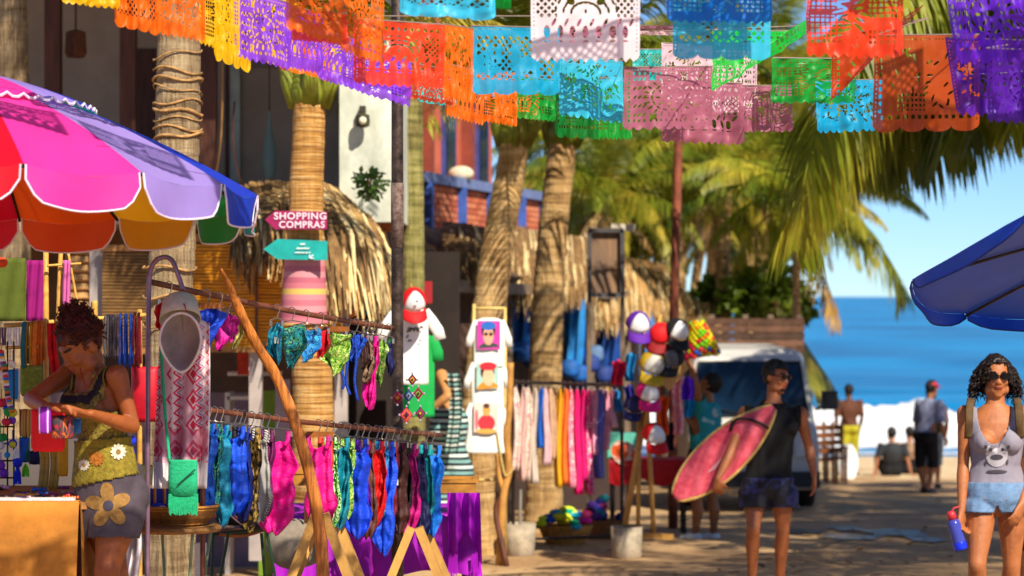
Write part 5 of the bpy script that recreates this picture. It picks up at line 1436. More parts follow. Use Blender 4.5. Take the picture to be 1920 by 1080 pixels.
MB().tube(catmull([on(.86, .10) + nb * .01, on(.84, .02) + nb * .012, on(.78, -.08) + nb * .014, on(.72, -.12) + nb * .02, on(.68, -.135) - V(0, 0, .06), on(.72, -.15) - V(0, 0, .02)], 6), .011, 6).build('leash', M('#101014', .6), bd, smooth=True)

# ---- man in teal reaching for a hat
def Q(px, py, dz=0.0): return P(px, py, 25 + dz)
T_ = Fig('man in teal t-shirt and white shoes reaching up to the bobble hat', PG(1320, 25), skin_mat('#9a6238', 'light'))
T_.fwd = V(-.85, .5, 0).normalized()
pel, chest, nk = Q(1320, 862), Q(1322, 788), Q(1328, 752)
T_.torso(pel, chest, nk, V(.5, .85, 0), 1.12, 1.25, False, 1.02, 1.2)
T_.arm('armR', Q(1312, 765, -.14), Q(1306, 722, -.30), Q(1292, 676, -.28), 1.0)
T_.arm('armL', Q(1338, 768, .16), Q(1316, 815, -.05), Q(1290, 786, -.18), 1.0)
T_.hand(Q(1292, 676, -.28), V(-.2, 0, 1), V(.8, .3, 0), .35, .1, 1.05, 1)
T_.hand(Q(1290, 786, -.18), V(-.6, -.2, .8), V(.5, .5, .3), .5, .1, 1.05, -1)
T_.leg('legR', Q(1312, 880, -.06), Q(1306, 940, -.10), Q(1304, 1000, -.06), T_.fwd, 1.08)
T_.leg('legL', Q(1334, 880, .06), Q(1336, 940, .04), Q(1338, 1000, .08), T_.fwd, 1.08)
T_.head(Q(1330, 722), V(-.85, .35, .42), V(.42, -.1, .9), nk, 1.05)
T_.body(.009)
TEAL = M('#14909a', .8, .12, 9, .1)
def segd(p, a, b):
    t = max(0, min(1, (p - a).dot(b - a) / (b - a).length_squared)); return (p - (a + (b - a) * t)).length
def kts(p):
    py = HOR + (CZ - p.z) / p.y * F
    if py > 852 or segd(p, nk, nk + V(0, 0, .2)) < .07: return False
    if segd(p, Q(1316, 815, -.05), Q(1290, 786, -.18)) < .078 or segd(p, Q(1338, 768, .16).lerp(Q(1316, 815, -.05), .72), Q(1316, 815, -.05)) < .075: return False
    if segd(p, Q(1306, 722, -.30), Q(1292, 676, -.28)) < .09 or segd(p, Q(1312, 765, -.14).lerp(Q(1306, 722, -.30), .62), Q(1306, 722, -.30)) < .085: return False
    return True
ts = T_.cloth('t_shirt', {'torso', 'armR', 'armL'}, .02, kts, TEAL, .01, .012, 7)
T_.cloth('shorts', {'torso', 'legR', 'legL'}, .022, lambda p: 842 < HOR + (CZ - p.z) / p.y * F < 918, BLK, .011, .01, 7, infl_map={'legR': .012, 'legL': .012})
T_.cloth('shoe', {'legRfoot', 'legLfoot'}, .014, lambda p: True, M('#d8e0e4', .6, .1, 9), .01, .0, 5)
T_.shorthair(HAIR_K, lambda p: (lambda y, z: (z > .05 and y < .06) or (y < .0 and z > -.06))((p - T_.hc).dot(T_.hf), (p - T_.hc).dot(T_.hu)), .014, 3)
decal(ts, [circ(1343, 773, 7, 9)], M('#c8c0c0', .8), 'round_logo', 25, .006)
decal(ts, [circ(1343, 773, 3.5, 5), [(1318, 782), (1341, 790), (1339, 797), (1316, 790)]], M('#8fb8bc', .8), 'logo_detail', 25, .010)

# ---- woman at the jewellery stall
D = 10.2
def Q(px, py, dz=0.0): return P(px, py, 10.2 + dz)
L_ = Fig('woman with curly hair in a bun and olive top sorting pouches at the stall', PG(205, 10.2), skin_mat('#96501f', 'bronze'))
L_.fwd = V(-.72, -.69, 0).normalized()
lat = V(.69, -.72, 0)
pel, chest, nk = Q(200, 912), Q(186, 745), Q(170, 690, -.02)
L_.torso(pel, chest, nk, lat, .84, .86, True, .98, .95)
L_.arm('armL', Q(219, 704, -.12), Q(250, 800, -.10), Q(172, 776, -.30), .84)
L_.arm('armR', Q(134, 698, .12), Q(56, 748, -.02), Q(84, 762, -.32), .84)
L_.hand(Q(172, 776, -.30), V(-1, -.1, .06), V(0, .1, 1), .22, .1, .98, -1)
L_.hand(Q(84, 762, -.32), V(.9, -.2, -.02), V(0, -.2, -1), .45, .08, .98, -1)
L_.leg('legL', Q(222, 955, -.05), Q(200, 1075, -.14), Q(205, 1262, .0), L_.fwd, 1.02)
L_.leg('legR', Q(188, 955, .05), Q(218, 1080, .06), Q(232, 1268, .16), L_.fwd, 1.02)
L_.head(Q(152, 650, -.06), V(-.66, -.52, -.55), V(-.30, -.28, .9), nk, 1.0)
L_.body(.0062)
OLIVE = MP('blotch', ['#6a5a1c', '#8a7a26', '#54481a', '#7d6c24'], 30, .8, 0)
def kl(p):
    px = 960 + p.x / p.y * F; py = HOR + (CZ - p.z) / p.y * F
    if py > 880: return False
    if py < 770:
        s_ = (p - chest).dot(lat)
        if py < 738 and abs(s_) < .062 and (p - chest).dot(L_.fwd) > -.02: return False
        if abs(s_) > .125: return False
        if py < 690: return abs(abs(s_) - .09) < .022
    return True
L_.cloth('top', {'torso'}, .010, kl, OLIVE, .0075, .005, 14)
L_.cloth('black_strap', {'torso'}, .014, lambda p: (lambda py, s_: 668 < py < 760 and (abs(abs(s_) - .098) < .012) or (742 < py < 756 and abs(s_) < .11 and (p - chest).dot(L_.fwd) > 0))(HOR + (CZ - p.z) / p.y * F, (p - chest).dot(lat)), M('#181016', .7, .1, 9), .0075, 0, 5)
OLV2 = M('#8a7a20', .85, .3, 60, .5, dark='#5c4e10')
def kw(p):
    px = 960 + p.x / p.y * F; py = HOR + (CZ - p.z) / p.y * F
    return 822 - (px - 200) * .1 < py < 900 - (px - 200) * .22
wrp = L_.cloth('crochet_hip_wrap', {'torso', 'legR', 'legL'}, .028, kw, OLV2, .008, .004, 20)
def kk(p):
    py = HOR + (CZ - p.z) / p.y * F
    return 868 < py < 1008
skt = L_.cloth('skirt', {'torso', 'legR', 'legL'}, .020, kk, M('#4a4048', .85, .2, 12, .1), .0085, .006, 9, infl_map={'legR': .005, 'legL': .005}, extra=lambda mb: mb.lathe([(.115, .0), (.138, .13), (.142, .26), (.13, .36)], Q(206, 1030), 24, cap=True, sy=.85))
TANF = M('#8f6a34', .9, .3, 30, .3); WHF = M('#d0c6b0', .9, .25, 60, .4); ORF = M('#a8641c', .9, .25, 60, .4)
fx, fy = 203, 948
decal(skt, [circ(fx + 25 * math.cos(a), fy + 25 * math.sin(a), 19, 13, 14, a) for a in [R(-95 + 72 * i) for i in range(5)]], TANF, 'flower_print', D, .006)
decal(skt, [circ(fx, fy, 10)], M('#3a3444', .8), 'flower_centre', D, .009)
for (x, y, r_, m1, m2) in ((222, 847, 15, WHF, TANF), (181, 860, 14, ORF, ORF), (157, 872, 11, WHF, TANF)):
    decal(wrp, [circ(x + r_ * .65 * math.cos(a), y + r_ * .65 * math.sin(a), r_ * .38, r_ * .2, 8, a) for a in [6.2832 * i / 12 for i in range(12)]], m1, 'daisy_petals', D, .006)
    decal(wrp, [circ(x, y, r_ * .3)], m2, 'daisy_centre', D, .008)
# messy bun and curls
def sc2(rnd):
    z = rnd.uniform(-.1, 1); a = rnd.uniform(0, 6.2832)
    for _ in range(60):
        s_ = math.sqrt(max(0, 1 - z * z)); d = L_.hr * math.cos(a) * s_ + L_.hf * math.sin(a) * s_ + L_.hu * z
        if not (math.sin(a) * s_ > .55 and z < .75) and not (z < .05 and math.sin(a) * s_ > -.2): break
        z = rnd.uniform(-.5, 1); a = rnd.uniform(0, 6.2832)
    return L_.hc + (L_.hf * -.014 + L_.hu * .033) + L_.hr * d.dot(L_.hr) * .074 + L_.hf * d.dot(L_.hf) * .094 + L_.hu * d.dot(L_.hu) * .088, d
AUB = M('#5a200e', .5, .45, 30, dark='#1c0804', trans=.15)
L_.curls(AUB, 380, sc2, .026, 3, fall=.3, rad=.0026, coil=.006)
bc = Q(140, 594, -.0)
def sc3(rnd):
    d = V(rnd.gauss(0, 1), rnd.gauss(0, 1), rnd.gauss(0, 1)).normalized(); return bc + d * .03, d + V(0, 0, .4)
L_.curls(AUB, 260, sc3, .05, 4, 'hair_bun', fall=.2, rad=.003, coil=.009)
L_.shorthair(AUB, lambda p: (lambda y, z: (z > .055 and y < .08) or (y < .02 and z > .0) or (y < -.05 and z > -.06))((p - L_.hc).dot(L_.hf), (p - L_.hc).dot(L_.hu)), .008, 8, 'hair_cap')
MB().tube(catmull([Q(150, 690, -.13), Q(157, 715, -.17), Q(165, 728, -.18), Q(176, 712, -.15), Q(186, 690, -.10)], 6), .003, 5).build('necklace', M('#8a2a1c', .5), L_.root)
hg = MB(); hg.sheet(lambda u_, v_: Q(228 + 34 * u_ + 4 * math.sin(v_ * 5), 975 + 120 * v_ + 6 * u_, .14 - .04 * math.sin(u_ * 9)), 12, 12)
hg.build('white_underskirt', M('#d8cfd4', .8, .1, 10), L_.root, smooth=True, solid=.004)

# ---- people towards the beach
def back_person(label, px, d, htop, skin, shirt, short, facing, cap=None, hairm=HAIR_K, bend=0.0, topfrac=.0, long=False, h=1.72, yellow=None):
    sc_ = h / 1.72; g_ = PG(px, d); f = Vector(facing).normalized(); lt = V(f.y, -f.x, 0) * -1
    fg = Fig(label, g_, skin, 'people near the water'); fg.fwd = f
    lt = f.cross(V(0, 0, 1)).normalized()
    at_ = lambda z, s_=0, fw=0: g_ + V(0, 0, z * sc_) + lt * s_ + f * fw
    fg.torso(at_(.92), at_(1.26, 0, bend * .5), at_(1.44, 0, bend * .8), lt, 1.05, 1.05, False, 1, 1.1)
    for sg in (-1, 1):
        fg.arm('arm', at_(1.38, sg * .19, bend * .7), at_(1.10, sg * .25, bend * .4), at_(.86, sg * .22, bend + .08), 1)
        fg.hand(at_(.86, sg * .22, bend + .08), V(0, 0, -1) + f * .3, -lt * sg, .5, .1, 1, sg)
        fg.leg('leg', at_(.86, sg * .09), at_(.47, sg * .10, .05 * sg), at_(.08, sg * .11, -.08 * sg), f, 1)
    fg.head(at_(1.60, 0, bend + .03), f + V(0, 0, -bend * 1.5), V(0, 0, 1), at_(1.44, 0, bend * .8), 1.02)
    fg.body(.013, 3)
    zt = g_.z
    fg.cloth('shirt', {'torso', 'arm'}, .022, lambda p: (p.z - zt) / sc_ > .82 and (p.z - zt) / sc_ < 1.47 and not any((p - at_(.86, sg * .22, bend + .08)).length < .30 for sg in (-1, 1)), shirt, .014, .014, 6)
    fg.cloth('shorts', {'torso', 'leg'}, .026, lambda p: (.40 if not long else .2) < (p.z - zt) / sc_ < .95, short, .015, .012, 6)
    fg.cloth('shoe', {'legfoot'}, .012, lambda p: True, M('#2a2a30', .7), .013, 0, 5)
    fg.shorthair(hairm, None, .014, 2)
    if cap:
        c = fg.hc; mb = MB(); mb.ell(c + fg.hu * .055 - fg.hf * .01, (.088, .105, .075), (fg.hr, fg.hf, fg.hu), 18, 10)
        mb.ell(c + fg.hf * .13 + fg.hu * .045, (.065, .06, .008), (fg.hr, fg.hf, fg.hu), 14, 6); mb.build('cap', cap, fg.root, smooth=True)
    return fg
SKM = skin_mat('#9c6440', 'mid'); SKD = skin_mat('#5c3420', 'deep')
rc = back_person('man in red cap, grey shirt and black shorts walking to the sea', 1737, 37.1, 0, SKM, M('#7d82a0', .8, .12, 8), BLK, V(.75, .6, 0), M('#e01438', .6, .1, 9), bend=.10)
pb_ = MB(); pb_.ell(rc.root.location + V(.20, .16, 1.05), (.09, .08, .14)); pb_.build('shoulder_bag', M('#2c3a34', .7), rc.root, smooth=True)
back_person('person in pale shirt walking just ahead of the man in the red cap', 1746, 39.5, 0, SKM, M('#c9b8bc', .8, .1, 8), M('#4a5058', .8), V(.2, .9, 0), None, bend=.02, h=1.62)
back_person('dark haired person in yellow shorts standing by the white board near the water', 1592, 46, 0, SKD, M('#5a3320', .8, .2, 8), M('#a8a01c', .8, .1, 8), V(-.1, 1, 0), None, h=1.72)
back_person('person following behind the woman with the bottle, mostly hidden by her', 1950, 17.0, 0, SKM, M('#5a3a52', .8, .15, 8), BLK, V(-.1, -1, 0), None, h=1.66)
def sitter(label, px, d, shirt, f, seed, sk):
    g_ = PG(px, d); f = Vector(f).normalized(); fg = Fig(label, g_, sk, 'people sitting at the water'); fg.fwd = f; lt = f.cross(V(0, 0, 1)).normalized()
    at_ = lambda z, s_=0, fw=0: g_ + V(0, 0, z) + lt * s_ + f * fw
    fg.torso(at_(.13), at_(.46, 0, -.05), at_(.63, 0, -.03), lt, 1.08, 1.05, False, 1, 1.1)
    for sg in (-1, 1):
        fg.arm('arm', at_(.57, sg * .2, -.04), at_(.32, sg * .29, -.06), at_(.06, sg * .34, -.12), 1); fg.hand(at_(.06, sg * .34, -.12), V(0, 0, -.3) + lt * sg * .4 - f, V(0, 0, -1), .2, .1, 1, sg)
        fg.leg('leg', at_(.10, sg * .1, .05), at_(.34, sg * .2, .40), at_(.07, sg * .15, .72), f, 1)
    fg.head(at_(.79, 0, .02), f, V(0, 0, 1), at_(.63, 0, -.03), 1.02); fg.body(.013, 3); zt = g_.z
    fg.cloth('t_shirt', {'torso', 'arm'}, .022, lambda p: p.z - zt > .06 and p.z - zt < .66 and not any((p - at_(.06, sg * .34, -.12)).length < .33 for sg in (-1, 1)), shirt, .014, .012, 6)
    fg.cloth('shorts', {'torso', 'leg'}, .024, lambda p: p.z - zt < .30 and (p - g_).dot(f) < .36, BLK, .015, .01, 6); fg.shorthair(HAIR_K, None, .014, 5)
sitter('person in black t-shirt sitting on the sand facing the waves', 1672, 45.5, M('#262a30', .8, .15, 8), V(-.05, 1, 0), 1, SKM)
sitter('person in brown patterned shirt sitting on the sand beside the black shirt', 1706, 46.5, MP('blotch', ['#6a4a34', '#8a6a50', '#a88a70', '#5a3c2c'], 12, .8, 0), V(.1, 1, 0), 2, SKM)
# ---------------------------------------------------------------- signs on the palm
def arrow_sign(label, pts, d, mat):
    r_ = thing('arrow_sign', label, 'sign', P(pts[0][0] + 55, max(p[1] for p in pts), d), 'arrow signs on the palm')
    MB().prism([P(x, y, d) for x, y in pts], V(0, .025, 0)).build('board', mat, r_)
    MB().box(P(575, pts[0][1], d + .07), (.03, .08, .05)).build('bracket', METAL_D, r_)
    return r_
s1 = arrow_sign('magenta arrow sign reading SHOPPING COMPRAS nailed to the palm', [(497, 412), (516, 395), (613, 397), (613, 430), (516, 430)], 16.78, M('#9c0f54', .6, .2, 9, .2))
s2 = arrow_sign('turquoise arrow sign with small white lettering below the magenta one', [(494, 467), (520, 448), (614, 452), (613, 488), (520, 486)], 16.78, M('#16a39c', .5, .15, 9, .1))
PAINTW = M('#f0d4de', .6, .05, 9)
for body, px, py, size in (('SHOPPING', 563, 411, .066), ('COMPRAS', 566, 427, .066)):
    me = text_mesh(body, size, .0014, 1.1); me.materials.append(PAINTW)
    c = P(px, py, 16.775); link('lettering', me, s1, c - s1.location, (R(90), 0, 0), (1.08 if body[0] == 'S' else 1.0, 1, 1))
wl_ = MB()
for (x0, x1, y, a, n) in ((562, 572, 458, 1.2, 3), (555, 580, 466, 1.6, 7), (552, 582, 474, 1.2, 9)):
    wl_.tube([P(x0 + (x1 - x0) * i / 40, y + a * math.sin(i / 40 * n * 6.28), 16.772) for i in range(41)], .0035, 4)
wl_.tube([P(588, 478, 16.772), P(580, 484, 16.772)], .005, 4); wl_.tube([P(580, 477, 16.772), P(580, 484, 16.772), P(588, 485, 16.772)], .005, 4)
wl_.build('lettering', M('#d8f0ec', .6), s2)

# ---------------------------------------------------------------- swimsuit rack
RAIL = M('#7a4630', .55, .3, 14, .2, metal=.2)
rk = thing('clothes_rack', 'two tier clothes rack with rusty rails and a tall hooked lilac pole', 'rack', PG(278, 10.5))
HOOK = M('#8a6a80', .35, .2, 12, metal=.5)
h0 = PG(276, 10.45)
MB().tube(catmull([h0, P(277, 800, 10.45), P(279, 560, 10.45), P(282, 510, 10.45), P(292, 489, 10.45), P(308, 482, 10.45), P(322, 488, 10.45), P(332, 510, 10.45), P(344, 545, 10.45)], 8), .0105, 10).build('hooked_pole', HOOK, rk, smooth=True)
def railpt(t, a, b): return a.lerp(b, t)
UA, UB = P(284, 529, 10.5), P(740, 616, 13.04)
LA, LB = P(380, 768, 11.0), P(826, 816, 13.35)
def sag(a, b, s_): return [a.lerp(b, i / 16) - V(0, 0, s_ * math.sin(math.pi * i / 16)) for i in range(17)]
MB().tube(sag(UA, UB, .012), .0135, 10).build('upper_rail', RAIL, rk, smooth=True)
MB().tube(sag(LA, LB, .008), .0125, 10).build('lower_rail', RAIL, rk, smooth=True)
for q in ():
    MB().tube([V(q.x, q.y, GZ(q.y)), q + V(0, 0, .02)], .012, 8).build('upright', RAIL, rk)
MB().tube([V(LA.x, LA.y, GZ(LA.y)), LA + V(0, 0, .02)], .012, 8).build('upright', RAIL, rk)
MB().tube([V(h0.x, h0.y, h0.z + .03), V(LA.x, LA.y, GZ(LA.y) + .03)], .012, 8).build('foot_bar', RAIL, rk)
def rail_at(px, a, b, s_):
    # point of the rail seen at photo column px
    lo, hi = 0.0, 1.0
    for _ in range(40):
        m_ = (lo + hi) / 2; q = a.lerp(b, m_)
        if 960 + q.x / q.y * F < px: lo = m_
        else: hi = m_
    return a.lerp(b, lo) - V(0, 0, s_ * math.sin(math.pi * lo))
CHROME = M('#b8b0a8', .25, .1, 9, metal=.9)
HANGW = M('#9a5c28', .5, .25, 12, .1)
def hanger(root, c, w, yaw, wood=False):
    d = V(math.cos(yaw), math.sin(yaw), 0)
    MB().tube([c + V(0, 0, .016) - d * .012, c + V(0, 0, .022), c + V(0, 0, .012) + d * .016, c - V(0, 0, .012) + d * .012, c - V(0, 0, .045)], .0028, 5).build('hook', CHROME, root)
    if wood: MB().bar(c - V(0, 0, .052) - d * w / 2, c - V(0, 0, .052) + d * w / 2, .012, .026).build('hanger_bar', HANGW, root)
    else: MB().tube([c - V(0, 0, .055) - d * w / 2, c - V(0, 0, .045), c - V(0, 0, .055) + d * w / 2], .003, 5).build('hanger_bar', CHROME, root)
    for sg in (-1, 1): MB().box(c - V(0, 0, .072) + d * sg * w * .42, (.012, .012, .026)).build('clip', CHROME, root)
def suit(label, px, wpx, y0, y1, mat, rail, kind, seed, group, yaw=None, wood=False, trim=None):
    """a garment hung by its hanger from the rail; px centre, wpx seen width, y1 lower end"""
    a, b, sg_ = rail; c = rail_at(px, a, b, sg_); d = c.y; k = d / F; rnd = random.Random(seed)
    root = thing('swimsuit', label, 'swimsuit', V(c.x, c.y, P(0, y1, d).z), group)
    yaw = rnd.uniform(-.5, .1) if yaw is None else yaw
    w = 1.6 * wpx * k / max(.5, math.cos(yaw)); top = c.z - .07; bot = P(0, y1, d).z; L = top - bot
    dx = V(math.cos(yaw), math.sin(yaw), 0); dn = V(-dx.y, dx.x, 0); hanger(root, c, min(w * .9, .3), yaw, wood)
    c0 = V(c.x, c.y, top); mb = MB(); ph = rnd.uniform(0, 6)
    if kind == 'one':
        prof = [(.10, .62), (.2, .88), (.34, .98), (.42, .88), (.50, .80), (.58, .86), (.66, .95), (.76, 1.0), (.83, .9), (.89, .72), (.95, .5), (1, .26)]
    elif kind == 'long':
        prof = [(.10, .70), (.2, .85), (.35, .9), (.5, .8), (.65, .95), (.8, 1), (.9, .8), (.96, .5), (1, .3)]
    elif kind == 'brief':
        prof = [(.02, .92), (.12, 1.0), (.3, 1.0), (.45, .95), (.6, .78), (.75, .5), (.9, .28), (1, .2)]
    elif kind == 'thin':
        prof = [(.04, .5), (.15, .9), (.3, 1), (.45, .85), (.6, .95), (.75, .7), (.9, .5), (1, .15)]
    else:                # triangle top with strings
        prof = [(.02, .35), (.08, .7), (.18, 1.0), (.3, .9), (.38, .4), (.42, .15)]
    P_ = []
    for i in range(47):
        q = i / 46 * (len(prof) - 1); j = min(int(q), len(prof) - 2); t = q - j
        P_.append((prof[j][0] * (1 - t) + prof[j + 1][0] * t, prof[j][1] * (1 - t) + prof[j + 1][1] * t))
    rg = []; n = 40; ru = rnd.uniform(.5, 1.2)
    for (v_, hw) in P_:
        sway = .012 * math.sin(v_ * 5 + ph); cc = c0 - V(0, 0, v_ * L) + dx * sway + dn * .012 * math.sin(v_ * 4 + ph * 2); r_ = []
        for m_ in range(n):
            q = 6.2832 * m_ / n; x_ = math.cos(q)
            fold = .020 * ru * math.sin(4.2 * x_ + ph + 2.2 * v_) + .012 * ru * math.sin(9 * x_ - ph + 5 * v_) + .010 * nz((x_ * 2, v_ * 7, seed), 1.0)
            wr_ = .006 * math.sin(v_ * L / .014 + 3 * nz((x_ * 2, v_ * 4, seed + 3), 1.0)) * (1 if kind in ('one', 'long') else .3)
            edge = 1 + .12 * nz((math.copysign(1, x_) * 3, v_ * 6, seed + 9), 1.0) + .05 * math.sin(v_ * L / .02 + ph) * (kind in ('one', 'long'))
            r_.append(cc + dx * hw * w / 2 * x_ * edge + dn * (fold + (.011 + wr_) * math.sin(q)) + V(0, 0, .010 * math.sin(x_ * 3 + v_ * 9 + ph)))
        rg.append(r_)
    mb.rings(rg)
    if kind in ('one', 'long'):
        v0, hw0 = prof[0]
        for sg in (-1, 1):
            for f_ in (-1, 1):
                mb.tube(catmull([c0 + dx * sg * w * .30 + dn * f_ * .006 + V(0, 0, .01), c0 - V(0, 0, v0 * L * .6) + dx * sg * w * .30 + dn * f_ * .016, c0 - V(0, 0, v0 * L * 1.15) + dx * sg * hw0 * w * .36 + dn * f_ * .018], 4), [.011] * 8 + [.016], 6, flat=.35, side=dx)
    if kind == 'string':
        for q_ in range(3):
            x = (q_ - 1) * .5
            mb.tube(catmull([c0 + dx * x * w * .8, c0 - V(0, 0, .35 * L) + dx * x * w, c0 - V(0, 0, .7 * L) + dx * (x * w * .6 + .01 * math.sin(q_ * 3 + ph)), c0 - V(0, 0, (.82 + .09 * q_) * L) + dx * (x * w * .9 + .012)], 6), .0075, 6)
    mb.build('fabric', mat, root, smooth=True)
    if trim:
        MB().box(c0 - V(0, 0, .42 * L) - dn * .034, (.02, .004, .03)).build('price_tag', M('#efe9dc', .7), root)
    return root
def cl(h, r=.5): return M(h, r, .22, 22, .5, trans=.15, stretch=(1, 1, 2.5), key='lycra')
US, LS = (UA, UB, .012), (LA, LB, .008); gu, gl_ = 'swimwear on the upper rail', 'swimsuits on the lower rail'
TEALP = MP('blotch', ['#06333f', '#0b6a78', '#12a0a0', '#0a2a4a', '#4fae6a', '#082c50'], 26)
LEOP = MP('cells', ['#1c1208', '#a8883a', '#d8b85a', '#3a2812', '#8a6a2a'], 60)
ZEBR = MP('sd', ['#0c0c10', '#e4e0dc', '#0c0c10', '#d8d4d0'], 16, stretch=(1, 1, 1.4))
LIMEP = MP('blotch', ['#0c1a08', '#5ad81a', '#e8f4d0', '#3aa818', '#0c2208'], 40)
LEAFP = MP('blotch', ['#2a5a10', '#5aa81c', '#c8d86a', '#3a7a18', '#8ac83a', '#e8e4b0'], 30)
for i, (lab, px, w, y0, y1, m_, kd, kw) in enumerate([
    ('frilled red bikini top hanging behind the straw hat', 317, 32, 555, 640, cl('#d80c22'), 'thin', {}),
    ('royal blue brief with frilled edge beside the straw hat', 388, 42, 580, 652, cl('#1148d8'), 'brief', {'wood': True}),
    ('magenta bikini brief next to the frilled blue brief', 412, 24, 580, 655, cl('#d80c9c'), 'thin', {}),
    ('purple pink bikini top next to the pale yellow one', 430, 30, 580, 640, cl('#c0108e'), 'brief', {}),
    ('pale yellow frilled bikini top beside the curved driftwood', 442, 16, 578, 652, MP('blotch', ['#d8d05a', '#e8e090', '#a8a03a', '#d0c860'], 30), 'thin', {}),
    ('slim teal patterned bikini brief hanging alone with white tag', 519, 18, 590, 682, MP('blotch', ['#0a6a8a', '#12a0c0', '#0a4a6a', '#30b8c8'], 30), 'thin', {'trim': 1}),
    ('dark teal printed tankini top with green hem', 547, 36, 600, 690, TEALP, 'brief', {}),
    ('blue printed brief with white tag beside the red top', 574, 34, 602, 676, MP('blotch', ['#0e6ab0', '#1a90d8', '#0a4a88', '#2aa8e0'], 24), 'brief', {'trim': 1}),
    ('plain red bikini top between blue and leafy green briefs', 602, 24, 610, 668, cl('#d00c24'), 'brief', {}),
    ('leafy green printed brief on a wooden hanger', 626, 40, 612, 702, LEAFP, 'brief', {'wood': True}),
    ('blue string bikini top with long dangling ties', 652, 20, 622, 752, cl('#0d3fae'), 'string', {}),
    ('bright blue triangle bikini top without dangling ties', 668, 20, 622, 684, cl('#1450c8'), 'brief', {}),
    ('dark brown bikini top beside the blue triangle top', 681, 15, 628, 690, cl('#3a1c18'), 'thin', {}),
    ('brown leopard bikini brief on the upper rail', 688, 15, 632, 716, MP('cells', ['#5a4234', '#8a6a52', '#2a1c16', '#a88a70'], 60), 'thin', {}),
    ('hot pink string bikini with trailing knotted tie', 698, 16, 636, 766, cl('#f00c94'), 'long', {}),
    ('green and yellow leafy bikini brief near the iron post', 713, 17, 645, 722, LEAFP, 'thin', {}),
    ('small navy bikini top at the end of the upper rail', 729, 14, 650, 705, cl('#1c1c58'), 'thin', {}),
]): suit(lab, px, w, y0, y1, m_, US, kd, 100 + i, gu, **kw)
for i, (lab, px, w, y0, y1, m_, kd, kw) in enumerate([
    ('cobalt blue swimsuit nearest the printed beach wrap', 391, 24, 0, 955, cl('#0c55c8'), 'one', {}),
    ('teal swimsuit with white tag next to the cobalt one', 414, 30, 0, 985, cl('#0d8fb8'), 'one', {'trim': 1}),
    ('royal blue ruched swimsuit with keyhole neck', 440, 34, 0, 965, cl('#1050e0'), 'one', {}),
    ('navy ruched swimsuit beside the leopard print one', 457, 20, 0, 975, cl('#142a88'), 'long', {}),
    ('yellow leopard print swimsuit beside the zebra one', 472, 24, 0, 995, LEOP, 'long', {}),
    ('black and white zebra print swimsuit', 489, 24, 0, 980, ZEBR, 'one', {}),
    ('hot pink ruched swimsuit with deep open neckline', 518, 48, 0, 1000, cl('#f20a92'), 'one', {'yaw': -.1}),
    ('wide hot pink swimsuit just right of the curved driftwood', 597, 40, 0, 990, cl('#ea0a8a'), 'long', {'wood': True}),
    ('lime and black splashed swimsuit', 622, 20, 0, 990, LIMEP, 'long', {}),
    ('teal swimsuit beside the lime splashed one', 640, 24, 0, 990, cl('#0c8aa0'), 'one', {}),
    ('large royal blue swimsuit with wide straps', 667, 38, 0, 1010, cl('#0f44e0'), 'one', {'yaw': -.1}),
    ('slim brown swimsuit between royal blue and red ones', 690, 20, 0, 1010, cl('#6a3a30'), 'long', {}),
    ('red frilled swimsuit on the lower rail', 706, 24, 0, 985, cl('#e00c14'), 'one', {}),
    ('long bright blue swimsuit hanging lowest of all', 723, 28, 0, 1040, cl('#1450ea'), 'one', {'yaw': -.2}),
    ('chocolate brown swimsuit with white tag', 746, 30, 0, 1000, cl('#4a2420'), 'one', {'trim': 1}),
    ('magenta ruched swimsuit beside the chocolate one', 768, 24, 0, 1000, cl('#d00c84'), 'one', {}),
    ('dark navy swimsuit beside the azure one', 787, 22, 0, 1020, cl('#14164a'), 'one', {}),
    ('azure ruched swimsuit with halter top at the end of the lower rail', 810, 28, 0, 1005, cl('#0d78e8'), 'one', {}),
    ('dark green patterned swimsuit squeezed between cobalt and teal ones', 402, 22, 0, 962, TEALP, 'long', {}),
    ('black swimsuit squeezed between royal blue and navy ones', 449, 18, 0, 958, cl('#15151c'), 'long', {}),
    ('plum swimsuit behind the zebra print one', 501, 20, 0, 965, cl('#6a1050'), 'long', {}),
    ('coral swimsuit behind the lime splashed one', 610, 18, 0, 968, cl('#e8503c'), 'long', {}),
    ('leafy green swimsuit behind the teal one', 652, 20, 0, 970, LEAFP, 'long', {}),
    ('violet swimsuit behind the royal blue one', 679, 18, 0, 975, cl('#5a1cb0'), 'long', {}),
    ('printed blue swimsuit behind the red frilled one', 715, 18, 0, 970, MP('blotch', ['#0e6ab0', '#1a90d8', '#0a4a88', '#2aa8e0'], 24), 'long', {}),
    ('wine red swimsuit between the long blue and chocolate ones', 735, 18, 0, 972, cl('#7a1028'), 'long', {}),
    ('black swimsuit between the chocolate and magenta ones', 758, 18, 0, 968, cl('#17171c'), 'long', {}),
    ('bright turquoise swimsuit between navy and azure ones', 799, 18, 0, 975, cl('#10a0a8'), 'long', {}),
]): suit(lab, px, w, y0, y1, m_, LS, kd, 200 + i, gl_, **kw)

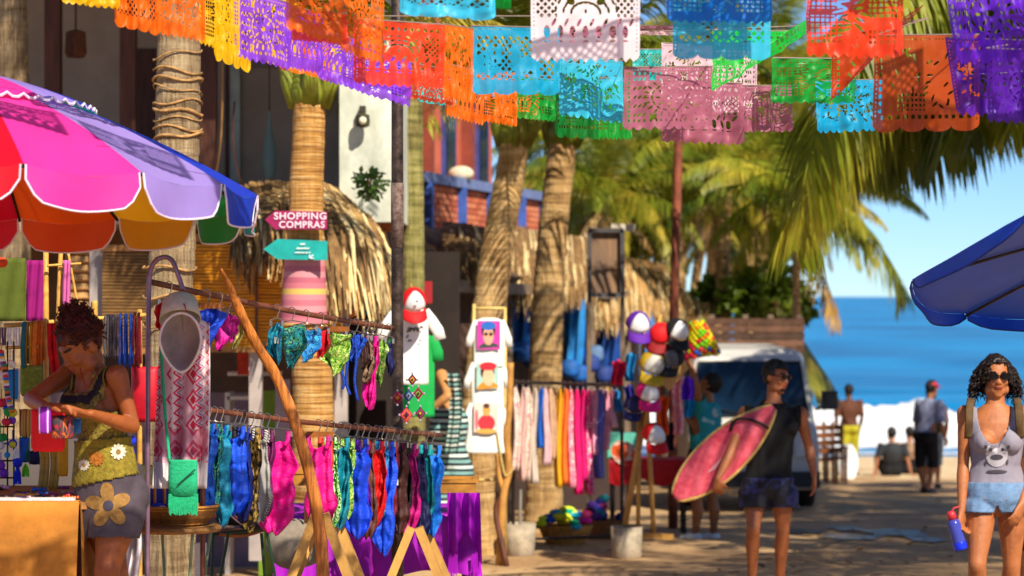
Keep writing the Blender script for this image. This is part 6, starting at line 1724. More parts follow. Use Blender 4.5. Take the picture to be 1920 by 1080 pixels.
# straw hat hanging by its cord
ht = thing('straw_hat', 'pale straw hat hung brim down from the hooked pole', 'hat', P(340, 640, 10.4))
hc_ = P(338, 600, 10.36); STR = M('#c8bba4', .8, .12, 40, .3); BRM = M('#8d7d74', .75, .2, 10, .2)
hax = V(.10, -.55, -.83).normalized(); hs = V(1, 0, .1); hs = (hs - hax * hs.dot(hax)).normalized(); hv = hax.cross(hs)
rg = []
for (r_, z) in [(.02, -.115), (.055, -.112), (.072, -.095), (.082, -.04), (.088, .0)]:
    rg.append([hc_ + hax * z + hs * r_ * math.cos(q) + hv * r_ * .92 * math.sin(q) for q in [6.2832 * i / 28 for i in range(28)]])
MB().rings(rg, False).build('crown', STR, ht, smooth=True, solid=.004)
bc_ = P(340, 638, 10.3); bn = V(.05, -1, -.15).normalized()
def brim(u_, v_):
    q = 6.2832 * u_; x = math.sin(q); y = math.cos(q)
    pt = 1 + .16 * max(0, -y) ** 3
    o = bc_ + V(.088 * x * v_ * (1 - .12 * max(0, -y)), 0, .116 * y * pt * v_); o.y = bc_.y + .055 * (1 - v_ ** 2) - .03 * x * x * v_
    return o
MB().sheet(brim, 40, 8).build('brim', BRM, ht, smooth=True, solid=.003)
MB().tube([brim(i / 40, 1) for i in range(41)], .0055, 6).build('brim_edge', M('#e4d4cc', .7), ht)
MB().tube(catmull([P(344, 545, 10.45), P(338, 560, 10.42), P(346, 572, 10.3), P(350, 585, 10.28)], 5), .003, 5).build('cord', M('#a83a4a', .7), ht)
# printed beach wrap
def pareo_mat():
    m, nt, bs, out = newmat('printed_wrap'); tc = addnode(nt, 'ShaderNodeTexCoord'); sp = addnode(nt, 'ShaderNodeSeparateXYZ')
    nt.links.new(tc.outputs['Object'], sp.inputs[0])
    def mth(op, a, b=None, c=None):
        n_ = addnode(nt, 'ShaderNodeMath', operation=op)
        for i_, v_ in enumerate((a, b, c)):
            if v_ is None: continue
            if hasattr(v_, 'node'): nt.links.new(v_, n_.inputs[i_])
            else: n_.inputs[i_].default_value = v_
        return n_.outputs[0]
    X, Z = sp.outputs[0], sp.outputs[2]
    zig = mth('PINGPONG', Z, .022)
    fx = mth('ADD', X, zig)
    st = mth('FRACT', mth('MULTIPLY', fx, 22.0))
    c1 = ramp(nt, st, [(0, hexc('#f0d8d8')), (.45, hexc('#e02a5a')), (.66, hexc('#f2cfd6')), (.8, hexc('#4a5cb0')), (.88, hexc('#f0d4d8'))], 'CONSTANT')
    dm = mth('ADD', mth('ABSOLUTE', mth('SUBTRACT', mth('FRACT', mth('MULTIPLY', X, 12.0)), .5)), mth('ABSOLUTE', mth('SUBTRACT', mth('FRACT', mth('MULTIPLY', Z, 9.0)), .5)))
    c2 = ramp(nt, dm, [(0, hexc('#e0305a')), (.2, hexc('#f4d8dc')), (.28, hexc('#e0486c')), (.44, hexc('#f2c4d0'))], 'CONSTANT')
    sel = mth('GREATER_THAN', mth('SINE', mth('MULTIPLY', X, 58.0)), .1)
    col = rgbmix(nt, sel, c1, c2)
    band = mth('LESS_THAN', mth('ABSOLUTE', mth('SUBTRACT', Z, .20)), .06)
    col = rgbmix(nt, band, col, rgbmix(nt, .45, c2, hexc('#d85a7a')))
    white = mth('LESS_THAN', Z, .115)
    col = rgbmix(nt, white, col, hexc('#e8e0e4'))
    edge = mth('GREATER_THAN', X, .105)
    col = rgbmix(nt, edge, col, hexc('#e8e2e8'))
    bs.inputs['Roughness'].default_value = .85; finish(nt, bs, out, col, .2)
    return m
pw = MB()
def pwf(u_, v_):
    x = 293 + (108 - 6 * v_ + 4 * math.sin(v_ * 3)) * u_ - 8 * v_ + (8 * (1 - v_) * (1 - 2 * u_)); y = 586 + 330 * v_ + (14 * u_ if v_ > .5 else 0) * 0 + 30 * (1 - v_) * abs(u_ - .35)
    return P(x, y, 10.55 + .03 * math.sin(u_ * 15 + v_ * 1.5) + .02 * math.sin(u_ * 31) * v_)
pw.sheet(pwf, 50, 40)
bw_ = simple('beach_wrap', 'long white beach wrap with pink and blue ethnic print', 'wrap', pw, pareo_mat(), smooth=True, origin=P(346, 916, 10.55))
bw_.modifiers.new('t', 'SOLIDIFY').thickness = .004
# green crochet bag
gb_ = thing('crochet_bag', 'green crochet shoulder bag with long fringe hanging on the wrap', 'bag', P(343, 964, 10.42))
GRB = M('#1fae78', .8, .15, 60, .4)
MB().rings([[P(343 + 27 * math.cos(q) * w_, y_, 10.43 + .02 * math.sin(q)) for q in [6.2832 * i / 20 for i in range(20)]] for y_, w_ in ((862, .95), (866, 1), (900, 1.02), (930, 1.0))]).build('pouch', GRB, gb_, smooth=True)
fg_ = MB(); rf = random.Random(1)
for i in range(70):
    x = 317 + 53 * i / 69; fg_.tube([P(x, 926, 10.42), P(x + rf.uniform(-1, 1), 946, 10.415), P(x + rf.uniform(-2, 2), 958 + rf.uniform(0, 9), 10.415)], .0028, 4)
fo = fg_.build('fringe', GRB, gb_); fo['kind'] = 'stuff'
MB().tube(catmull([P(318, 866, 10.42), P(312, 800, 10.44), P(306, 720, 10.46), P(303, 640, 10.47), P(318, 600, 10.46)], 8), .007, 6).build('strap', GRB, gb_, smooth=True)
MB().tube([P(332, 910, 10.40), P(366, 880, 10.40)], .003, 4).build('zip', M('#14503c', .6), gb_)

# ---------------------------------------------------------------- curved driftwood, trestles, purple table, baskets
dw_ = MB(); dpts = catmull([P(413, 503, 10.9), P(430, 535, 10.95), P(448, 580, 11), P(478, 640, 11.05), P(520, 710, 11.1), P(556, 800, 11.1), P(583, 900, 11.1), P(600, 1000, 11.1), P(606, 1100, 11.1), P(608, 1300, 11.1)], 8)
dpts[-1].z = GZ(11.1)
N_ = len(dpts); dw_.tube(dpts, [.006 + .014 * min(1, i / 16) + .014 * i / N_ + .0012 * math.sin(i * .9) for i in range(N_)], 10, flat=.6, side=(1, 0, 0))
simple('driftwood_pole', 'tall curved orange driftwood pole leaning across the swimsuit rails', 'pole', dw_, M('#c87a30', .55, .35, 5, .6, stretch=(8, 8, .8), dark='#6e3a14'), smooth=True)
PINE = M('#c8964c', .6, .25, 7, .2, stretch=(1, 1, .5))
def trestle(label, c, w, h, d):
    r_ = thing('trestle', label, 'trestle', V(c.x, c.y, GZ(c.y)), 'wooden trestles under the lower rail'); top = c
    MB().bar(top - V(w * .12, -.3, 0), top + V(-w * .12, .6, 0), .06, .09).build('top_beam', PINE, r_)
    for sy in (0, .5):
        for sg in (-1, 1):
            foot = V(top.x + sg * w / 2, top.y + sy + .02 * sg, GZ(top.y)); MB().bar(top + V(sg * .02, sy, .03), foot, .045, .075, up=(0, 1, 0)).build('leg', PINE, r_)
        zz = GZ(top.y) + h * .28; MB().bar(V(top.x - w * .33, top.y + sy - .03, zz), V(top.x + w * .33, top.y + sy - .03, zz), .03, .07, up=(0, 0, 1)).build('brace', PINE, r_)
    return r_
trestle('wooden trestle behind the foot of the driftwood pole', P(600, 975, 11.9), .62, .8, 0)
trestle('wooden trestle under the end of the lower rail', P(778, 1000, 12.9), .6, .8, 0)
ptb = thing('purple_table', 'low table under a bright purple fringed cloth behind the swimsuits', 'table', PG(710, 14))
PUR = M('#b41ac8', .6, .18, 6, .1, trans=.15)
a, b = P(520, 905, 13.4), P(890, 928, 14.2)
MB().box(V((a.x + b.x) / 2 + .0, 14, GZ(14) + .78), (b.x - a.x + .05, .75, .04)).build('table_top', WOOD, ptb)
for sx in (-.48, .5):
    for sy in (-.3, .3): MB().box(V((a.x + b.x) / 2 + sx, 14 + sy, GZ(14) + .38), (.05, .05, .76)).build('leg', WOOD_D, ptb)
zt = GZ(14) + .805
def pc(u_, v_):
    x = P(512, 0, 13.6).x + (P(898, 0, 13.6).x - P(512, 0, 13.6).x) * u_
    if v_ < .3: return V(x, 14.37 - (v_ / .3) * .75, zt)
    t = (v_ - .3) / .7; f_ = .03 * math.sin(u_ * 38) * t + .02 * math.sin(u_ * 17 + 1) * t
    return V(x + .02 * math.sin(u_ * 20) * t, 13.60 - .03 * t + f_, zt - .36 * t - .05 * t * math.sin(u_ * 6))
MB().sheet(pc, 90, 22).build('cloth', PUR, ptb, smooth=True)
ec = P(862, 925, 13.45)
def tail(u_, v_):
    q = 838 + 62 * u_ + 4 * v_; y = 924 + (135 - 60 * math.sin(math.pi * u_) ** 1.5) * v_
    return P(q, y, 13.5 + .05 * math.sin(u_ * 16 + v_) )
MB().sheet(tail, 30, 16).build('cloth_tail', PUR, ptb, smooth=True)
fq = MB(); rq = random.Random(4)
for i in range(46):
    x = 842 + 16 * (i % 23) / 23 if i < 23 else 884 + 18 * (i % 23) / 23
    fq.tube([P(x, 1036 - abs(870 - x) * .3 + 8, 13.5), P(x + rq.uniform(-2, 2), 1060, 13.5), P(x + rq.uniform(-3, 3), 1072 + rq.uniform(0, 10), 13.5)], .003, 4)
o_ = fq.build('fringe', PUR, ptb); o_['kind'] = 'stuff'
def tray(label, x0, x1, y0, y1, d):
    r_ = thing('wooden_tray', label, 'tray', V((P(x0, 0, d).x + P(x1, 0, d).x) / 2, d, P(0, y1, d).z), 'wooden trays on the purple table')
    a, b = P(x0, y0, d), P(x1, y1, d); w, h, cx = b.x - a.x, a.z - b.z, (a.x + b.x) / 2; TW = M('#b0782c', .55, .25, 9, .15)
    MB().box(V(cx, d, b.z + .012), (w * .94, .26, .02)).build('bottom', TW, r_)
    for (x, y, sx, sy) in ((cx, d - .13, w, .02), (cx, d + .13, w, .02), (a.x + .01, d, .02, .24), (b.x - .01, d, .02, .24)): MB().box(V(x, y, b.z + h / 2 + .003), (sx, sy, h)).build('side', TW, r_)
    for y in (d - .13, d + .13): MB().box(V(cx, y, a.z + .012), (w * 1.06, .035, .018)).build('rim', TW, r_)
    for x in (a.x, b.x): MB().box(V(x, d, a.z + .0122), (.035, .225, .018)).build('rim', TW, r_)
tray('shallow wooden tray at the open end of the purple table', 822, 892, 903, 922, 13.75)
tray('shallow wooden tray on the purple table behind the pink swimsuit', 536, 582, 886, 908, 13.75)
# basket on wire table, folding chair with bags
def basket(label, c, r, h, group=None, col='#a8722e', sy=.7):
    b_ = thing('wicker_basket', label, 'basket', c, group); n = 7
    for i in range(n):
        t = i / (n - 1); rr = r * (.72 + .3 * t); MB().tube([c + V(rr * math.cos(q), rr * sy * math.sin(q), .012 + h * t) for q in [6.2832 * k / 28 for k in range(29)]], h / n * .62, 6).build('wicker_coil', M(col, .7, .3, 30, .3), b_, smooth=True)
    MB().lathe([(r * .72, .004), (r * .9, h * .5), (r * 1.0, h * .93)], c, 24, sy=sy).build('lining', M('#7a4e1c', .8, .3, 30), b_)
    return b_
wt = thing('wire_table', 'small round table on thin green metal legs beside the wrap', 'table', PG(330, 11))
tc_ = P(330, 985, 11)
MB().lathe([(.0, .0), (.2, .0), (.21, -.012), (.2, -.024), (0, -.024)], tc_, 28).build('table_top', WOOD, wt)
for q in (.5, 2.1, 3.7, 5.3): MB().tube(catmull([tc_ + V(.17 * math.cos(q), .17 * math.sin(q), -.024), tc_ + V(.14 * math.cos(q), .14 * math.sin(q), -.3), V(tc_.x + .2 * math.cos(q), tc_.y + .2 * math.sin(q), GZ(11))], 5), .007, 6).build('leg', M('#7a8a6a', .5, .2, 9), wt)
basket('oval wicker basket of trinkets on the wire table', tc_ + V(.0, 0, .002), .19, .075)
rt = random.Random(12)
for i in range(14):
    q = rt.uniform(0, 6.3); rr = rt.uniform(0, .13); c = tc_ + V(rr * math.cos(q), rr * .6 * math.sin(q), .075 + rt.uniform(0, .02))
    hx, cn = rt.choice([('#e01c24', 'red'), ('#1c48b0', 'blue'), ('#e87a1c', 'orange'), ('#7a2a9a', 'purple'), ('#d8c0c8', 'pale pink'), ('#2a8a5a', 'green')]); mb = MB(); mb.ell(c, (.03, .025, .014), None, 10, 6)
    simple('coin_purse', 'small ' + cn + ' coin purse in the oval wicker basket', 'purse', mb, M(hx, .7, .2, 30), 'purses in the wicker basket', smooth=True)
STRP = MP('sx', ['#1238a0', '#0c2a80', '#d83a24', '#e8b030', '#1238a0', '#1238a0'], 7)
simple('striped_pouch', 'blue woven pouch with red and yellow stripes standing in the basket', 'pouch', MB().box(P(300, 932, 11.05), (.085, .03, .08)), STRP)
simple('printed_pouch', 'blue pouch with a white motif behind the green fringe', 'pouch', MB().box(P(372, 935, 11.05), (.05, .03, .07)), M('#2a4ab0', .7, .2, 20))
fc = thing('folding_chair', 'dark green metal folding chair with an orange canvas seat', 'chair', PG(470, 11.8))
GRM = M('#22402a', .5, .2, 9)
s0_, s1_ = P(410, 1002, 11.7), P(500, 992, 12.0)
MB().sheet(lambda u_, v_: s0_.lerp(s1_, u_) + V(0, .30 * v_, -.02 * math.sin(math.pi * u_)), 10, 6).build('seat', M('#a8622a', .7, .2, 10), fc, smooth=True, solid=.015)
for a_, b_ in ((P(400, 985, 11.7), P(392, 1290, 11.6)), (P(428, 1000, 11.7), P(382, 1290, 11.8)), (P(490, 1000, 12), P(510, 1270, 12.1)), (P(500, 995, 12.3), P(545, 1270, 12.4))):
    b_.z = GZ(b_.y); MB().tube([a_, b_], .008, 6).build('leg', GRM, fc)
MB().tube([s0_ - V(.02, 0, 0), s1_ + V(.02, 0, 0)], .008, 6).build('frame', GRM, fc)
for i, (px, py, rx, rz, h, nm, lb) in enumerate([(405, 955, .05, .04, '#d8641c', 'orange', 'plump orange pouch on the folding chair'), (440, 972, .1, .035, '#14141c', 'black', 'black canvas bag lying on the folding chair'), (475, 985, .07, .025, '#20242c', 'charcoal', 'charcoal purse at the end of the folding chair')]):
    mb = MB(); mb.ell(P(px, py, 11.85), (rx, .07, rz), None, 14, 8); simple('bag', lb, 'bag', mb, M(h, .7, .2, 20, .2), 'bags on the folding chair', smooth=True)
simple('sash', 'woven sash with red and white stripes lying over the black bag', 'sash', MB().sheet(lambda u_, v_: P(425 + 40 * u_, 955 + 28 * u_ + 10 * v_, 11.77), 10, 3), MP('sd', ['#d82a3a', '#e8e0d8', '#2a6a9a', '#e8e0d8'], 14))
wp_ = MB(); wp_.box(V(P(376, 0, 11.2).x, 11.2, (GZ(11.2) + P(0, 1018, 11.2).z) / 2), (.05, .05, P(0, 1018, 11.2).z - GZ(11.2)))
simple('white_post', 'short white painted post beside the wire table', 'post', wp_, M('#e8e2dc', .6, .08, 8))
# canvas sack
sk_ = MB(); sk_.ell(P(552, 1020, 13.2), (.16, .14, .14), None, 18, 12)
for v in sk_.v: v += V(.02 * nz(v, 9), .02 * nz(v, 9, 2), .02 * nz(v, 9, 5))
simple('canvas_sack', 'grey canvas sack slumped under the purple table', 'sack', sk_, M('#8a7f70', .85, .25, 9, .3), smooth=True)

# ---------------------------------------------------------------- jewellery stall on the left
st = thing('stall_table', 'stall table under a plain tan cloth with jewellery on top', 'table', PG(40, 10.4))
TAN = M('#bc7a2c', .9, .28, 4, .3, trans=.08)
zt = P(0, 943, 10).z
MB().box(V(P(20, 0, 10.4).x, 10.5, zt - .02), (.78, .8, .03)).build('table_top', WOOD, st)
for sx in (-.33, .33):
    for sy in (-.33, .33): MB().box(V(P(20, 0, 10.4).x + sx, 10.5 + sy, (GZ(10.4) + zt - .04) / 2), (.04, .04, zt - .04 - GZ(10.4))).build('leg', WOOD_D, st)
xr = P(150, 0, 10.1).x
def tcl(u_, v_):
    x = xr - .86 + .86 * u_
    if v_ < .3: return V(x, 10.92 - v_ / .3 * .84, zt)
    t = (v_ - .3) / .7; return V(x - .03 * t * (u_ > .97), 10.075 - .02 * t + .03 * t * math.sin(u_ * 19) + .012 * t * math.sin(u_ * 51), zt - .93 * t)
MB().sheet(tcl, 60, 20).build('cloth', TAN, st, smooth=True)
MB().sheet(lambda u_, v_: V(xr + .005 + .03 * v_ * math.sin(u_ * 18) + .02 * v_, 10.08 + .84 * u_, zt - .9 * v_), 24, 10).build('cloth_side', TAN, st, smooth=True)
rj = random.Random(6); JN = ['red', 'blue', 'amber', 'white', 'purple', 'sea green', 'orange', 'dark brown', 'dusty pink']; JC = ['#c82a3a', '#2a6ac8', '#e8b030', '#e8e0d8', '#7a2a8a', '#1a8a6a', '#d86a1c', '#3a2a24', '#d8a8b0']
mats_j = [M(h, .35, .15, 20) for h in JC]
for i in range(46):
    x = xr - .82 + .8 * rj.random(); y = 10.13 + .7 * rj.random() ** 1.6; c = V(x, y, zt + .012); r_ = rj.uniform(.016, .034); mb = MB()
    if i % 3: mb.tube([c + V(r_ * math.cos(q), r_ * math.sin(q), .003 * math.sin(3 * q)) for q in [6.2832 * k / 14 for k in range(15)]], rj.uniform(.004, .009), 6)
    else:
        for k in range(7): mb.ell(c + V((k - 3) * .012, .006 * math.sin(k * 2 + i), .0), (.007, .007, .007), None, 6, 4)
    ji = rj.randrange(9); simple('bracelet', JN[ji] + (' ring bracelet' if i % 3 else ' bead string') + ' lying on the tan cloth', 'bracelet', mb, mats_j[ji], 'jewellery on the stall table', smooth=True)
simple('jewellery_tray', 'long white tray strip at the edge of the tan cloth', 'tray', MB().box(V(xr - .42, 10.10, zt + .008), (.8, .035, .012)), M('#e0d4d0', .6, .2, 40))
# bamboo frame
BAM = M('#d8a850', .5, .2, 10, .1, dark='#a87a30')
bf = thing('bamboo_rack', 'bamboo frame of tied poles hung with straps behind the stall', 'frame', PG(105, 11.6))
def bamboo(a, b, r_=.011):
    mb = MB(); n = 14; mb.tube([a.lerp(b, i / n) for i in range(n + 1)], [r_ * (1.12 if i % 4 == 0 else 1) for i in range(n + 1)], 8); return mb.build('bamboo_pole', BAM, bf, smooth=True)
q0 = P(88, 470, 11.6)
bamboo(P(8, 611, 11.5), P(278, 590, 11.9)); bamboo(V(q0.x, 11.6, GZ(11.6)), P(86, 470, 11.6), .013); bamboo(P(107, 640, 11.6), P(114, 470, 11.6)); bamboo(P(128, 474, 11.6), P(146, 574, 11.6), .006)
bamboo(P(88, 498, 11.55), P(152, 494, 11.6), .006); bamboo(P(178, 620, 11.7), P(177, 564, 11.7), .015); bamboo(P(10, 652, 11.5), P(72, 650, 11.5), .008); bamboo(V(P(262, 0, 11.9).x, 11.9, GZ(11.9)), P(262, 580, 11.9), .012)
for i, (x0, x1, y0, y1, d, h, lb) in enumerate([(-30, 48, 484, 602, 12.4, '#5c6a1e', 'olive green cloth panel hung behind the bamboo frame'), (50, 82, 488, 602, 12.4, '#a01078', 'magenta cloth panel hung beside the olive panel'), (118, 131, 488, 575, 11.55, '#e070b8', 'long pink scarf hung on the bamboo frame'), (88, 104, 606, 705, 11.45, '#e00c18', 'bright red strap hung on the bamboo rod beside the woman')]):
    mb = MB(); mb.sheet(lambda u_, v_: P(x0 + (x1 - x0) * u_ + (10 * v_ * v_ if i == 3 else 0), y0 + (y1 - y0) * v_, d + .012 * math.sin(u_ * 12 + v_ * 3)), 10, 12)
    o = simple('hanging_cloth', lb, 'cloth', mb, M(h, .8, .15, 10, .1, trans=.2), smooth=True); o.modifiers.new('t', 'SOLIDIFY').thickness = .004
def strap(label, px, y0, y1, d, h, n=2, w=5, r_=.006):
    mb = MB()
    for i in range(n):
        x = px + (i - (n - 1) / 2) * w * 1.6
        mb.tube(catmull([P(x - 1, y1, d - .02), P(x - 2 + i, (y0 + y1) / 2, d - .03), P(x, y0 + 4, d - .028), P(x + 1, y0 - 7, d), P(x + 2, y0 + 4, d + .028), P(x + 4, y1 - 8, d + .02)], 5), r_, 6, flat=.5)
    return simple('hanging_strap', label, 'strap', mb, M(h, .75, .25, 30, .2), smooth=True)
strap('teal and purple straps at the end of the bamboo rod', 45, 612, 690, 11.5, '#1c6a74', 1, 4, .012)
strap('mustard yellow straps on the bamboo rod', 54, 611, 690, 11.52, '#c88a18', 2)
strap('wide orange strap looped over the bamboo rod', 66, 610, 702, 11.52, '#e87a14', 1, 5, .012)
strap('narrow orange straps beside the wide orange one', 76, 609, 684, 11.53, '#d86a10', 2, 3)
strap('grey ribbed straps on the bamboo rod beside the woman', 205, 597, 672, 11.75, '#4a4448', 4, 3)
strap('brown straps on the bamboo rod between grey and blue ones', 219, 597, 672, 11.77, '#6a5458', 2, 3)
strap('bright blue straps on the bamboo rod', 235, 596, 690, 11.8, '#1448b0', 3, 6)
strap('dark red strap of the red bag over the bamboo rod', 256, 594, 690, 11.85, '#7a1420', 2, 5)
def pouch(label, x0, x1, y0, y1, d, mat, group=None, th=.03, name='bag', flare=1.0, seed=0):
    mb = MB(); n = 12; rg = []
    for i in range(n + 1):
        t = i / n; y = y0 + (y1 - y0) * t; fl_ = 1 + (flare - 1) * t; hw = (x1 - x0) / 2 * fl_ * (1 if t < .9 else 1 - (t - .9) * 1.5); cx = (x0 + x1) / 2; tt = th * (.35 + .65 * math.sin(math.pi * min(1, .1 + t * .8)))
        rg.append([P(cx + hw * math.copysign(abs(math.cos(q)) ** .5, math.cos(q)), y + 1.5 * math.sin(q * 3 + seed), d + tt * math.sin(q)) for q in [6.2832 * k / 24 for k in range(24)]])
    mb.rings(rg); return simple(name, label, 'bag', mb, mat, group, smooth=True)
gs = 'bags and pouches at the jewellery stall'
pouch('olive green felt bag hung from the orange straps', 38, 80, 686, 742, 11.5, M('#7d8a2c', .85, .25, 40, .3), gs)
pouch('red leather bag hung behind the hooked pole', 246, 298, 688, 790, 11.9, M('#c00c26', .55, .15, 12, .1), gs, .05)
pouch('red flared cloth bag held up by the woman', 58, 122, 768, 846, 10.05, M('#e01020', .75, .12, 12, .1), gs, .03, flare=1.0)
pouch('purple zip pouch with a white stripe in the woman\'s hands', 72, 96, 764, 812, 9.82, MP('sx', ['#7a10a0', '#a01ab8', '#e8d8f0', '#8a12a8', '#8a12a8', '#8a12a8'], 9), gs, .018)
pouch('charcoal embroidered pouch under the woman\'s hand', 96, 138, 780, 822, 9.88, MP('blotch', ['#38343a', '#38343a', '#a8243a', '#38343a', '#d86a1c', '#3a363c', '#8a3a9a', '#38343a'], 14), gs, .02)
pouch('small blue pouch beside the charcoal one', 138, 152, 786, 812, 9.95, M('#2a6ab0', .7, .15, 12), gs, .015)
pouch('sky blue handled bag at the stall edge', 12, 34, 694, 748, 11.3, M('#1488d0', .7, .15, 12), gs)
pouch('white woven bag beside the olive felt bag', 24, 38, 692, 752, 11.35, M('#dfe4dc', .8, .1, 20), gs)
pouch('striped gold cloth bag hanging at the stall', 36, 58, 768, 818, 10.9, MP('sx', ['#c89a3a', '#8a5a2a', '#d8b060', '#c08a30'], 12), gs)
pouch('blue and green printed pouch under the striped bag', 36, 56, 820, 866, 10.9, MP('blotch', ['#1458c0', '#1458c0', '#18803a', '#1458c0'], 14), gs)
pouch('navy pouch beside the printed one', 54, 76, 846, 870, 10.85, M('#141c48', .7, .15, 12), gs)
pouch('yellow cloth pouch behind the red bag', 108, 128, 822, 892, 10.5, M('#e8a81c', .75, .15, 12), gs)
pouch('yellow green lace bag behind the woman', 252, 292, 872, 908, 11.3, MP('cells', ['#d8e070', '#a8b040', '#e8ecb0'], 50), gs)
for i, x in enumerate((78, 86, 98, 106)):
    tb = MB(); tb.tube(catmull([P(x, 846, 10.6), P(x + 2, 870, 10.6), P(x - 3, 920, 10.58)], 5), [.012] * 10 + [.004], 6, flat=.4)
    simple('gold_ribbon', 'narrow gold ribbon hanging under the red bag', 'ribbon', tb, M('#b8901c', .4, .3, 18), 'gold ribbons under the red bag', smooth=True)
# wire display with small hanging ornaments
wd = thing('wire_display', 'black wire grid display at the end of the stall table', 'display', P(5, 940, 10.9))
for y in (800, 832, 864, 896): MB().tube([P(-40, y, 10.9), P(26, y, 10.9)], .004, 5).build('wire', METAL_D, wd)
for x in (-36, -10, 14, 26): MB().tube([P(x, 640, 10.9), V(P(x, 0, 10.9).x, 10.9, zt)], .004, 5).build('wire', METAL_D, wd)
ro = random.Random(21); OC = [('#1a3ad8', 'royal blue'), ('#e8a020', 'amber'), ('#d82a4a', 'crimson'), ('#2aa84a', 'green'), ('#28a0d8', 'sky blue'), ('#8a3ac0', 'purple'), ('#f0ece0', 'white'), ('#e86a1c', 'orange'), ('#d8d030', 'yellow'), ('#c8a0e0', 'lilac')]
for i in range(26):
    x = ro.uniform(-4, 24); y = ro.uniform(668, 890); mb = MB(); r_ = ro.uniform(.010, .022)
    mb.ell(P(x, y, 10.86 + ro.uniform(-.03, .02)), (r_, r_, r_), None, 10, 7); mb.tube([P(x, y, 10.87), P(x, y - 26, 10.89)], .002, 4)
    oc = ro.choice(OC); simple('pompom_charm', 'small ' + oc[1] + ' pompom charm hanging on the wire display', 'charm', mb, M(oc[0], .85, .2, 40, .3), 'charms on the wire display', smooth=True)
bg_ = MB(); rr = random.Random(2)
gdp = catmull([P(2, 660, 10.8), P(10, 700, 10.8), P(14, 740, 10.8), P(22, 770, 10.8)], 8)
gd = thing('bead_garland', 'garland of small mixed beads hanging at the stall edge', 'garland', gdp[-1])
for i, p in enumerate(gdp): MB().ell(p, (.014, .014, .011), None, 8, 6).build('bead', mats_j[i % 9], gd, smooth=True)
def tassel(label, px, y0, y1, d, hx, ball=True):
    r_ = thing('tassel', label, 'tassel', P(px, y1, d), 'tassels at the stall'); m_ = M(hx, .85, .2, 30, .2)
    if ball: MB().ell(P(px, y0, d), (.022, .022, .022), None, 12, 8).build('pompom', m_, r_, smooth=True)
    mb = MB()
    for k in range(10): q = k * .628; mb.tube([P(px, y0 + 4, d), P(px + 4 * math.cos(q), (y0 + y1) / 2, d + .008 * math.sin(q)), P(px + 6 * math.cos(q), y1, d + .012 * math.sin(q))], [.004, .006, .003], 5)
    mb.build('threads', m_, r_)
tassel('royal blue pompom tassel at the woman\'s back', 246, 826, 868, 10.35, '#1230e0')
tassel('blue pompom over a white tassel beside the wire display', 33, 868, 908, 10.7, '#1432d8')
tassel('lime green tassel beside the blue pompom', 48, 866, 894, 10.72, '#6ad81c', False)
tassel('white leaf shaped tassel above the blue pompom', 30, 836, 860, 10.72, '#e8ece4', False)
tassel('bright green ribbon tassel beside the woman\'s face', 120, 742, 766, 10.5, '#3ac820', False)
simple('flower_clip', 'orange red paper flower at the top of the stall', 'flower', MB().ell(P(3, 492, 11.4), (.03, .02, .025), None, 10, 6), M('#e84a1c', .7, .2, 20), smooth=True)
for i in range(9):
    mb = MB(); x = -6 + i * 5.2; mb.tube([P(x, 614, 11.5), P(x + ro.uniform(-1, 1), 632, 11.49), P(x + ro.uniform(-2, 2), 648, 11.49)], .006, 5, flat=.5)
    simple('woven_band', 'short ' + ('lilac' if i < 4 else 'white') + ' woven band hung on the bamboo rod', 'band', mb, M('#6a4a62' if i < 4 else '#e8e4e0', .8, .2, 30), 'bands on the bamboo rod')
# ---------------------------------------------------------------- shirts for sale
def tshirt(mb, cx, ytop, w, h, d, sl=.32, flare=1.0, th=.035, seed=0, sldown=.55):
    """flat hung t-shirt: body and two sleeves, cx centre column, w and h in pixels"""
    k = d / F; rg = []
    for i in range(23):
        t = i / 22; y = ytop + h * t
        hw = w / 2 * ((.42 + .58 * min(1, t / .09) ** .6) if t < .09 else 1 + (flare - 1) * max(0, t - .4) / .6)
        r_ = []
        for q in [6.2832 * j / 30 for j in range(30)]:
            c, s = math.cos(q), math.sin(q); x = cx + hw * math.copysign(abs(c) ** .7, c)
            r_.append(P(x, y, d + (th * s * (.7 + .3 * t) + .008 * math.sin(x * .22 + t * 6 + seed) * t)))
        rg.append(r_)
    mb.rings(rg)
    for sg in (-1, 1):
        a = P(cx + sg * w * .40, ytop + h * .055, d); b = P(cx + sg * w * (.5 + sl * .55), ytop + h * sldown * .45, d); c = P(cx + sg * w * (.5 + sl * .7), ytop + h * sldown * .62, d)
        mb.tube([a, a.lerp(b, .5), b, c], [h * .062 * k, h * .075 * k, h * .075 * k, h * .072 * k], 12, flat=.5, side=(0, 0, 1))
    return mb
WSH = M('#eef0ea', .85, .05, 8, .05)
def stroke(pts, r, d, mb): mb.tube(catmull([P(x, y, d) for x, y in pts], 5), r, 5, flat=.6); return mb
ws_ = thing('white_tshirt', 'large white t-shirt with dark script print hung behind the iron post', 't-shirt', P(772, 722, 18))
mb = MB(); tshirt(mb, 770, 575, 66, 146, 18, .5, 1.02, .05, 1, .68); mb.build('shirt', WSH, ws_, smooth=True)
pr_ = MB(); dd = 17.935
for pts in ([(762, 603), (767, 599), (771, 606), (775, 604)], [(764, 624), (766, 616), (770, 615), (768, 622), (774, 615), (776, 621), (780, 614), (783, 621), (786, 616), (790, 614)], [(766, 628), (762, 634)], [(788, 611), (794, 616)], [(765, 641), (768, 638), (772, 640)], [(786, 640), (790, 637)]):
    stroke(pts, .006, dd, pr_)
pr_.build('script_print', M('#2c3a34', .8), ws_)
MB().tube([P(770, 575, 18), P(771, 560, 18), P(774, 545, 18), P(770, 532, 18)], .008, 6).build('hanger', WOOD_P, ws_)
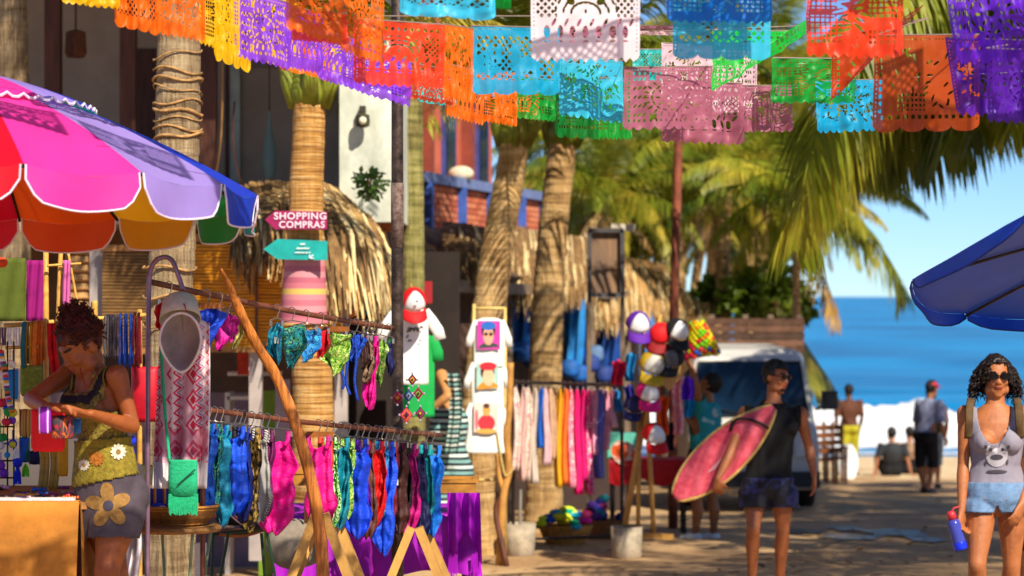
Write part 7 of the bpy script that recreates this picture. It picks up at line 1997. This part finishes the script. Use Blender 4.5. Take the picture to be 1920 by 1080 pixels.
def cap_item(label, c, s, crown, front, brim, fdir, up=(0, 0, 1), name='cap', group='caps for sale'):
    f = Vector(fdir).normalized(); u = Vector(up); u = (u - f * u.dot(f)).normalized(); r_ = f.cross(u)
    o = thing(name, label, 'cap', c, group); mb = MB(); mf = MB()
    def dome(a, e, k=1.0): return Vector(c) + (r_ * math.sin(a) * math.cos(e) * .088 + f * math.cos(a) * math.cos(e) * .10 + u * math.sin(e) * .105) * s * k
    mb.sheet(lambda x, y: dome(.95 + (6.2832 - 1.9) * x, y * 1.5), 22, 8); mf.sheet(lambda x, y: dome(-.95 + 1.9 * x, y * 1.5, 1.0), 12, 8)
    mb.build('crown', crown, o, smooth=True, solid=.004); mf.build('front_panel', front, o, smooth=True, solid=.004)
    b = MB(); b.sheet(lambda x, y: Vector(c) + (r_ * math.sin(-1.05 + 2.1 * x) * (.09 + .012 * y) + f * (math.cos(-1.05 + 2.1 * x) * .10 + .085 * y * math.cos((-1.05 + 2.1 * x) * .9)) - u * (.012 + .03 * y + .03 * math.sin(-1.05 + 2.1 * x) ** 2 * y)) * s, 14, 5)
    b.build('brim', brim, o, smooth=True, solid=.005)
    MB().ell(Vector(c) + u * .106 * s, (.008, .008, .006)).build('button', crown, o)
    return o
RC, WC, PC, KC, YC, KP = [M(h, .7, .12, 12, .1) for h in ('#d80c14', '#e8e8e8', '#5a1a9a', '#141418', '#b8961c', '#e01078')]
cap_item('red cap with white front hung at the neck of the white shirt', P(776, 566, 17.86), 1.05, RC, WC, RC, V(.15, -.75, -.65), V(.1, -.6, .8))
MB().ell(P(782, 565, 17.72), (.012, .008, .008)).build('cap_badge', M('#5a5a60', .6), [o for o in COL.objects if o.get('label', '').startswith('red cap with white front')][0])
gs_ = MB(); tshirt(gs_, 776, 622, 78, 160, 18.35, .1, 1.0, .04, 4)
simple('green_tshirt', 'bright green t-shirt hung behind the white one', 't-shirt', gs_, M('#0aa048', .8, .12, 8), smooth=True)
# easel ladder with three portrait shirts
ld = thing('display_ladder', 'pale bamboo ladder frame holding three white printed shirts', 'ladder', PG(912, 21.2))
BAMP = M('#d8bc70', .55, .2, 10, .1)
for (x0, y0, x1) in ((889, 570, 880), (947, 576, 948)):
    b = PG(x1, 21.2); MB().tube([b, P(x0, y0, 21.2)], .014, 8).build('rail', BAMP, ld, smooth=True)
for y in (578, 690, 800, 900):
    MB().tube([P(888 - (y - 578) * .015, y, 21.2), P(947, y, 21.2)], .013, 8).build('rung', BAMP, ld, smooth=True)
def fprint(root, cx, cy, w, h, d, parts):
    for i, (poly, hx, nm) in enumerate(parts):
        MB().prism([P(cx + x * w, cy + y * h, d - .001 * i) for x, y in poly], V(0, .004, 0)).build(nm, M(hx, .8, .1, 14), root)
def rect(x0, y0, x1, y1): return [(x0, y0), (x1, y0), (x1, y1), (x0, y1)]
def el(x, y, rx, ry, n=14, a0=0.0, a1=6.2832): return [(x + rx * math.cos(a0 + (a1 - a0) * i / n), y + ry * math.sin(a0 + (a1 - a0) * i / n)) for i in range(n)]
def pshirt(label, cx, yt, w, h, flare, parts, d=21.0):
    r_ = thing('portrait_tshirt', label, 't-shirt', P(cx, yt + h, d), 'portrait shirts on the ladder'); mb = MB()
    tshirt(mb, cx, yt, w, h, d, .22, flare, .03, yt, .95); mb.build('shirt', WSH, r_, smooth=True)
    fprint(r_, cx, yt, w, h, d - .052, parts)
# plain stand-in portraits: a generic face, hair, head scarf and shoulders in the colours seen
pshirt('white shirt with a magenta backed portrait, topmost on the ladder', 917, 596, 58, 92, 1.0, [(rect(-.38, .06, .36, .64), '#d83ca8', 'print_ground'), (el(0, .62, .34, .12, 14, 3.14, 6.28), '#3a4a48', 'print_shoulders'), (el(-.02, .26, .23, .18), '#2a2430', 'print_hair'), (el(-.02, .36, .17, .20), '#e0a888', 'print_face'), (el(-.02, .16, .24, .09), '#2a6ac0', 'print_headscarf'), (el(-.10, .33, .06, .035), '#201418', 'print_glasses'), (el(.06, .33, .06, .035), '#201418', 'print_glasses')])
pshirt('white shirt with a red scarfed portrait, middle of the ladder', 914, 676, 60, 88, 1.02, [(rect(-.34, .06, .34, .60), '#a8d0c4', 'print_ground'), (el(.02, .62, .34, .18, 14, 3.14, 6.28), '#d8902c', 'print_shoulders'), (el(.0, .24, .22, .18), '#3a2420', 'print_hair'), (el(.03, .35, .18, .20), '#e8c09a', 'print_face'), (el(.02, .12, .27, .09), '#d02838', 'print_headscarf')])
pshirt('white shirt with a faded red figure print, lowest on the ladder', 911, 752, 62, 98, 1.3, [(rect(-.36, .04, .36, .60), '#f0d0c4', 'print_ground'), (el(.02, .42, .26, .16), '#d83440', 'print_dress'), (el(-.28, .36, .05, .2), '#e07078', 'print_drape'), (el(.02, .17, .11, .12), '#d8a050', 'print_face'), (el(.02, .09, .10, .05), '#5a3a34', 'print_hair'), (el(.0, .58, .3, .05), '#d8a850', 'print_base')])
# forked driftwood stand
fkd = thing('driftwood_stand', 'forked driftwood stand beside the portrait shirts', 'stand', PG(945, 21))
DWM = M('#c08a44', .6, .3, 8, .2, stretch=(3, 3, 1))
MB().tube(catmull([P(957, 680, 21), P(955, 760, 21), P(950, 820, 21), P(954, 880, 21), P(944, 930, 21), V(P(936, 0, 21).x, 21, GZ(21))], 6), [.03] * 10 + [.035] * 21, 8).build('stem', DWM, fkd, smooth=True)
MB().tube(catmull([P(934, 850, 21), P(936, 890, 21), P(945, 925, 21)], 6), .024, 8).build('branch', DWM, fkd, smooth=True)
MB().tube(catmull([P(945, 925, 21), P(930, 960, 21), V(P(950, 0, 21).x, 20.9, GZ(21))], 6), .026, 8).build('branch', WOOD_D, fkd, smooth=True)
MB().tube(catmull([P(930, 800, 20.96), P(945, 885, 20.96), P(955, 888, 20.96), P(962, 878, 20.96)], 5), .008, 5).build('cord', BAMP, fkd)
# mannequin with striped dress
mq = Fig('headless tan mannequin in striped teal top with its hand on its hip', PG(838, 20.5), M('#c08a54', .5, .08, 6))
mq.root['category'] = 'mannequin'; mq.root.name = 'mannequin'
mq.fwd = V(-.3, -.95, 0); g_ = PG(842, 20.5); lt_ = V(.95, -.3, 0)
mq.torso(g_ + V(0, 0, .92), g_ + V(0, 0, 1.22), g_ + V(0, 0, 1.40), lt_, .9, .9, True)
mq.limb('torso', [g_ + V(0, 0, 1.38), g_ + V(0, 0, 1.48)], [.05, .045])
mq.arm('arm', P(828, 704, 20.4), P(840, 742, 20.15), P(806, 768, 20.2), .95); mq.hand(P(806, 768, 20.2), V(-1, 0, .2), V(0, .2, -1), .3, .1, .9)
mq.leg('leg', g_ + V(-.08, 0, .86), g_ + V(-.09, -.03, .47), g_ + V(-.09, .0, .08), V(0, -1, 0)); mq.leg('leg', g_ + V(.08, 0, .86), g_ + V(.09, -.03, .47), g_ + V(.09, .0, .08), V(0, -1, 0))
mq.body(.011, 3)
mq.cloth('striped_dress', {'torso', 'leg'}, .022, lambda p: .55 < p.z - g_.z < 1.36, MP('sz', ['#1c2c30', '#7aa8a4', '#24383c', '#c8d8d0'], 3.2, .8, 0), .011, .008, 7, infl_map={'leg': .02})
simple('leafy_scarf', 'teal leaf pattern scarf hung beside the mannequin', 'scarf', MB().sheet(lambda u_, v_: P(838 + 24 * u_ + 5 * math.sin(v_ * 4), 700 + 150 * v_, 20.2 + .03 * math.sin(u_ * 10)), 10, 16), MP('sz', ['#2a4a4c', '#8ab0a8', '#1c3438', '#d0d8cc'], 4, .8, .1), smooth=True)
# woven diamond ornaments hung on the iron post
def diamond(label, px, py, r_, d, cols):
    o = thing('yarn_diamond', label, 'ornament', P(px, py + r_, d), 'yarn diamonds on the iron post'); n = len(cols)
    for i, hx in enumerate(cols):
        k = 1 - i / n; q = r_ * k; MB().prism([P(px, py - q * 1.25, d - .004 * i), P(px + q, py, d - .004 * i), P(px, py + q * 1.25, d - .004 * i), P(px - q, py, d - .004 * i)], V(0, .006, 0)).build('yarn_band', M(hx, .9, .2, 60, .3), o)
    for dx, dy in ((0, -1.35), (1.1, 0), (0, 1.35), (-1.1, 0)): MB().ell(P(px + dx * r_, py + dy * r_, d), (.006, .006, .007), None, 8, 6).build('pompom', M('#a89aa8', .9, .2, 40), o, smooth=True)
for i, (px, py, r_, c) in enumerate([(745, 746, 10, ['#b01858', '#3a2a1c', '#d8481c', '#7ab030']), (766, 742, 10, ['#2a3a5a', '#3a4a7a', '#8a9ac0', '#1c2438']), (784, 738, 10, ['#a8104c', '#5a1a2a', '#7a9a2c', '#301818']), (773, 712, 9, ['#3a1a20', '#8a1a3a', '#c8981c', '#242018']), (762, 778, 12, ['#c0145a', '#d86a1c', '#8a1a4a', '#3a1a30']), (788, 775, 10, ['#2a2a3a', '#b0285a', '#30303a', '#c8a01c'])]):
    diamond(['crimson yarn diamond with a green centre on the iron post', 'slate blue yarn diamond on the iron post', 'crimson yarn diamond with dark centre beside the slate blue one', 'small dark yarn diamond, topmost on the iron post', 'large pink and orange yarn diamond, lowest on the iron post', 'dark yarn diamond with pink ring beside the green shirt'][i], px, py, r_, 12.96, c)

# ---------------------------------------------------------------- dress rack
dr = thing('dress_rack', 'dark metal rack of long pastel and pink dresses before the open shops', 'rack', PG(1060, 22.5))
ra, rb_ = P(962, 716, 22.2), P(1166, 722, 22.9)
MB().tube([ra, rb_], .016, 8).build('rail', METAL_D, dr)
for q in (ra, rb_): MB().tube([V(q.x, q.y, GZ(q.y)), q], .016, 8).build('upright', METAL_D, dr)
MB().tube([V(ra.x, ra.y, GZ(ra.y) + .15), V(rb_.x, rb_.y, GZ(rb_.y) + .15)], .014, 8).build('foot_bar', METAL_D, dr)
DR = [(968, '#e0c0b4', 880, 'cream rose'), (980, '#d8b4ac', 900, 'dusty pink'), (990, '#cbb8a4', 900, 'oatmeal'), (1000, '#d8c8b8', 905, 'sand white'), (1012, '#1460c8', 838, 'strong blue'), (1022, '#d8b0b4', 870, 'pale rose'), (1033, '#c8a080', 860, 'beige'), (1046, '#e8b01c', 912, 'golden yellow'), (1057, '#f07a2c', 905, 'orange'), (1068, '#ee7a9c', 912, 'soft pink'), (1081, '#e80c74', 925, 'hot pink'), (1092, '#d00c74', 900, 'crimson pink'), (1102, '#f01c8c', 925, 'bright magenta'), (1113, '#f2a8c4', 850, 'baby pink'), (1124, '#6a78d0', 895, 'periwinkle blue'), (1136, '#eea0b8', 842, 'salmon pink'), (1147, '#f2b4c4', 800, 'short blush pink'), (1156, '#1c7ac0', 770, 'short sky blue')]
for i, (px, hx, yb, nm) in enumerate(DR):
    t = (px - 962) / 204; c = ra.lerp(rb_, t); d = c.y; r_ = thing('dress', nm + ' dress on the dress rack', 'dress', P(px, yb, d), 'dresses on the dress rack'); rdm = random.Random(i)
    MB().tube([c + V(0, -.014, .014), c + V(0, 0, .022), c + V(0, .016, .01), c + V(0, .01, -.03), c - V(0, 0, .06)], .004, 5).build('hanger', CHROME, r_)
    top = c.z - .05; bot = P(0, yb, d).z; L_d = top - bot; rg = []; ph = rdm.uniform(0, 6); w = rdm.uniform(12.5, 16) * d / F; mz = M(hx, .75, .16, 10, .1, trans=.15) if i not in (0, 2, 9, 12) else MP('blotch', [hx, hx, '#f0e0d8', hx, hx, '#c87a8a'], 14, .8, .15)
    for j in range(17):
        v_ = j / 16; hw = w / 2 * (.35 + .65 * min(1, v_ / .12)) * (1 + .35 * v_)
        rg.append([V(c.x, c.y, top - v_ * L_d) + V(hw * math.cos(q) + .012 * math.sin(v_ * 5 + ph), (.10 + .05 * v_) * math.sin(q) * (1 + .25 * math.sin(5 * q + ph + v_ * 2)) , .004 * math.sin(q * 7)) for q in [6.2832 * k / 22 for k in range(22)]])
    MB().rings(rg).build('fabric', mz, r_, smooth=True)
# concrete buckets
def bucket(label, px, d, w, h, stick=None):
    r_ = thing('concrete_weight', label, 'weight', PG(px, d), 'concrete weights'); k = d / F; mb = MB()
    mb.lathe([(w * .40 * k, 0), (w * .46 * k, .02), (w * .5 * k, h * k), (w * .47 * k, h * k), (w * .44 * k, h * k * .93), (0, h * k * .93)], PG(px, d), 24)
    for v in mb.v: v += V(.006 * nz(v, 14), .006 * nz(v, 14, 4), 0)
    mb.build('block', M('#a89a84', .9, .25, 9, .3), r_, smooth=True)
    if stick: MB().tube([PG(px, d) + V(0, 0, h * k * .8), P(stick[0], stick[1], d)], .014, 8).build('socket', M('#8a8478', .6, .2, 9), r_)
bucket('cast concrete weight with a short pipe beside the driftwood stand', 975, 22.2, 60, 62, (976, 918))
bucket('cast concrete weight at the foot of the cap stand', 1175, 21.9, 60, 60, None)
# baskets and piles of bright goods
basket('wicker basket heaped with neon yellow and blue trimmed hats', PG(1060, 24) + V(0, 0, .01), .26, .16, None, '#c08a3a')
rn = random.Random(17)
for i in range(26):
    q = rn.uniform(0, 6.3); rr = rn.uniform(.0, .27); up = .2 + .14 * (1 - rr / .27) + rn.uniform(-.02, .03); c = PG(1060, 24) + V(rr * math.cos(q), rr * .7 * math.sin(q), up); hx, cn = [('#d8f01c', 'neon lime'), ('#e8e020', 'yellow'), ('#1c58d8', 'blue'), ('#18a0c0', 'turquoise'), ('#e01c9c', 'magenta'), ('#12a878', 'jade')][i % 6]
    mb = MB(); mb.ell(c, (rn.uniform(.05, .08), .05, .035), None, 10, 6); simple('crochet_ball', cn + ' crochet ball in the heaped wicker basket', 'ball', mb, M(hx, .85, .2, 40, .3), 'crochet balls in the basket', smooth=True)
basket('wicker basket heaped with dark blue and purple yarn goods', PG(1130, 25) + V(0, 0, .01), .22, .16, None, '#8a5a2c')
for i in range(22):
    q = rn.uniform(0, 6.3); rr = rn.uniform(0, .26); c = PG(1128, 25) + V(rr * math.cos(q), rr * .6 * math.sin(q), .2 + .26 * rn.random() * (1 - rr / .3)); hx, cn = [('#1c2a88', 'navy'), ('#3a1a7a', 'dark violet'), ('#0e6a78', 'petrol'), ('#8a1450', 'maroon'), ('#16208a', 'ink blue'), ('#5a2a9a', 'purple')][i % 6]
    mb = MB(); mb.ell(c, (.06, .05, .045), None, 10, 6); simple('yarn_ball', cn + ' yarn ball in the basket beside the cap stand', 'ball', mb, M(hx, .85, .2, 40, .3), 'yarn balls in the basket', smooth=True)
# red table, mint box, orange hat
rtb = thing('red_table', 'long table under a bright red cloth behind the cap stand', 'table', PG(1215, 25.6))
a, b = P(1142, 862, 25.4), P(1292, 866, 25.4)
MB().sheet(lambda u_, v_: V(a.x + (b.x - a.x) * u_, 25.9 - .5 * min(1, v_ / .4) + (.02 * math.sin(u_ * 30) * max(0, v_ - .4)), a.z - (max(0, v_ - .4) / .6) * .24 * (1 + .15 * math.sin(u_ * 12))), 50, 14).build('cloth', M('#d0101c', .6, .15, 8, trans=.1), rtb, smooth=True)
for x in (1150, 1284):
    for y in (25.45, 25.85): MB().box(V(P(x, 0, 25.4).x, y, (GZ(25.4) + a.z) / 2 - .02), (.035, .035, a.z - GZ(25.4) - .04)).build('leg', METAL_D, rtb)
simple('mint_box', 'plain mint green box standing on the red table', 'box', MB().box(P(1165, 836, 25.8), (.30, .2, .28)), M('#6fd8c0', .6, .08, 5))
ohm = MB(); ohm.lathe([(.0, .1), (.05, .1), (.07, .03), (.08, .0), (.15, -.02)], P(1172, 848, 25.45), 20, axis=V(.3, -.8, .5)); simple('orange_hat', 'orange and white sun hat leaning on the red table', 'hat', ohm, MP('blotch', ['#e85a1c', '#e85a1c', '#f0d8c8', '#e87030'], 5), smooth=True)
# cap stand: wooden A frame
cs = thing('cap_stand', 'wooden easel stand hung with colourful caps', 'stand', PG(1215, 22))
for (p0, p1, r_) in (((1212, 760), (1172, 985), .028), ((1200, 740), (1196, 1004), .02), ((1212, 740), (1226, 1004), .022), ((1206, 600), (1204, 760), .02), ((1238, 590), (1210, 800), .018), ((1206, 650), (1262, 620), .014)):
    q1 = P(p1[0], p1[1], 22 if p1[1] < 900 else 22.0); MB().tube([P(p0[0], p0[1], 22.05), q1], r_, 8).build('pole', PINE, cs, smooth=True)
MB().bar(P(1196, 1003, 22), P(1262, 1007, 21.9), .06, .05).build('foot', PINE, cs)
MB().prism([P(1237, 714, 21.95), P(1278, 668, 21.95), P(1292, 690, 21.95), P(1254, 734, 21.95)], V(0, .02, 0)).build('display_board', M('#c89a5c', .7, .12, 8), cs)
cap_item('purple cap with white front, highest on the cap stand', P(1196, 610, 21.9), 1.25, PC, WC, PC, V(.15, -.8, -.5), V(.1, -.4, .9))
cap_item('red cap on the cap stand beside the rusty pole', P(1238, 630, 21.9), 1.2, RC, RC, M('#8a0c14', .7), V(-.2, -.8, -.5), V(.1, -.4, .9))
cap_item('black cap with white front below the rusty pole', P(1268, 622, 21.85), 1.2, KC, WC, KC, V(.3, -.8, -.6), V(.2, -.5, .8))
cap_item('black cap with grey front hanging under the red cap', P(1262, 672, 21.85), 1.15, KC, M('#5a5a64', .7, .2, 20), KC, V(-.5, -.7, -.6), V(.2, -.5, .8))
cap_item('mustard cap with grey front on the cap stand', P(1222, 686, 21.85), 1.35, YC, M('#b8b4ac', .7), YC, V(.1, -.8, -.5), V(.2, -.4, .9))
cap_item('pink cap with white front on the cap stand', P(1214, 738, 21.8), 1.2, KP, WC, KP, V(.25, -.8, -.55), V(.1, -.45, .9))
cap_item('navy cap hanging behind the pink cap', P(1192, 762, 21.95), 1.0, M('#141c58', .7), M('#1c2460', .7), M('#141c58', .7), V(-.4, -.8, -.5), V(.1, -.45, .9))
cap_item('red cap with white front, lowest on the cap stand', P(1225, 818, 21.8), 1.2, RC, WC, RC, V(.35, -.8, -.5), V(.1, -.45, .9))
for i, (px, py, w, h, hx, lb) in enumerate([(1160, 700, 26, 44, '#d81c50', 'crimson scarf bunch hanging beside the cap stand'), (1182, 690, 22, 50, '#1c88c8', 'sky blue scarf bunch hanging beside the cap stand'), (1245, 780, 20, 70, '#e85a14', 'orange scarf hanging from the cap stand'), (1272, 760, 22, 110, '#e890a0', 'pink checked scarf hanging behind the teal man'), (1290, 730, 26, 40, '#6a1ce0', 'violet yarn bunch beside the teal man'), (1180, 745, 18, 40, '#2a2a90', 'indigo scarf hanging beside the cap stand'), (1292, 765, 20, 36, '#1ca8e0', 'azure yarn bunch beside the teal man'), (1258, 820, 18, 50, '#2a1c30', 'dark scarf hanging below the orange one')]):
    mb = MB(); d = 22.4 + .05 * i; mb.sheet(lambda u_, v_: P(px - w / 2 + w * u_ * (1 - .15 * v_) + 2 * math.sin(v_ * 6 + i), py - h / 2 + h * v_, d + .05 * math.sin(u_ * 11 + i)), 12, 10); mb.tube([P(px, py - h / 2 - 4, d), P(px, py - h / 2 + 6, d)], .02, 6)
    simple('hanging_scarf', lb, 'scarf', mb, MP('cells', [hx, hx, '#f0c8c8', hx], 30) if i == 3 else M(hx, .8, .25, 14, .2, trans=.15), smooth=True)
# bobble hat
bh_ = thing('bobble_hat', 'conical hat covered in yellow, red and green bobbles', 'hat', P(1312, 680, 24.3))
hp0, hp1 = P(1318, 668, 24.3), P(1307, 603, 24.3); axh = (hp1 - hp0); an = axh.normalized(); e1 = an.orthogonal().normalized(); e2 = an.cross(e1)
MB().rings([[hp0 + axh * t + (e1 * math.cos(q) + e2 * math.sin(q)) * r_ for q in [6.2832 * k / 20 for k in range(20)]] for t, r_ in ((0, .17), (.3, .125), (.6, .095), (.9, .07), (1, .03))]).build('cone', M('#c8a81c', .9, .2, 20), bh_, smooth=True)
rbb = random.Random(3); bm_ = {}
for i in range(150):
    t = i / 150; q = i * 2.4; r_ = .175 * (1 - t) + .06 * t; hx = rbb.choice(['#f0e010', '#f0e010', '#e8d818', '#f08a10', '#7ad81c', '#e81c3c']) if t > .25 else rbb.choice(['#e8103c', '#f01c50', '#e8e010', '#2a5ad0'])
    if hx not in bm_:
        s_ = MB(); s_.ell((0, 0, 0), (.022, .022, .022), None, 8, 6); bm_[hx] = s_.mesh('bobble', smooth=True); bm_[hx].materials.append(M(hx, .85, .15, 30))
    link('bobble', bm_[hx], bh_, hp0 + axh * t + (e1 * math.cos(q) + e2 * math.sin(q)) * r_ - bh_.location)

# ---------------------------------------------------------------- white van
D = 31.0; vn = thing('white_van', 'white van parked facing the street behind the man with the board', 'van', PG(1418, 31))
def VX(px, d=31.0): return (px - 960) / F * d
x0, x1 = VX(1288), VX(1538); xc = (x0 + x1) / 2; zg = GZ(31); WP = M('#c9c7c0', .35, .12, 3); hw = (x1 - x0) / 2
def vring(y, zb, zt, wb, wt, n=6):
    pts = []; rr = .16
    for (cx, cz, a0) in ((wb - rr * .4, zb + rr * .4, -90), (wt - rr, zt - rr, 0), (-(wt - rr), zt - rr, 90), (-(wb - rr * .4), zb + rr * .4, 180)):
        r_ = rr * .4 if abs(cz - zb) < rr else rr
        for i in range(n): q = R(a0 + 90 * i / (n - 1)); pts.append(V(xc + cx + r_ * math.cos(q), y, zg + cz + r_ * math.sin(q)))
    return pts
MB().rings([vring(30.98, .30, 1.00, hw * .94, hw * .94), vring(31.02, .28, 1.12, hw, hw * .97), vring(31.25, .28, 1.2, hw, hw * .97), vring(31.62, .28, 1.96, hw, hw * .87), vring(31.9, .28, 2.06, hw, hw * .88), vring(35, .28, 2.08, hw, hw * .88), vring(35.1, .3, 1.9, hw * .96, hw * .84)]).build('body', WP, vn, smooth=False)
def wpt(u_, v_, o):       # slanted windscreen plane
    z = 1.22 + .68 * v_; t = (z - 1.2) / .76; return V(xc + (2 * u_ - 1) * (hw * .97 * (1 - t) + hw * .87 * t - .09), 31.25 + .37 * t - o, zg + z)
MB().sheet(lambda u_, v_: wpt(u_, v_, .012 + .03 * (1 - (2 * u_ - 1) ** 2)), 10, 6).build('windscreen', M('#102438', .06, .25, 1.2, dark='#081420'), vn, smooth=True)
MB().tube([wpt(a, b, .02) for a, b in ((0, 0), (1, 0), (1, 1), (0, 1), (0, 0))], .022, 6).build('windscreen_seal', M('#15181a', .6), vn)
MB().box(V(xc, 30.93, zg + .42), (hw * 1.96, .14, .2)).build('bumper', M('#2a2c30', .6, .1, 4), vn)
MB().box(V(xc, 30.965, zg + .82), (hw * 1.1, .05, .2)).build('grille', M('#1a1c20', .5, .1, 4), vn)
for sg in (-1, 1):
    hl = MB().box(V(xc + sg * hw * .78, 30.96, zg + .82), (.3, .06, .2)).build('headlight', M('#c8ccd0', .1, .05, 4), vn)
    w_ = MB(); w_.lathe([(.16, -.1), (.28, -.1), (.32, -.07), (.32, .07), (.28, .1), (.16, .1)], V(xc + sg * (hw - .1), 31.75, zg + .32), 24, axis=(1, 0, 0)); tw = w_.build('wheel', M('#17171a', .85, .1, 9), vn, smooth=True)
    MB().lathe([(.0, .11), (.10, .12), (.18, .09)], V(xc + sg * (hw - .1), 31.75, zg + .32), 20, axis=(sg, 0, 0)).build('rim', CHROME, tw, smooth=True)
    mr = MB(); mr.box(V(xc + sg * (hw + .15), 31.25, zg + 1.42), (.2, .1, .24)); mr.tube([V(xc + sg * (hw - .02), 31.3, zg + 1.3), V(xc + sg * (hw + .12), 31.27, zg + 1.36)], .02, 6); mr.build('wing_mirror', M('#16181c', .5), vn)
    MB().tube([wpt(.5 + sg * .05, .0, .05), wpt(.5 + sg * .36, .16, .06)], .01, 5).build('wiper', M('#101214', .6), vn)
    sw = MB(); sw.prism([V(xc + sg * (hw * .985 - .005), 31.75, zg + 1.25), V(xc + sg * (hw * .985 - .005), 32.7, zg + 1.25), V(xc + sg * (hw * .90), 32.7, zg + 1.85), V(xc + sg * (hw * .9), 31.95, zg + 1.85)], V(sg * .012, 0, 0)); sw.build('side_window', GLASS_D, vn)
# palm leaf bundle cluster near the foot of the fence handled by the parasol; beach furniture
for k, (px, d) in enumerate([(1548, 41), (1566, 42)]):
    ch = thing('beach_chair', ['tall wooden beach chair beside the van', 'tall wooden beach chair beside the white board'][k], 'chair', PG(px, d), 'wooden beach chairs'); c = PG(px, d); CW = M('#84502c', .7, .3, 6)
    for sx in (-.16, .16):
        MB().bar(c + V(sx, -.2, 0), c + V(sx, -.18, .62), .05, .05, up=(0, 1, 0)).build('leg', CW, ch); MB().bar(c + V(sx, .25, 0), c + V(sx, .32, 1.05), .05, .05, up=(0, 1, 0)).build('leg', CW, ch); MB().bar(c + V(sx, -.25, .62), c + V(sx, .32, .6), .06, .03).build('arm_rest', CW, ch)
    for i in range(4): MB().bar(c + V(-.17, -.16 + .12 * i, .42), c + V(.17, -.16 + .12 * i, .42), .09, .02).build('seat_slat', CW, ch)
    for i in range(4): MB().bar(c + V(-.17, .285 + .02 * i, .55 + .13 * i), c + V(.17, .285 + .02 * i, .55 + .13 * i), .02, .09).build('back_slat', CW, ch)
wb_ = MB(); c = PG(1590, 43); rg = []
for i in range(17):
    t = i / 16; w = .19 * max(.12, math.sin(math.pi * (.12 + .8 * t)) ** .6); rg.append([c + V(w * math.cos(q), .03 * math.sin(q) + .12 * t, .02 + .62 * t) for q in [6.2832 * k / 16 for k in range(16)]])
wb_.rings(rg); simple('white_board', 'plain white bodyboard standing on the sand near the water', 'board', wb_, M('#eeeeea', .4, .05, 4), smooth=True)
bpy.data.scenes.remove(TMP)
